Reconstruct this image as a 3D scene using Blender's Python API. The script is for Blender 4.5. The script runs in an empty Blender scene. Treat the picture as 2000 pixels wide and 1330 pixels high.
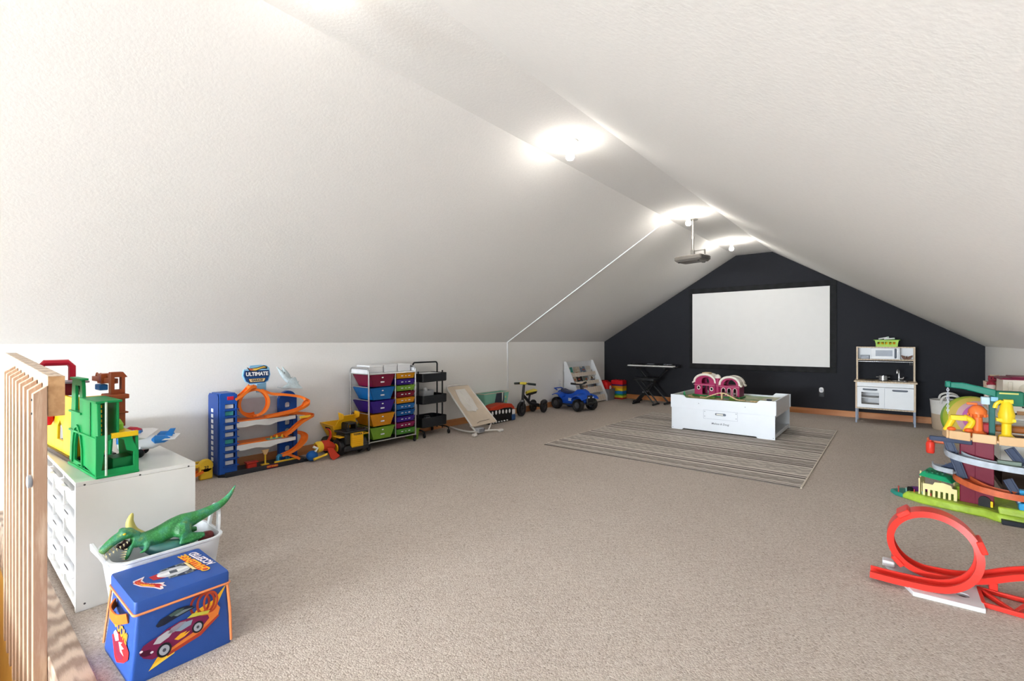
import bpy, bmesh, math, random
from mathutils import Vector, Matrix, Euler
random.seed(7)
PI = math.pi
R = math.radians
scene = bpy.context.scene
C = scene.collection

# ------------------------------------------------------------------ camera
YAW = math.atan(745 / 917)
cam_data = bpy.data.cameras.new('camera')
cam_data.sensor_width = 36.0
cam_data.lens = 917 / 2000 * 36.0
cam_data.clip_start = 0.02
cam = bpy.data.objects.new('camera', cam_data)
cam.location = (0, 0, 1.18)
cam.rotation_euler = (PI / 2, 0, YAW)
C.objects.link(cam)
scene.camera = cam

# ------------------------------------------------------------------ world, daylight, exposure
world = bpy.data.worlds.new('daylight')
scene.world = world
world.use_nodes = True
bg = world.node_tree.nodes['Background']
bg.inputs[0].default_value = (0.86, 0.94, 1.0, 1)
SKY = 78.0
bg.inputs[1].default_value = SKY
vs = scene.view_settings
vs.view_transform = 'Standard'
vs.look = 'None'
vs.gamma = 1.0
vs.use_curve_mapping = False
vs.exposure = 0.56
scene.cycles.adaptive_threshold = 0.04
scene.cycles.max_bounces = 7
scene.cycles.diffuse_bounces = 5
scene.cycles.glossy_bounces = 2
scene.cycles.transmission_bounces = 3
scene.cycles.transparent_max_bounces = 6
scene.cycles.caustics_reflective = False
scene.cycles.caustics_refractive = False
BULB = 150.0
# the back wall's wide window: a portal that guides the sky light through it
WIN = (-3.7, 0.0, 0.30, 1.70)      # x0, x1, z0, z1 in the back wall
YB = -8.0
pl = bpy.data.lights.new('window_portal', 'AREA')
pl.shape = 'RECTANGLE'
pl.size = WIN[1] - WIN[0]
pl.size_y = WIN[3] - WIN[2]
pl.cycles.is_portal = True
po = bpy.data.objects.new('window_portal', pl)
po.location = ((WIN[0] + WIN[1]) / 2, YB - 0.02, (WIN[2] + WIN[3]) / 2)
po.rotation_euler = (PI / 2, 0, 0)
C.objects.link(po)

# ------------------------------------------------------------------ helpers: materials
def lin(h):
    h = h.lstrip('#')
    out = []
    for i in (0, 2, 4):
        c = int(h[i:i + 2], 16) / 255
        out.append(c / 12.92 if c <= 0.04045 else ((c + 0.055) / 1.055) ** 2.4)
    return (*out, 1)

_m = {}
class NT:
    """small node-tree helper"""
    def __init__(s, name):
        s.m = bpy.data.materials.new(name); s.m.use_nodes = True
        s.t = s.m.node_tree; s.b = s.t.nodes['Principled BSDF']
        s.out = s.t.nodes['Material Output']
    def n(s, typ, **kw):
        nd = s.t.nodes.new(typ)
        for k, v in kw.items():
            if k in nd.inputs.keys(): nd.inputs[k].default_value = v
            else: setattr(nd, k, v)
        return nd
    def l(s, a, b): s.t.links.new(a, b)
    def co(s, kind='Object', scale=(1, 1, 1), rot=(0, 0, 0)):
        c = s.n('ShaderNodeTexCoord'); mp = s.n('ShaderNodeMapping')
        mp.inputs['Scale'].default_value = scale; mp.inputs['Rotation'].default_value = rot
        s.l(c.outputs[kind], mp.inputs['Vector']); return mp.outputs['Vector']
    def ramp(s, fac, stops, interp='LINEAR'):
        r = s.n('ShaderNodeValToRGB'); r.color_ramp.interpolation = interp
        e = r.color_ramp.elements
        while len(e) < len(stops): e.new(0.5)
        for k, (p, c) in enumerate(stops):
            e[k].position = p; e[k].color = lin(c) if isinstance(c, str) else c
        s.l(fac, r.inputs[0]); return r.outputs[0]
    def mix(s, fac, a, b, mode='MIX'):
        x = s.n('ShaderNodeMix', data_type='RGBA', blend_type=mode)
        for val, sock in ((fac, x.inputs[0]), (a, x.inputs[6]), (b, x.inputs[7])):
            if hasattr(val, 'links'): s.l(val, sock)
            elif isinstance(val, str): sock.default_value = lin(val)
            else: sock.default_value = val
        return x.outputs[2]
    def math(s, op, a, b=0.0):
        x = s.n('ShaderNodeMath', operation=op)
        for val, sock in ((a, x.inputs[0]), (b, x.inputs[1])):
            if hasattr(val, 'links'): s.l(val, sock)
            else: sock.default_value = val
        return x.outputs[0]
    def bump(s, h, strength=0.3, dist=0.01):
        b = s.n('ShaderNodeBump'); b.inputs['Strength'].default_value = strength
        b.inputs['Distance'].default_value = dist
        s.l(h, b.inputs['Height']); s.l(b.outputs[0], s.b.inputs['Normal'])
    def color(s, c): s.l(c, s.b.inputs['Base Color'])

def mat(name, col, rough=0.45, metal=0.0, var=0.06, scale=9.0, bump=0.0, bscale=120.0, spec=None, trans=0.0, coat=0.0):
    """plain coloured stuff: noise-driven tone and roughness"""
    if name in _m: return _m[name]
    t = NT(name)
    v = t.co('Object')
    nz = t.n('ShaderNodeTexNoise', Scale=scale, Detail=3.0); t.l(v, nz.inputs['Vector'])
    c = lin(col)
    dark = tuple(x * (1 - var) for x in c[:3]) + (1,)
    light = tuple(min(1, x * (1 + var)) for x in c[:3]) + (1,)
    t.color(t.ramp(nz.outputs[0], [(0.3, dark), (0.7, light)]))
    t.b.inputs['Roughness'].default_value = rough
    t.b.inputs['Metallic'].default_value = metal
    if spec is not None: t.b.inputs['Specular IOR Level'].default_value = spec
    if coat: t.b.inputs['Coat Weight'].default_value = coat
    if bump:
        n2 = t.n('ShaderNodeTexNoise', Scale=bscale, Detail=2.0); t.l(v, n2.inputs['Vector'])
        t.bump(n2.outputs[0], bump, 0.004)
    if trans:
        tr = t.n('ShaderNodeBsdfTranslucent'); tr.inputs[0].default_value = light
        mx = t.n('ShaderNodeMixShader'); mx.inputs[0].default_value = trans
        t.l(t.b.outputs[0], mx.inputs[1]); t.l(tr.outputs[0], mx.inputs[2]); t.l(mx.outputs[0], t.out.inputs[0])
    _m[name] = t.m
    return t.m

def P(col, rough=0.38):                      # toy plastic of one colour
    return mat('plastic_' + col.strip('#'), col, rough, var=0.03, spec=0.25)

def wood(name, a, b, scale=(1, 1, 1), rough=0.55, rings=14.0, knots=True):
    if name in _m: return _m[name]
    t = NT(name)
    v = t.co('Object', scale)
    w = t.n('ShaderNodeTexWave', Scale=rings, Distortion=5.0, Detail=2.5)
    w.inputs['Detail Scale'].default_value = 1.2
    t.l(v, w.inputs['Vector'])
    nz = t.n('ShaderNodeTexNoise', Scale=60.0, Detail=4.0); t.l(v, nz.inputs['Vector'])
    f = t.mix(0.45, w.outputs[0], nz.outputs[0])
    c = t.ramp(f, [(0.25, a), (0.75, b)])
    if knots:
        k = t.n('ShaderNodeTexVoronoi', Scale=2.3); t.l(t.co('Object', tuple(x * 1.0 for x in scale)), k.inputs['Vector'])
        kf = t.ramp(k.outputs['Distance'], [(0.03, (1, 1, 1, 1)), (0.075, (0, 0, 0, 1))])
        dk = tuple(x * 0.25 for x in lin(a)[:3]) + (1,)
        c = t.mix(kf, c, dk)
    t.color(c)
    t.b.inputs['Roughness'].default_value = rough
    t.bump(f, 0.12, 0.003)
    _m[name] = t.m
    return t.m

# ------------------------------------------------------------------ helpers: geometry
def V(*a): return Vector(a)
def frame_along(d, up=V(0, 0, 1)):
    d = d.normalized()
    s = d.cross(up)
    if s.length < 1e-4: s = d.cross(V(1, 0, 0))
    s.normalize(); n = s.cross(d).normalized()
    return s, n

def spline(pts, n=8, closed=False):
    """Catmull-Rom through the points"""
    p = [Vector(q) for q in pts]; out = []
    m = len(p)
    segs = m if closed else m - 1
    for i in range(segs):
        if closed: a, b, c, d = p[(i - 1) % m], p[i], p[(i + 1) % m], p[(i + 2) % m]
        else: a, b, c, d = p[max(i - 1, 0)], p[i], p[i + 1], p[min(i + 2, m - 1)]
        for k in range(n):
            t = k / n
            out.append(0.5 * ((2 * b) + (c - a) * t + (2 * a - 5 * b + 4 * c - d) * t * t + (3 * b - a - 3 * c + d) * t ** 3))
    if not closed: out.append(p[-1])
    return out

def arc(cx, cy, r, a0, a1, n=16, ry=None):
    ry = r if ry is None else ry
    return [(cx + r * math.cos(R(a0 + (a1 - a0) * k / n)), cy + ry * math.sin(R(a0 + (a1 - a0) * k / n))) for k in range(n + 1)]

def rrect(x0, x1, y0, y1, r, n=5):
    o = []
    for cx, cy, a in ((x1 - r, y0 + r, -90), (x1 - r, y1 - r, 0), (x0 + r, y1 - r, 90), (x0 + r, y0 + r, 180)):
        o += arc(cx, cy, r, a, a + 90, n)
    return o

XZ = Matrix(((1, 0, 0, 0), (0, 0, -1, 0), (0, 1, 0, 0), (0, 0, 0, 1)))   # u->x, v->z, normal -> -y (front)
YZ = Matrix(((0, 0, 1, 0), (1, 0, 0, 0), (0, 1, 0, 0), (0, 0, 0, 1)))    # u->y, v->z, normal -> +x
YZm = Matrix(((0, 0, -1, 0), (-1, 0, 0, 0), (0, 1, 0, 0), (0, 0, 0, 1))) # u->-y, v->z, normal -> -x
XY = Matrix.Identity(4)
def T(x, y, z): return Matrix.Translation((x, y, z))
def RX(a): return Matrix.Rotation(R(a), 4, 'X')
def RY(a): return Matrix.Rotation(R(a), 4, 'Y')
def RZ(a): return Matrix.Rotation(R(a), 4, 'Z')

class MB:
    def __init__(s): s.v = []; s.f = []
    def add(s, vs_, fs, M=None):
        o = len(s.v)
        s.v += [tuple(M @ Vector(v)) if M is not None else tuple(v) for v in vs_]
        s.f += [tuple(i + o for i in f) for f in fs]
        return s
    def bx(s, x0, x1, y0, y1, z0, z1, M=None):
        vs_ = [(x, y, z) for z in (z0, z1) for y in (y0, y1) for x in (x0, x1)]
        return s.add(vs_, [(0, 2, 3, 1), (4, 5, 7, 6), (0, 1, 5, 4), (2, 6, 7, 3), (0, 4, 6, 2), (1, 3, 7, 5)], M)
    def hull8(s, a, b, M=None):          # two quads a (4 pts) and b (4 pts) joined
        return s.add(list(a) + list(b), [(3, 2, 1, 0), (4, 5, 6, 7), (0, 1, 5, 4), (1, 2, 6, 5), (2, 3, 7, 6), (3, 0, 4, 7)], M)
    def taper(s, x0, x1, y0, y1, z0, z1, dx, dy, M=None):   # box whose bottom is inset by dx, dy
        a = [(x0 + dx, y0 + dy, z0), (x1 - dx, y0 + dy, z0), (x1 - dx, y1 - dy, z0), (x0 + dx, y1 - dy, z0)]
        b = [(x0, y0, z1), (x1, y0, z1), (x1, y1, z1), (x0, y1, z1)]
        return s.hull8(a, b, M)
    def loft(s, rings, caps=True, closed=True, M=None):
        n = len(rings[0]); vs_ = [p for r in rings for p in r]; fs = []
        for i in range(len(rings) - 1):
            for j in range(n if closed else n - 1):
                k = (j + 1) % n
                fs.append((i * n + j, i * n + k, (i + 1) * n + k, (i + 1) * n + j))
        if caps:
            fs.append(tuple(reversed(range(n)))); fs.append(tuple((len(rings) - 1) * n + j for j in range(n)))
        return s.add(vs_, fs, M)
    def cyl(s, p0, p1, r0, r1=None, n=14, M=None):
        return s.tube([p0, p1], [r0, r0 if r1 is None else r1], n, M=M)
    def tube(s, pts, r, n=8, closed=False, M=None, flat=1.0):
        p = [Vector(q) for q in pts]; m = len(p)
        rad = r if isinstance(r, (list, tuple)) else [r] * m
        rings = []; prev = None
        for i in range(m):
            if closed: d = p[(i + 1) % m] - p[i - 1]
            else: d = p[min(i + 1, m - 1)] - p[max(i - 1, 0)]
            d.normalize()
            if prev is None: sd, nn = frame_along(d)
            else:
                sd = prev - d * prev.dot(d)
                if sd.length < 1e-5: sd, _ = frame_along(d)
                sd.normalize(); nn = sd.cross(d).normalized()
            prev = sd
            rings.append([p[i] + sd * (rad[i] * math.cos(2 * PI * k / n)) + nn * (rad[i] * flat * math.sin(2 * PI * k / n)) for k in range(n)])
        if closed: rings.append(rings[0])
        return s.loft(rings, caps=not closed, M=M)
    def sweep(s, pts, prof, normals=None, closed=False, M=None):
        """profile (u sideways, v along the normal) along a path"""
        p = [Vector(q) for q in pts]; m = len(p); rings = []
        for i in range(m):
            if closed: d = p[(i + 1) % m] - p[i - 1]
            else: d = p[min(i + 1, m - 1)] - p[max(i - 1, 0)]
            d.normalize()
            up = Vector(normals[i]) if normals else V(0, 0, 1)
            sd = d.cross(up); sd.normalize(); nn = sd.cross(d).normalized()
            rings.append([p[i] + sd * u + nn * w for u, w in prof])
        if closed: rings.append(rings[0])
        return s.loft(rings, caps=not closed, M=M)
    def lathe(s, prof, n=24, M=None, a0=0, a1=360):
        full = abs(a1 - a0) >= 360
        rings = []
        cnt = n if full else n + 1
        for k in range(cnt):
            a = R(a0 + (a1 - a0) * k / n)
            rings.append([(r * math.cos(a), r * math.sin(a), z) for r, z in prof])
        if full: rings.append(rings[0])
        m = len(prof); vs_ = [p for r_ in rings for p in r_]; fs = []
        for i in range(len(rings) - 1):
            for j in range(m - 1):
                fs.append((i * m + j, (i + 1) * m + j, (i + 1) * m + j + 1, i * m + j + 1))
        return s.add(vs_, fs, M)
    def ell(s, c, r, n=14, m=9, M=None):
        rx, ry, rz = r if isinstance(r, (tuple, list)) else (r, r, r)
        vs_ = [(c[0], c[1], c[2] - rz)]; fs = []
        for i in range(1, m):
            ph = -PI / 2 + PI * i / m
            for j in range(n):
                th = 2 * PI * j / n
                vs_.append((c[0] + rx * math.cos(ph) * math.cos(th), c[1] + ry * math.cos(ph) * math.sin(th), c[2] + rz * math.sin(ph)))
        vs_.append((c[0], c[1], c[2] + rz)); top = len(vs_) - 1
        for j in range(n):
            fs.append((0, 1 + (j + 1) % n, 1 + j)); fs.append((top, top - n + j, top - n + (j + 1) % n))
        for i in range(m - 2):
            for j in range(n):
                a = 1 + i * n + j; b = 1 + i * n + (j + 1) % n
                fs.append((a, b, b + n, a + n))
        return s.add(vs_, fs, M)
    def prism(s, poly, h0, h1, M=None):
        n = len(poly)
        vs_ = [(x, y, h0) for x, y in poly] + [(x, y, h1) for x, y in poly]
        fs = [tuple(reversed(range(n))), tuple(range(n, 2 * n))] + [(i, (i + 1) % n, n + (i + 1) % n, n + i) for i in range(n)]
        return s.add(vs_, fs, M)
    def plate(s, outline, holes, h0, h1, M=None):
        """flat plate with real holes (2D curve fill)"""
        cu = bpy.data.curves.new('tmp', 'CURVE'); cu.dimensions = '2D'; cu.fill_mode = 'BOTH'; cu.extrude = (h1 - h0) / 2
        for loop in [outline] + list(holes):
            sp = cu.splines.new('POLY'); sp.points.add(len(loop) - 1)
            for q, pt in zip(sp.points, loop): q.co = (pt[0], pt[1], 0, 1)
            sp.use_cyclic_u = True
        ob = bpy.data.objects.new('tmp', cu)
        me = bpy.data.meshes.new_from_object(ob)
        Z = Matrix.Translation((0, 0, (h0 + h1) / 2))
        MM = (M if M is not None else XY) @ Z
        s.add([v.co.copy() for v in me.vertices], [tuple(p_.vertices) for p_ in me.polygons], MM)
        bpy.data.objects.remove(ob); bpy.data.curves.remove(cu); bpy.data.meshes.remove(me)
        return s
    def build(s, name, m, parent=None, bevel=0.0, seg=2, sub=0, angle=38, remesh=0.0, weld=True, smooth=0):
        me = bpy.data.meshes.new(name)
        me.from_pydata(s.v, [], s.f)
        bm = bmesh.new(); bm.from_mesh(me)
        if weld: bmesh.ops.remove_doubles(bm, verts=bm.verts, dist=1e-5)
        bmesh.ops.recalc_face_normals(bm, faces=bm.faces)
        bm.to_mesh(me); bm.free()
        for p_ in me.polygons: p_.use_smooth = True
        me.set_sharp_from_angle(angle=R(angle))
        me.materials.append(m)
        o = bpy.data.objects.new(name, me); C.objects.link(o)
        if parent is not None: o.parent = parent
        if remesh:
            md = o.modifiers.new('fuse', 'REMESH'); md.mode = 'VOXEL'; md.voxel_size = remesh; md.use_smooth_shade = True
            if smooth:
                ms = o.modifiers.new('relax', 'SMOOTH'); ms.iterations = smooth; ms.factor = 0.5
        if bevel:
            md = o.modifiers.new('edge', 'BEVEL'); md.width = bevel; md.segments = seg
            md.limit_method = 'ANGLE'; md.angle_limit = R(35); md.use_clamp_overlap = True
        if sub:
            md = o.modifiers.new('round', 'SUBSURF'); md.levels = sub; md.render_levels = sub
        return o

def thing(name, label, cat, loc=(0, 0, 0), rz=0.0, group=None):
    o = bpy.data.objects.new(name, None); o.empty_display_size = 0.05
    C.objects.link(o); o.location = loc; o.rotation_euler = (0, 0, R(rz))
    o['label'] = label; o['category'] = cat
    if group: o['group'] = group
    return o
def tag(o, label, cat, group=None):
    o['label'] = label; o['category'] = cat
    if group: o['group'] = group
    return o
def struct(o):
    o['kind'] = 'structure'; return o
def lab(o, text): o['label'] = text; return o
def bx(name, m, parent, x0, x1, y0, y1, z0, z1, bevel=0.0, M=None):
    return MB().bx(x0, x1, y0, y1, z0, z1, M).build(name, m, parent, bevel)
def copy_part(o, parent, loc=None, rot=None):
    c = o.copy(); C.objects.link(c); c.parent = parent
    if loc is not None: c.location = loc
    if rot is not None: c.rotation_euler = rot
    return c
def lettering(s, size, m, parent, M, bold=0.0, sx=1.0, shear=0.0, h=0.0012, name='lettering'):
    cu = bpy.data.curves.new('tmp', 'FONT'); cu.body = s; cu.size = size; cu.align_x = 'CENTER'; cu.align_y = 'CENTER'
    cu.offset = bold; cu.shear = shear; cu.extrude = h / 2; cu.resolution_u = 3
    ob = bpy.data.objects.new('tmp', cu)
    me = bpy.data.meshes.new_from_object(ob)
    me.name = name
    me.transform(M @ Matrix.Diagonal((sx, 1, 1, 1)))
    bpy.data.objects.remove(ob); bpy.data.curves.remove(cu)
    me.materials.clear(); me.materials.append(m)
    o = bpy.data.objects.new(name, me); C.objects.link(o); o.parent = parent
    return o
# ------------------------------------------------------------------ the room's surfaces
def m_carpet():
    t = NT('carpet')
    v = t.co('Object')
    vo = t.n('ShaderNodeTexVoronoi', Scale=135.0, Randomness=0.75); t.l(v, vo.inputs['Vector'])
    big = t.n('ShaderNodeTexNoise', Scale=1.6, Detail=3.0); t.l(v, big.inputs['Vector'])
    fine = t.n('ShaderNodeTexNoise', Scale=240.0, Detail=2.0); t.l(v, fine.inputs['Vector'])
    rows = t.n('ShaderNodeTexWave', Scale=9.0, Distortion=3.0, Detail=2.0); rows.inputs['Detail Scale'].default_value = 6.0
    t.l(t.co('Object', rot=(0, 0, R(45))), rows.inputs['Vector'])
    base = t.ramp(big.outputs[0], [(0.3, '#C2B6AC'), (0.7, '#CCC1B7')])
    flecks = t.ramp(vo.outputs['Color'], [(0.04, '#8E7F72'), (0.2, '#B6A89C'), (0.5, '#CBBEB3'), (0.9, '#E0D7CE')])
    c = t.mix(0.6, base, flecks)
    c = t.mix(t.math('MULTIPLY', rows.outputs[0], 0.12), c, '#A8978A')
    pit = t.ramp(fine.outputs[0], [(0.30, (1, 1, 1, 1)), (0.38, (0, 0, 0, 1))])
    c = t.mix(t.math('MULTIPLY', pit, 0.5), c, '#6B5B4F')
    t.color(c)
    t.b.inputs['Roughness'].default_value = 0.95
    t.b.inputs['Specular IOR Level'].default_value = 0.1
    h = t.math('SUBTRACT', fine.outputs[0], vo.outputs['Distance'])
    t.bump(h, 0.55, 0.006)
    return t.m

def m_plaster(name, col, strength=0.25, scale=46.0):
    t = NT(name)
    v = t.co('Object')
    n1 = t.n('ShaderNodeTexNoise', Scale=scale, Detail=2.0, Roughness=0.6); t.l(v, n1.inputs['Vector'])
    c = lin(col)
    t.color(t.ramp(n1.outputs[0], [(0.3, tuple(x * 0.97 for x in c[:3]) + (1,)), (0.6, c)]))
    t.b.inputs['Roughness'].default_value = 0.85
    t.b.inputs['Specular IOR Level'].default_value = 0.2
    t.bump(n1.outputs[0], strength, 0.006)
    return t.m

M_carpet = m_carpet()
M_ceil = m_plaster('ceiling_plaster', '#F2F1EF', 0.14, 62.0)
M_wall = m_plaster('wall_paint', '#F2F1EF', 0.06, 80.0)
M_black = m_plaster('black_wall_paint', '#2D2E33', 0.12, 70.0)
M_pine = wood('pine_baseboard', '#AE6A35', '#C58450', (0.25, 0.25, 9.0), rings=1.2)
M_white = mat('white_paint', '#EDEEF0', 0.42, var=0.015)
M_stud = wood('rail_lumber', '#B4937A', '#D9C0A8', (5.0, 5.0, 0.5), rings=5.0)
M_rail = wood('rail_lumber_lengthwise', '#B9A08A', '#DCC9B4', (0.5, 5.0, 5.0), rings=5.0)
M_end = wood('lumber_end_grain', '#B58B5F', '#C79E72', (3, 9, 9), rings=3.0, knots=False)
M_plank = wood('weathered_plank', '#8F7867', '#C2AD99', (0.6, 5.0, 5.0), rings=3.5)
M_osb = wood('yellow_pine_panel', '#C98A2E', '#E3B25A', (3, 3, 0.7), rings=3.0)

XL, XR, YF = -4.74, 0.96, 8.93
ZL, ZR, ZT = 1.155, 1.10, 2.68
XA, XB = -2.16, -1.585            # flat strip of the ceiling
WX0, WX1, WY0, WY1 = XL, -1.0, -0.75, 0.262     # stair opening in the floor

# floor with the stair opening
fm = MB()
for (a, b, c_, d) in ((XL, XR, 0.353, YF), (XL, XR, YB, WY0), (WX1, XR, WY0, 0.353)):
    fm.bx(a, b, c_, d, -0.26, 0.0)
struct(fm.build('floor', M_carpet))
# knee walls
struct(MB().bx(XL - 0.12, XL, YB, YF, -1.9, ZL).build('wall_left', M_wall))
struct(MB().bx(XR, XR + 0.12, YB, YF, -0.2, ZR).build('wall_right', M_wall))
# far gable wall
gable = [(XL - 0.12, -0.2), (XR + 0.12, -0.2), (XR + 0.12, ZR), (XR, ZR), (XB, ZT), (XA, ZT), (XL, ZL), (XL - 0.12, ZL)]
struct(MB().prism(gable, 0, -0.12, T(0, YF, 0) @ XZ).build('wall_far', M_black))
# back gable wall with the window opening
struct(MB().plate(gable, [[(WIN[0], WIN[2]), (WIN[1], WIN[2]), (WIN[1], WIN[3]), (WIN[0], WIN[3])]], 0, 0.12, T(0, YB, 0) @ XZ).build('wall_back', M_wall))
# ceiling: two slopes and the flat strip
cs = MB()
cs.hull8([(XL, YB, ZL), (XA, YB, ZT), (XA - 0.06, YB, ZT + 0.1), (XL - 0.12, YB, ZL)], [(XL, YF, ZL), (XA, YF, ZT), (XA - 0.06, YF, ZT + 0.1), (XL - 0.12, YF, ZL)])
cs.hull8([(XB, YB, ZT), (XR, YB, ZR), (XR + 0.12, YB, ZR), (XB + 0.06, YB, ZT + 0.1)], [(XB, YF, ZT), (XR, YF, ZR), (XR + 0.12, YF, ZR), (XB + 0.06, YF, ZT + 0.1)])
cs.hull8([(XA, YB, ZT), (XB, YB, ZT), (XB + 0.06, YB, ZT + 0.1), (XA - 0.06, YB, ZT + 0.1)], [(XA, YF, ZT), (XB, YF, ZT), (XB + 0.06, YF, ZT + 0.1), (XA - 0.06, YF, ZT + 0.1)])
struct(cs.build('ceiling', M_ceil, angle=8))
# baseboards
def baseboard(name, p0, p1, n):
    d = Vector(p1) - Vector(p0); L = d.length
    prof = [(0, 0), (0.016, 0), (0.016, 0.078), (0.010, 0.09), (0, 0.09)]
    mb = MB()
    ang = math.atan2(d.y, d.x)
    M = T(p0[0], p0[1], 0) @ Matrix.Rotation(ang, 4, 'Z')
    s = 1 if n > 0 else -1
    a = [(0, s * u, w) for u, w in prof]; b = [(L, s * u, w) for u, w in prof]
    mb.loft([a, b], M=M)
    return struct(mb.build(name, M_pine))
baseboard('baseboard_left', (XL, 0.30, 0), (XL, YF, 0), -1)
baseboard('baseboard_far', (XL + 0.017, YF, 0), (XR - 0.017, YF, 0), -1)
baseboard('baseboard_right', (XR, YB, 0), (XR, YF, 0), 1)
# window in the back wall
wmb = MB()
w0, w1, z0, z1 = WIN
wf = 0.05
wmb.plate([(w0, z0), (w1, z0), (w1, z1), (w0, z1)],
          [[(w0 + wf + k * (w1 - w0 - wf) / 4, z0 + wf), (w0 + (k + 1) * (w1 - w0 - wf) / 4, z0 + wf), (w0 + (k + 1) * (w1 - w0 - wf) / 4, z1 - wf), (w0 + wf + k * (w1 - w0 - wf) / 4, z1 - wf)] for k in range(4)],
          0.04, 0.09, T(0, YB, 0) @ XZ)
win = struct(wmb.build('window_1', M_white))
g = NT('window_glass')
tr = g.n('ShaderNodeBsdfTransparent'); gl = g.n('ShaderNodeBsdfGlossy'); gl.inputs['Roughness'].default_value = 0.02
mx = g.n('ShaderNodeMixShader'); mx.inputs[0].default_value = 0.05
g.l(tr.outputs[0], mx.inputs[1]); g.l(gl.outputs[0], mx.inputs[2]); g.l(mx.outputs[0], g.out.inputs[0])
M_glass = g.m
for k in range(4):
    a = w0 + wf + k * (w1 - w0 - wf) / 4; b = w0 + (k + 1) * (w1 - w0 - wf) / 4
    bx('pane', M_glass, win, a, b, YB - 0.068, YB - 0.062, z0 + wf, z1 - wf)
bx('window_sill', M_white, win, w0 - 0.04, w1 + 0.04, YB - 0.12, YB + 0.05, z0 - 0.03, z0, 0.004)
# stairwell below the opening: side panels and steps going down
struct(bx('wall_stairwell', M_osb, None, XL, WX1, WY1 + 0.001, WY1 + 0.05, -1.9, -0.262))
struct(bx('wall_stairwell_back', M_wall, None, XL, WX1, WY0 - 0.05, WY0 - 0.001, -1.9, -0.262))
struct(bx('wall_stair_end', M_wall, None, WX1, WX1 + 0.05, WY0 - 0.05, WY1 + 0.05, -1.9, -0.262))
struct(bx('wall_stair_panel', M_osb, None, XL + 0.001, XL + 0.03, WY0, WY1, -1.9, -0.17))
struct(bx('floor_landing', M_plank, None, XL, WX1, WY0, WY1, -1.95, -1.9))
st = thing('staircase', 'wooden steps going down in the stair opening behind the railing', 'stairs', (WX1, 0, 0), 0)
for k in range(5):
    bx('tread', M_stud, st, -0.26 * (k + 1), -0.26 * k + 0.02, WY0 + 0.02, 0.23, -0.21 - 0.19 * k - 0.03, -0.21 - 0.19 * k, 0.004)
    bx('riser', M_white, st, -0.26 * k - 0.014, -0.26 * k, WY0 + 0.03, 0.22, -0.21 - 0.19 * k, -0.02 - 0.19 * k)
# plank along the opening's edge, lying on the carpet
t1 = MB(); t1.bx(XL + 0.02, -1.0, 0.2635, 0.354, -0.26, 0.020)
struct(t1.build('trim_1', M_plank, None, 0.004))
# cable cover running up the left wall and slope, then over to the middle lamp
cc = MB()
yc = 5.72
cc.bx(XL, XL + 0.012, yc - 0.012, yc + 0.012, 0.42, ZL)
sl = math.atan2(ZT - ZL, XA - XL); Ls = math.hypot(ZT - ZL, XA - XL)
cc.bx(0, Ls, -0.012, 0.012, -0.012, 0, T(XL, yc, ZL) @ Matrix.Rotation(-sl, 4, 'Y'))
struct(cc.build('trim_3', M_white, None, 0.003))
cc2 = MB(); cc2.bx(0, 0.29, -0.009, 0.009, -0.01, 0, T(XA, yc, ZT) @ RZ(-18))
struct(cc2.build('trim_4', M_white, None, 0.002))

# guard railing beside the stair opening
rl = thing('guard_railing', 'raw lumber guard railing with square balusters beside the white drawer cabinets', 'railing', (-2.41, 0.2225, 0.014), 0)
bal = MB().loft([[(0, -0.038, -0.40), (0, 0, -0.40), (-0.038, 0, -0.40), (-0.038, -0.038, -0.40)],
                 [(0, -0.038, 0.972), (0, 0, 1.0), (-0.038, 0, 1.0), (-0.038, -0.038, 0.972)]])
# balusters stand outside the plank, rail on the room side
b0 = bal.build('baluster', M_stud, rl, 0.002)
b0.location = (0.0, 0.04, 0)
nb = 9
for k in range(1, nb):
    copy_part(b0, rl, (-0.138 * k, 0.04, 0.0042 * k))
MB().hull8([(-0.01, 0.042, 0.885), (-0.01, 0.088, 0.885), (-0.01, 0.088, 1.033), (-0.01, 0.042, 1.033)], [(-1.65, 0.042, 0.945), (-1.65, 0.088, 0.945), (-1.65, 0.088, 1.093), (-1.65, 0.042, 1.093)]).build('top_rail', M_rail, rl, 0.003)
MB().bx(-0.01, -0.008, 0.042, 0.088, 0.885, 1.033).build('rail_end', M_end, rl)
cup = MB().lathe([(0.0, 0), (0.021, 0), (0.024, 0.004), (0.024, 0.012), (0.018, 0.014), (0.012, 0.008), (0.0, 0.008)], 20, T(-0.02, 0.002, 0.655) @ RX(90))
lab(cup.build('bumper', P('#A9AFB8'), rl), 'small grey rubber gate cup on the end baluster')
for z in (0.95, 0.9): 
    MB().lathe([(0, 0), (0.005, 0), (0.004, 0.003), (0, 0.003)], 8, T(-0.02, 0.002, z) @ RX(90)).build('screw', P('#3A3A3C'), rl)

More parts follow.
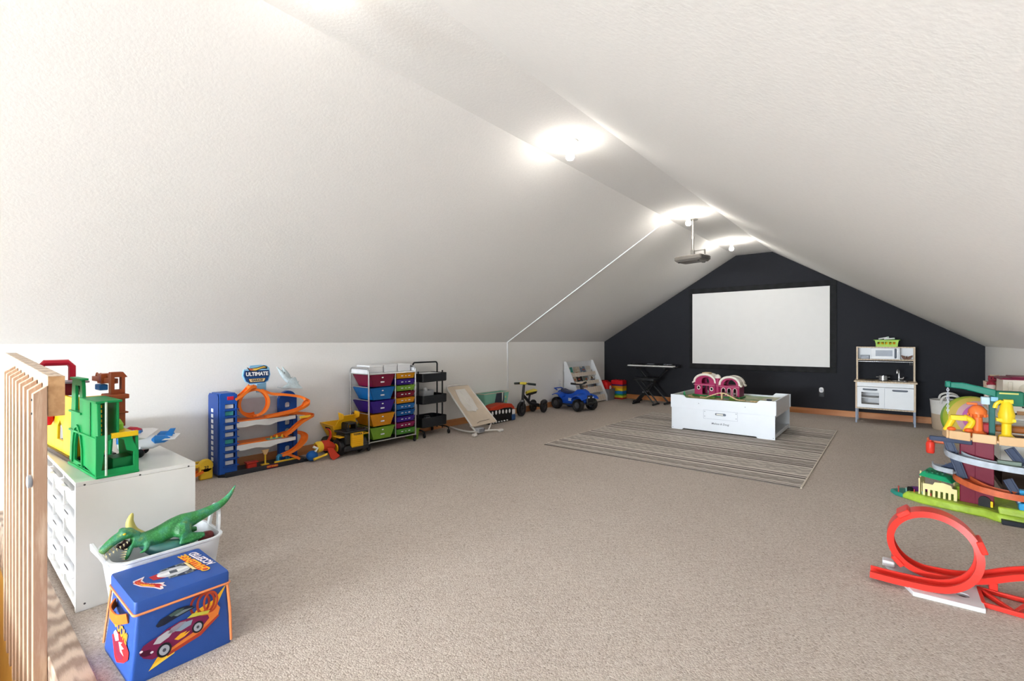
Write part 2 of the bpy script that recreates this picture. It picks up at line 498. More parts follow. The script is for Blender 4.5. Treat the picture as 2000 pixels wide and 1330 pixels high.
# ------------------------------------------------------------------ rug
def m_rug():
    t = NT('rug_weave')
    v = t.co('Object')
    sx = t.n('ShaderNodeSeparateXYZ'); t.l(v, sx.inputs[0])
    Y = sx.outputs[1]; X = sx.outputs[0]
    u = t.math('DIVIDE', Y, 3.07)
    seq = [(0.0, 'd'), (0.012, 'l'), (0.024, 'd'), (0.036, 'l'), (0.052, 'c'), (0.15, 'l'), (0.172, 'd'), (0.20, 'l'), (0.215, 'd'), (0.235, 'l'), (0.26, 'm'),
           (0.44, 'l'), (0.46, 'd'), (0.485, 'l'), (0.50, 'd'), (0.515, 'c'), (0.62, 'l'), (0.64, 'd'), (0.67, 'l'), (0.69, 'm'), (0.86, 'l'), (0.885, 'd'), (0.915, 'l'), (0.935, 'c')]
    pal = {'d': '#635B56', 'l': '#F2EBE2', 'c': '#B7ADA5', 'm': '#D6CDC4'}
    fr = t.math('FRACT', t.math('MULTIPLY', u, 1.9))
    band = t.ramp(fr, [(p, pal[c]) for p, c in seq], 'CONSTANT')
    mask = t.ramp(fr, [(p, (1, 1, 1, 1) if c in 'cm' else (0, 0, 0, 1)) for p, c in seq], 'CONSTANT')
    z = t.math('ABSOLUTE', t.math('SUBTRACT', t.math('FRACT', t.math('MULTIPLY', X, 9.0)), 0.5))
    zig = t.n('ShaderNodeTexWave', Scale=2.8, Distortion=0.0); zig.bands_direction = 'Y'
    cb = t.n('ShaderNodeCombineXYZ'); t.l(X, cb.inputs[0]); t.l(t.math('ADD', Y, t.math('MULTIPLY', z, 0.09)), cb.inputs[1])
    t.l(cb.outputs[0], zig.inputs['Vector'])
    ch = t.n('ShaderNodeTexVoronoi', Scale=24.0, Randomness=0.3); t.l(v, ch.inputs['Vector'])
    motif = t.mix(0.55, zig.outputs[0], ch.outputs['Color'])
    mf = t.ramp(motif, [(0.42, (0, 0, 0, 1)), (0.52, (1, 1, 1, 1))])
    c = t.mix(t.math('MULTIPLY', t.math('MULTIPLY', mf, mask), 0.42), band, '#7A716B')
    wv = t.n('ShaderNodeTexNoise', Scale=260.0, Detail=2.0); t.l(v, wv.inputs['Vector'])
    c = t.mix(0.18, c, t.ramp(wv.outputs[0], [(0.3, '#6A625C'), (0.7, '#DCD2C7')]))
    t.color(c); t.b.inputs['Roughness'].default_value = 0.95; t.b.inputs['Specular IOR Level'].default_value = 0.1
    t.bump(wv.outputs[0], 0.4, 0.004)
    return t.m
rug = thing('area_rug', 'grey and beige striped flat-woven rug under the white train table', 'rug', (-3.08, 4.35, 0), 0)
bx('weave', m_rug(), rug, 0.012, 2.503, 0, 3.07, 0.0005, 0.008, 0.002)
for a, b in ((0, 0.012), (2.503, 2.515)):
    bx('binding', mat('rug_binding', '#D9CEC0', 0.9), rug, a, b, 0, 3.07, 0.0005, 0.0095, 0.002)

# ------------------------------------------------------------------ lamps along the flat strip
def m_bulb(k):
    t = NT('lit_bulb')
    e = t.n('ShaderNodeEmission'); e.inputs[0].default_value = (1.0, 0.93, 0.84, 1); e.inputs[1].default_value = BULB * k
    t.l(e.outputs[0], t.out.inputs[0]); return t.m
M_porc = mat('porcelain', '#E4E2DC', 0.3, var=0.02)
def lamp(y, x, k, label):
    o = thing('ceiling_lamp', label, 'lamp', (x, y, ZT), 0, 'bare bulb ceiling lamps')
    MB().lathe([(0.0, 0), (0.062, 0), (0.06, -0.012), (0.045, -0.02), (0.03, -0.03), (0.024, -0.04), (0.0, -0.04)], 28).build('canopy', M_porc, o)
    MB().lathe([(0.02, -0.035), (0.021, -0.07), (0.017, -0.078), (0, -0.078)], 18).build('socket', M_porc, o)
    MB().lathe([(0.0, -0.074), (0.014, -0.076), (0.018, -0.084), (0.028, -0.096), (0.033, -0.112), (0.03, -0.128), (0.02, -0.14), (0.0, -0.145)], 12).build('bulb', m_bulb(k), o)
lamp(0.985, -1.82, 0.22, 'lit bare bulb cut by the top edge of the photo')
lamp(3.02, -1.89, 0.6, 'lit bare bulb lamp on its own midway along the ceiling')
lamp(5.62, -1.88, 1.1, 'lit bare bulb lamp just beside the projector pole')
lamp(7.6, -1.90, 1.3, 'lit bare bulb lamp between the projector and the black wall')

# ------------------------------------------------------------------ projector on its pole
pj = thing('projector', 'grey ceiling projector hanging from a metal pole', 'projector', (-1.93, 5.93, ZT), -12)
M_steel = mat('brushed_steel', '#B9B6B0', 0.32, 0.9)
M_proj = mat('projector_shell', '#6E6963', 0.45)
MB().lathe([(0, 0), (0.06, 0), (0.06, -0.008), (0.02, -0.014), (0.02, -0.02), (0, -0.02)], 24).build('ceiling_plate', M_steel, pj)
MB().cyl((0, 0, -0.01), (0, 0, -0.24), 0.013).cyl((0, 0, -0.22), (0, 0, -0.44), 0.017).build('pole', M_steel, pj)
MB().cyl((0, 0, -0.215), (0, 0, -0.245), 0.021).build('collar', M_steel, pj)
arm = MB()
arm.bx(-0.02, 0.16, -0.015, 0.015, -0.40, -0.392); arm.bx(0.152, 0.16, -0.015, 0.015, -0.45, -0.39); arm.bx(-0.10, 0.02, -0.012, 0.012, -0.45, -0.442)
arm.bx(-0.02, 0.02, -0.02, 0.02, -0.455, -0.38)
arm.build('bracket', M_steel, pj, 0.002)
body = MB().loft([[(x * 0.94, y * 0.94, -0.455) for x, y in rrect(-0.19, 0.17, -0.12, 0.13, 0.025)],
                  [(x, y, -0.465) for x, y in rrect(-0.19, 0.17, -0.12, 0.13, 0.025)],
                  [(x, y, -0.500) for x, y in rrect(-0.19, 0.17, -0.12, 0.13, 0.025)],
                  [(x * 0.86, y * 0.86, -0.525) for x, y in rrect(-0.19, 0.17, -0.12, 0.13, 0.025)]])
body.build('housing', M_proj, pj, angle=15)
MB().lathe([(0, 0), (0.034, 0), (0.034, 0.03), (0.026, 0.034), (0.0, 0.026)], 20, T(0.06, 0.125, -0.495) @ RX(-90)).build('lens', mat('lens_black', '#17181B', 0.15), pj)
for k in range(5):
    bx('vent_slat', P('#4C4A48'), pj, 0.168, 0.172, -0.09 + k * 0.035, -0.07 + k * 0.035, -0.51, -0.47)
for sx_ in (-0.14, 0.12):
    MB().cyl((sx_, -0.08, -0.533), (sx_, -0.08, -0.515), 0.012).build('foot', P('#2B2B2D'), pj)
# ------------------------------------------------------------------ white drawer cabinets beside the railing
M_cab = mat('cabinet_laminate', '#E6E6E4', 0.4, var=0.012)
M_bin = mat('drawer_plastic', '#EEF0F3', 0.3, var=0.012)
def cabinet(xc, label):
    W, D, Hh, th = 0.97, 0.45, 0.564, 0.018
    o = thing('drawer_cabinet', label, 'cabinet', (xc, 0.385, 0), 0, 'white drawer cabinets')
    bx('top_panel', M_cab, o, -W / 2, W / 2, 0, D, Hh - th, Hh, 0.0015)
    bx('bottom_panel', M_cab, o, -W / 2 + th, W / 2 - th, 0, D, 0.02, 0.02 + th)
    bx('back_panel', M_cab, o, -W / 2 + th, W / 2 - th, D - 0.008, D, 0.02, Hh - th)
    for s in (-1, 1):
        x = s * (W / 2 - th / 2)
        bx('side_panel', M_cab, o, x - th / 2, x + th / 2, 0, D, 0, Hh - th - 0.0008, 0.0015)
    cols, rows = 3, 4
    cw = (W - 2 * th - 2 * th) / cols
    rh = (Hh - 2 * th - 0.03) / rows
    dproto = hproto = None
    for c_ in range(cols):
        x0 = -W / 2 + th + c_ * (cw + th)
        if c_: bx('divider', M_cab, o, x0 - th, x0, 0.004, D - 0.01, 0.038, Hh - th)
        for r_ in range(rows):
            z = 0.045 + r_ * rh
            if dproto is None:
                d = MB()
                d.taper(-cw / 2 + 0.006, cw / 2 - 0.006, 0.0, 0.40, 0.0, rh - 0.02, 0.012, 0.012)
                d.bx(-cw / 2 + 0.003, cw / 2 - 0.003, -0.012, 0.40, rh - 0.026, rh - 0.016)
                dproto = d.build('drawer', M_bin, o, 0.003)
                h = MB(); h.loft([[(x, -0.010 - 0.016 * (1 - abs(x / 0.05) ** 2), z_) for x in [-0.05 + k * 0.0125 for k in range(9)]] + [(x, -0.004, z_) for x in (0.05, -0.05)] for z_ in (rh - 0.034, rh - 0.016)])
                hproto = h.build('handle', M_bin, dproto, 0.002)
                dproto.location = (x0 + cw / 2, 0, z)
            else:
                c = copy_part(dproto, o, (x0 + cw / 2, 0, z)); copy_part(hproto, c)
    sc = MB().lathe([(0, 0.0008), (0.0042, 0.0008), (0.0042, -0.001), (0, -0.001)], 10).build('screw', P('#5A5A5C'), o)
    pts = [(0.03, Hh - 0.015), (0.225, Hh - 0.015), (0.42, Hh - 0.015), (0.03, 0.03), (0.42, 0.03)]
    for k, (y, z) in enumerate(pts):
        q = sc if k == 0 else copy_part(sc, o)
        q.location = (W / 2, y, z); q.rotation_euler = (0, R(90), 0)
    return o
cabinet(-3.23, 'white drawer cabinet carrying the green toy tower and toy plane')
cabinet(-4.21, 'white drawer cabinet in the corner against the side wall')

# ------------------------------------------------------------------ toy tower set on the cabinet
G = P('#159A55'); Gd = P('#0E7C43'); YEL = P('#F4CB1E'); RED = P('#C8203A'); BRN = P('#9A4A26'); DRD = P('#7B1D2B')
ZC = 0.5645
tw = thing('track_tower_playset', 'toy tower with green arched base, yellow wall, red arch and brown crane', 'toy', (-3.0, 0.5, ZC), 3.5)
o3 = lambda x, z: (x + 3.0, z)          # world X -> local x
def wallA(y, t, nm):
    out = [(-0.22, 0), (-0.215, 0.03), (-0.195, 0.14), (-0.185, 0.26), (-0.165, 0.40), (-0.16, 0.425), (0.005, 0.425), (0.015, 0.40), (0.02, 0.335), (0.25, 0.335), (0.255, 0.17), (0.26, 0.0), (0.06, 0.0), (0.05, 0.02), (0.045, 0.0)]
    hole1 = [(-0.135, 0.03), (0.02, 0.03), (0.018, 0.10), (0.0, 0.15), (-0.035, 0.185), (-0.06, 0.19), (-0.085, 0.18), (-0.115, 0.14), (-0.13, 0.09)]
    hole2 = [(-0.115, 0.27), (-0.03, 0.27), (-0.04, 0.38), (-0.055, 0.398), (-0.105, 0.395)]
    return MB().plate(out, [hole1, hole2], 0, t, T(0, y, 0) @ XZ).build(nm, G, tw, 0.003)
wallA(-0.045, 0.014, 'green_wall')
MB().plate([(-0.21, 0), (-0.19, 0.17), (0.255, 0.17), (0.26, 0.0)], [[(-0.135, 0.03), (0.02, 0.03), (0.0, 0.14), (-0.11, 0.14)]], 0, 0.012, T(0, 0.09, 0) @ XZ).build('green_wall', G, tw, 0.003)
MB().prism([(0.03, 0.17), (0.25, 0.17), (0.25, 0.335), (0.03, 0.335)], 0, 0.010, T(0, 0.02, 0) @ XZ).build('green_wall', G, tw, 0.003)
# raised arch band and ledges on the outer wall
bd = MB().sweep([(x, -0.06, z) for x, z in ((-0.145, 0.02), (-0.138, 0.10), (-0.12, 0.155), (-0.09, 0.195), (-0.058, 0.205), (-0.03, 0.197), (0.005, 0.155), (0.026, 0.105), (0.03, 0.02))], [(-0.006, -0.006), (0.006, -0.006), (0.006, 0.006), (-0.006, 0.006)], normals=[(0, 1, 0)] * 9)
bd.build('arch_trim', G, tw)
for z, x0, x1 in ((0.262, -0.20, 0.01), (0.17, -0.20, 0.25), (0.335, 0.0, 0.262), (0.425, -0.17, 0.015)):
    bx('ledge', G, tw, x0, x1, -0.066, 0.028 if z > 0.3 and z < 0.4 else -0.035, z, z + 0.010, 0.002)
# open front frame with its white rod, ladder wall and inner trough
fr = MB().plate([(-0.066, 0), (0.09, 0), (0.09, 0.10), (0.07, 0.15), (0.062, 0.19), (-0.066, 0.19)], [[(-0.045, 0.035), (-0.03, 0.16), (0.005, 0.175), (0.035, 0.16), (0.045, 0.11), (0.07, 0.10), (0.07, 0.035)]], 0, 0.012, T(0.247, 0, 0) @ YZ)
fr.build('front_frame', G, tw, 0.002)
bx('base_tray', G, tw, -0.21, 0.262, -0.066, 0.092, 0.0, 0.012, 0.003)
bx('trough', Gd, tw, 0.12, 0.23, 0.0, 0.078, 0.012, 0.075, 0.003)
MB().cyl((0.262, -0.03, 0.01), (0.262, -0.03, 0.34), 0.0045).build('rod', P('#C9DCCB'), tw)
lad = MB()
for y in (-0.062, -0.018): lad.bx(0.15, 0.16, y, y + 0.008, 0.17, 0.335)
for k in range(7): lad.bx(0.15, 0.16, -0.062, -0.012, 0.185 + k * 0.022, 0.193 + k * 0.022)
lad.build('ladder', Gd, tw)
bx('yellow_deck', YEL, tw, 0.03, 0.262, 0.022, 0.088, 0.172, 0.186, 0.003)
bx('deck_lip', YEL, tw, 0.25, 0.264, -0.012, 0.088, 0.172, 0.196, 0.003)
# yellow wall behind
yw = MB().plate([(-0.90, 0.02), (-0.20, 0.02), (-0.20, 0.2), (-0.235, 0.325), (-0.62, 0.325), (-0.70, 0.24), (-0.88, 0.2)], [[(-0.55, 0.02 + 0.06), (-0.42, 0.08), (-0.43, 0.15), (-0.485, 0.19), (-0.54, 0.15)]], 0, 0.014, T(0, -0.03, 0) @ XZ)
yw.build('yellow_wall', YEL, tw, 0.003)
bx('yellow_tower_side', YEL, tw, -0.26, -0.235, -0.03, 0.10, 0.02, 0.325, 0.003)
bx('track_base', P('#3A2E2A'), tw, -0.92, -0.18, -0.06, 0.12, 0.0, 0.022, 0.004)
# red arch on top of the yellow wall
ra = MB().tube([(-0.6, -0.10, 0.36), (-0.6, -0.10, 0.47), (-0.6, -0.085, 0.492), (-0.6, 0.01, 0.492), (-0.6, 0.028, 0.47), (-0.6, 0.028, 0.36)], 0.017, 8)
ra.build('red_arch', RED, tw)
bx('red_block', DRD, tw, -0.68, -0.46, -0.11, 0.05, 0.318, 0.385, 0.006)
bx('grey_deck', P('#8B8390'), tw, -0.56, -0.40, -0.10, 0.06, 0.386, 0.396, 0.002)
MB().lathe([(0, 0), (0.012, 0.0), (0.034, 0.06), (0.03, 0.06), (0.0, 0.01)], 14, T(-0.62, -0.065, 0.15)).build('red_bucket', RED, tw)
# brown crane
bc = MB()
bc.bx(-0.02, 0.03, 0.055, 0.075, 0.19, 0.33); bc.bx(0.015, 0.035, 0.055, 0.10, 0.19, 0.33); bc.bx(-0.03, 0.045, 0.045, 0.11, 0.255, 0.263)
bc.build('crane_post', BRN, tw, 0.003)
bx('crane_platform', BRN, tw, -0.08, 0.05, 0.032, 0.112, 0.327, 0.350, 0.004)
cab = MB().plate([(0.052, 0.35), (0.108, 0.35), (0.108, 0.43), (0.118, 0.432), (0.10, 0.458), (0.052, 0.458)], [[(0.066, 0.37), (0.094, 0.37), (0.094, 0.432), (0.066, 0.432)]], -0.04, 0.0, T(0.0, 0, 0) @ YZ)
cab.build('crane_cab', BRN, tw, 0.003)
jb = MB()
jb.bx(-0.34, -0.02, 0.055, 0.085, 0.40, 0.425)
for k in range(5): jb.tube([(-0.34 + k * 0.065, 0.07, 0.402), (-0.31 + k * 0.065, 0.07, 0.44), (-0.275 + k * 0.065, 0.07, 0.402)], 0.006, 6)
jb.bx(-0.2, -0.13, 0.045, 0.095, 0.395, 0.445)
jb.build('crane_jib', BRN, tw, 0.002)
MB().cyl((-0.15, 0.044, 0.415), (-0.15, 0.096, 0.415), 0.018).build('winch_drum', DRD, tw)
cr = MB().loft([[(x, y, 0.187) for x, y in rrect(0.02, 0.11, 0.03, 0.075, 0.012)], [(x, y, 0.212) for x, y in rrect(0.02, 0.11, 0.03, 0.075, 0.012)], [(x, y, 0.232) for x, y in rrect(0.04, 0.085, 0.036, 0.069, 0.01)]])
lab(cr.build('lime_car', P('#8CC63A'), tw), 'small lime green car on the tower deck')
bx('blue_tile', P('#2A6FB5'), tw, -0.22, -0.14, 0.04, 0.075, 0.36, 0.39, 0.004)

# ------------------------------------------------------------------ toy plane on the cabinet
BL = P('#2C7FD0'); WH = mat('toy_white', '#E9E9EA', 0.35, var=0.02); BLK = P('#1B1C1F')
ap = thing('toy_plane', 'blue and white toy plane with black wheels on the white cabinet', 'toy plane', (-3.12, 0.70, ZC), 66)
def ring(x, yc, zc, ry, rz_, n=14): return [(x, yc + ry * math.cos(2 * PI * k / n), zc + rz_ * math.sin(2 * PI * k / n)) for k in range(n)]
fu = MB().loft([ring(-0.105, 0, 0.075, 0.012, 0.014), ring(-0.098, 0, 0.078, 0.03, 0.04), ring(-0.07, 0, 0.085, 0.042, 0.052), ring(-0.02, 0, 0.08, 0.042, 0.05), ring(0.05, 0, 0.07, 0.032, 0.036), ring(0.11, 0, 0.078, 0.014, 0.018), ring(0.125, 0, 0.08, 0.006, 0.008)])
fu.build('fuselage', WH, ap)
cw_ = MB().loft([ring(-0.10, 0, 0.095, 0.034, 0.036), ring(-0.08, 0, 0.10, 0.047, 0.05), ring(-0.03, 0, 0.105, 0.045, 0.05), ring(0.0, 0, 0.108, 0.03, 0.035)])
cw_.build('cowl', BL, ap)
MB().loft([ring(-0.075, 0, 0.138, 0.022, 0.008), ring(-0.05, 0, 0.145, 0.03, 0.014), ring(-0.02, 0, 0.142, 0.026, 0.012), ring(0.0, 0, 0.138, 0.012, 0.006)]).build('red_stripe', RED, ap)
wg = MB().loft([[(x, y, z) for x, z in ((-0.045, 0.112), (-0.03, 0.124), (0.02, 0.124), (0.05, 0.114), (0.02, 0.110))] for y in (-0.15, 0.15)])
wg.build('wing', WH, ap, 0.004)
for s in (-1, 1):
    MB().loft([ring(0.055, s * 0.065, 0.092, 0.006, 0.006), ring(0.07, s * 0.065, 0.092, 0.02, 0.022), ring(0.11, s * 0.065, 0.092, 0.02, 0.02), ring(0.135, s * 0.065, 0.092, 0.006, 0.006)]).build('float', BL, ap)
    MB().lathe([(0, -0.009), (0.018, -0.009), (0.022, -0.004), (0.022, 0.004), (0.018, 0.009), (0, 0.009)], 18, T(0.0, s * 0.05, 0.022) @ RX(90)).build('wheel', BLK, ap)
    MB().cyl((0.0, s * 0.045, 0.022), (0.0, s * 0.025, 0.055), 0.005).build('strut', RED if s > 0 else WH, ap)
MB().lathe([(0, -0.006), (0.012, -0.006), (0.014, 0), (0.012, 0.006), (0, 0.006)], 14, T(-0.085, 0, 0.0145) @ RX(90)).build('nose_wheel', BLK, ap)
MB().cyl((-0.085, 0, 0.015), (-0.085, 0, 0.06), 0.004).build('nose_strut', RED, ap)
MB().loft([[(x, y, z) for x, z in ((0.10, 0.088), (0.115, 0.096), (0.15, 0.092), (0.16, 0.09), (0.15, 0.087))] for y in (-0.09, 0.09)]).build('tailplane', WH, ap, 0.003)
MB().prism([(0.085, 0.085), (0.13, 0.085), (0.15, 0.135), (0.125, 0.135)], -0.006, 0.006, XZ).build('tail_fin', BL, ap, 0.002)

# ------------------------------------------------------------------ white basket with the dinosaurs
bk = thing('storage_basket', 'white printed plastic basket with loop handles beside the blue box', 'basket', (-2.498, 0.635, 0), 0)
M_bask = mat('basket_plastic', '#E9EDF3', 0.35, var=0.015)
def rr3(hx, hy, z, r): return [(x, y, z) for x, y in rrect(-hx, hx, -hy, hy, r)]
sh = MB()
sh.loft([rr3(0.105, 0.155, 0.0, 0.05), rr3(0.11, 0.16, 0.006, 0.05), rr3(0.145, 0.195, 0.29, 0.06), rr3(0.153, 0.203, 0.296, 0.065), rr3(0.153, 0.203, 0.303, 0.065), rr3(0.141, 0.191, 0.303, 0.058), rr3(0.141, 0.191, 0.29, 0.058), rr3(0.106, 0.156, 0.01, 0.048)])
sh.build('basket_shell', M_bask, bk)
for s in (-1, 1):
    h = MB()
    y = s * 0.197
    pts = [(-0.055, y, 0.27), (-0.05, y + s * 0.006, 0.34), (-0.03, y + s * 0.012, 0.383), (0, y + s * 0.014, 0.395), (0.03, y + s * 0.012, 0.383), (0.05, y + s * 0.006, 0.34), (0.055, y, 0.27)]
    if s < 0: pts = [(x, yy - 0.018 * max(0, (z - 0.27) / 0.1), 0.27 + (z - 0.27) * 0.62) for x, yy, z in pts]
    sp = spline(pts, 5)
    h.sweep(sp, [(-0.013, -0.006), (0.013, -0.006), (0.013, 0.006), (-0.013, 0.006)], normals=[(0, s, 0.0)] * len(sp))
    h.build('handle', M_bask, bk, 0.002)
rnd = random.Random(3)
pm = P('#2F3640')
for k in range(26):           # small dark printed marks on the shell
    side = 'x' if k < 15 else 'y'
    z = rnd.uniform(0.05, 0.275); f = z / 0.29
    u = rnd.uniform(-0.13, 0.13) if side == 'x' else rnd.uniform(-0.075, 0.075)
    w = rnd.uniform(0.004, 0.016); h_ = rnd.uniform(0.004, 0.016)
    poly = [(w * math.cos(a) * rnd.uniform(0.5, 1), h_ * math.sin(a) * rnd.uniform(0.5, 1)) for a in [2 * PI * q / 7 for q in range(7)]]
    tilt = R(90 - math.degrees(math.atan2(0.284, 0.035)))
    if side == 'x': M = T(0.1105 + 0.035 * f, u, z) @ Matrix.Rotation(tilt, 4, 'Y') @ YZ
    else: M = T(u, 0.1605 + 0.035 * f, z) @ Matrix.Rotation(-tilt, 4, 'X') @ RZ(180) @ XZ
    MB().prism(poly, 0.0004, 0.0012, M).build('print_mark', pm, bk)

def m_dino():
    t = NT('dinosaur_skin')
    v = t.co('Object')
    n1 = t.n('ShaderNodeTexNoise', Scale=16.0, Detail=3.0); t.l(v, n1.inputs['Vector'])
    vo = t.n('ShaderNodeTexVoronoi', Scale=150.0); t.l(v, vo.inputs['Vector'])
    geo = t.n('ShaderNodeNewGeometry'); sp = t.n('ShaderNodeSeparateXYZ'); t.l(geo.outputs['Normal'], sp.inputs[0])
    c = t.ramp(n1.outputs[0], [(0.3, '#195C33'), (0.5, '#338F43'), (0.62, '#43967A'), (0.75, '#86A838')])
    t.color(t.mix(0.3, c, t.ramp(vo.outputs['Distance'], [(0.1, '#62B56A'), (0.5, '#14532E')])))
    t.b.inputs['Roughness'].default_value = 0.42
    t.bump(vo.outputs['Distance'], 0.35, 0.003)
    return t.m
M_dino = m_dino()
M_tooth = P('#F2E6B8'); M_mouth = P('#2A1A1E')
dn = thing('toy_dinosaur', 'green toy tyrannosaur with open jaws lying across the white basket', 'dinosaur', (-2.45, 0.62, 0.30), 0)
b = MB()
L = lambda y, z, x=0: (x, y - 0.62, z - 0.30)
spn = spline([L(0.515, 0.352), L(0.56, 0.343), L(0.61, 0.345), L(0.66, 0.362), L(0.70, 0.372), L(0.75, 0.382), L(0.80, 0.396), L(0.85, 0.415), L(0.885, 0.445), L(0.912, 0.488)], 5)
rd = [0.026, 0.030, 0.038, 0.040, 0.039, 0.028, 0.021, 0.016, 0.011, 0.003]
rads = []
for i in range(9):
    for k in range(5): rads.append(rd[i] + (rd[i + 1] - rd[i]) * k / 5)
rads.append(rd[-1])
b.tube(spn, rads, 14)
# skull: upper jaw down-left, lower jaw dropped open
b.tube(spline([L(0.535, 0.365), L(0.505, 0.385), L(0.475, 0.378), L(0.44, 0.355), L(0.418, 0.332)], 5), [0.022 + 0.0 * k for k in range(4)] + [0.027, 0.029, 0.029, 0.028, 0.026, 0.025, 0.024, 0.024, 0.023, 0.022, 0.021, 0.02, 0.019, 0.019, 0.018, 0.016, 0.010], 12, flat=0.8)
b.tube(spline([L(0.525, 0.35), L(0.512, 0.325), L(0.505, 0.30), L(0.495, 0.278)], 4), [0.02, 0.02, 0.019, 0.018, 0.018, 0.017, 0.016, 0.015, 0.014, 0.013, 0.012, 0.010, 0.006], 10, flat=0.6)
b.ell(L(0.49, 0.398, 0.018), (0.012, 0.014, 0.010)); b.ell(L(0.49, 0.398, -0.018), (0.012, 0.014, 0.010))
for s in (-1, 1):
    x = s * 0.036
    b.tube([L(0.69, 0.375, s * 0.02), L(0.685, 0.345, x), L(0.675, 0.325, s * 0.045)], [0.03, 0.034, 0.022], 10)
    b.tube([L(0.675, 0.325, s * 0.045), L(0.73, 0.318, s * 0.05), L(0.765, 0.312, s * 0.05)], [0.02, 0.014, 0.010], 8)
    b.tube([L(0.765, 0.312, s * 0.05), L(0.72, 0.302, s * 0.055), L(0.668, 0.305, s * 0.058)], [0.011, 0.012, 0.007], 8)
    b.tube([L(0.565, 0.335, s * 0.028), L(0.555, 0.312, s * 0.04), L(0.54, 0.305, s * 0.042)], [0.012, 0.009, 0.006], 8)
    b.tube([L(0.54, 0.305, s * 0.042), L(0.53, 0.31, s * 0.042)], [0.005, 0.002], 6)
b.build('body', M_dino, dn, remesh=0.004, smooth=3)
MB().tube([L(0.505, 0.352), L(0.487, 0.335), L(0.470, 0.345)], [0.018, 0.016, 0.008], 10).build('mouth', M_mouth, dn)
for s in (-1, 1):
    MB().ell(L(0.488, 0.394, s * 0.024), 0.0065, 10, 7).build('eye', P('#E8C83A', 0.2), dn)
    te = MB()
    for k in range(7):
        y, z = 0.498 - k * 0.011, 0.357 - k * 0.0058
        te.cyl(L(y, z, s * 0.017), L(y + 0.002, z - 0.012, s * 0.016), 0.0032, 0.0004, 6)
    for k in range(5):
        y, z = 0.499 - k * 0.002, 0.325 - k * 0.0095
        te.cyl(L(y, z, s * 0.013), L(y - 0.011, z + 0.003, s * 0.013), 0.003, 0.0004, 6)
    o_ = te.build('teeth', M_tooth, dn)
d2 = thing('toy_dinosaur', 'second toy dinosaur showing only its raised yellow-green tail and dark blue back', 'dinosaur', (-2.52, 0.60, 0.2), 0)
b = MB()
L2 = lambda y, z, x=0: (x, y - 0.60, z - 0.20)
b.tube(spline([L2(0.540, 0.435, -0.03), L2(0.531, 0.40, -0.03), L2(0.540, 0.36, -0.03), L2(0.565, 0.325, -0.02), L2(0.60, 0.29, 0.05), L2(0.66, 0.275, 0.09), L2(0.71, 0.265, 0.09)], 4),
       [0.003, 0.007, 0.010, 0.012, 0.014, 0.016, 0.017, 0.018, 0.019, 0.020, 0.022, 0.024, 0.026, 0.028, 0.030, 0.032, 0.034, 0.036, 0.037, 0.038, 0.039, 0.039, 0.036, 0.03, 0.02], 12)
t = NT('dinosaur_two_tone')
v_ = t.co('Object'); sz = t.n('ShaderNodeSeparateXYZ'); t.l(v_, sz.inputs[0])
nz = t.n('ShaderNodeTexNoise', Scale=30.0); t.l(v_, nz.inputs['Vector'])
hh = t.math('ADD', sz.outputs[2], t.math('MULTIPLY', nz.outputs[0], 0.03))
t.color(t.ramp(t.math('MULTIPLY', hh, 4.0), [(0.3, '#1E4A5C'), (0.5, '#3E7C74'), (0.68, '#C9BF6A')]))
t.b.inputs['Roughness'].default_value = 0.45
b.build('body', t.m, d2)
fl_ = MB().ell((0, 0, 0), (0.03, 0.035, 0.03), 12, 8)
for (x, y, z, c, lb, nm) in ((-2.41, 0.485, 0.262, '#6A5A4C', 'small brown toy at the basket end below the open jaws', 'toy_rock'), (-2.46, 0.79, 0.275, '#7A3A3A', 'dark red round toy at the tall handle end of the basket', 'toy_ball')):
    q = MB(); q.ell((0, 0, 0), (0.028, 0.034, 0.026), 12, 8)
    q.ell((0.008, 0.01, 0.008), (0.022, 0.02, 0.02), 10, 7)
    q = q.build(nm, P(c), None, remesh=0.004); q.location = (x, y, z); tag(q, lb, 'toy')
# loose plush filling below
tb = MB()
for k in range(10):
    tb.ell((rnd.uniform(-0.07, 0.07), rnd.uniform(-0.13, 0.13), rnd.uniform(0.06, 0.20)), (0.05, 0.06, 0.05), 10, 7)
tb = tb.build('soft_toy', mat('plush_teal', '#2F5560', 0.9, bump=0.4), None, remesh=0.012); tb.location = (-2.485, 0.635, 0)
tag(tb, 'dark teal soft toy at the bottom of the white basket', 'soft toy')

# ------------------------------------------------------------------ blue fabric toy box
tbx = thing('toy_box', 'blue fabric toy box with printed cars and orange piping', 'toy box', (-2.172, 0.575, 0), 0)
M_bf = mat('box_blue_fabric', '#1F4FA3', 0.5, var=0.05, bump=0.15, bscale=500)
ORP = mat('orange_piping', '#F0925A', 0.5)
bo = MB()
base = [(-0.165, -0.165), (0.160, -0.155), (0.158, 0.160), (-0.165, 0.160)]
def rq(pts, z, rad=0.012, n=4):
    out = []; m = len(pts)
    for i in range(m):
        p_, a, b_ = Vector(pts[i]), Vector(pts[i - 1]), Vector(pts[(i + 1) % m])
        d1 = (a - p_).normalized() * rad; d2_ = (b_ - p_).normalized() * rad
        for k in range(n + 1):
            u = k / n
            q = p_ + d1 * (1 - u) ** 2 + d2_ * u ** 2
            out.append((q.x, q.y, z))
    return out
topq = [(-0.158, -0.140), (0.152, -0.136), (0.152, 0.146), (-0.158, 0.142)]
bo.loft([rq(base, 0.0), rq([(x * 1.01, y * 1.01) for x, y in base], 0.012), rq([((a[0] + c[0]) / 2, (a[1] + c[1]) / 2) for a, c in zip(base, topq)], 0.12), rq(topq, 0.245)])
bo.build('body', M_bf, tbx)
lid = MB()
lq = [(-0.168, -0.147), (0.160, -0.144), (0.162, 0.152), (-0.166, 0.149)]
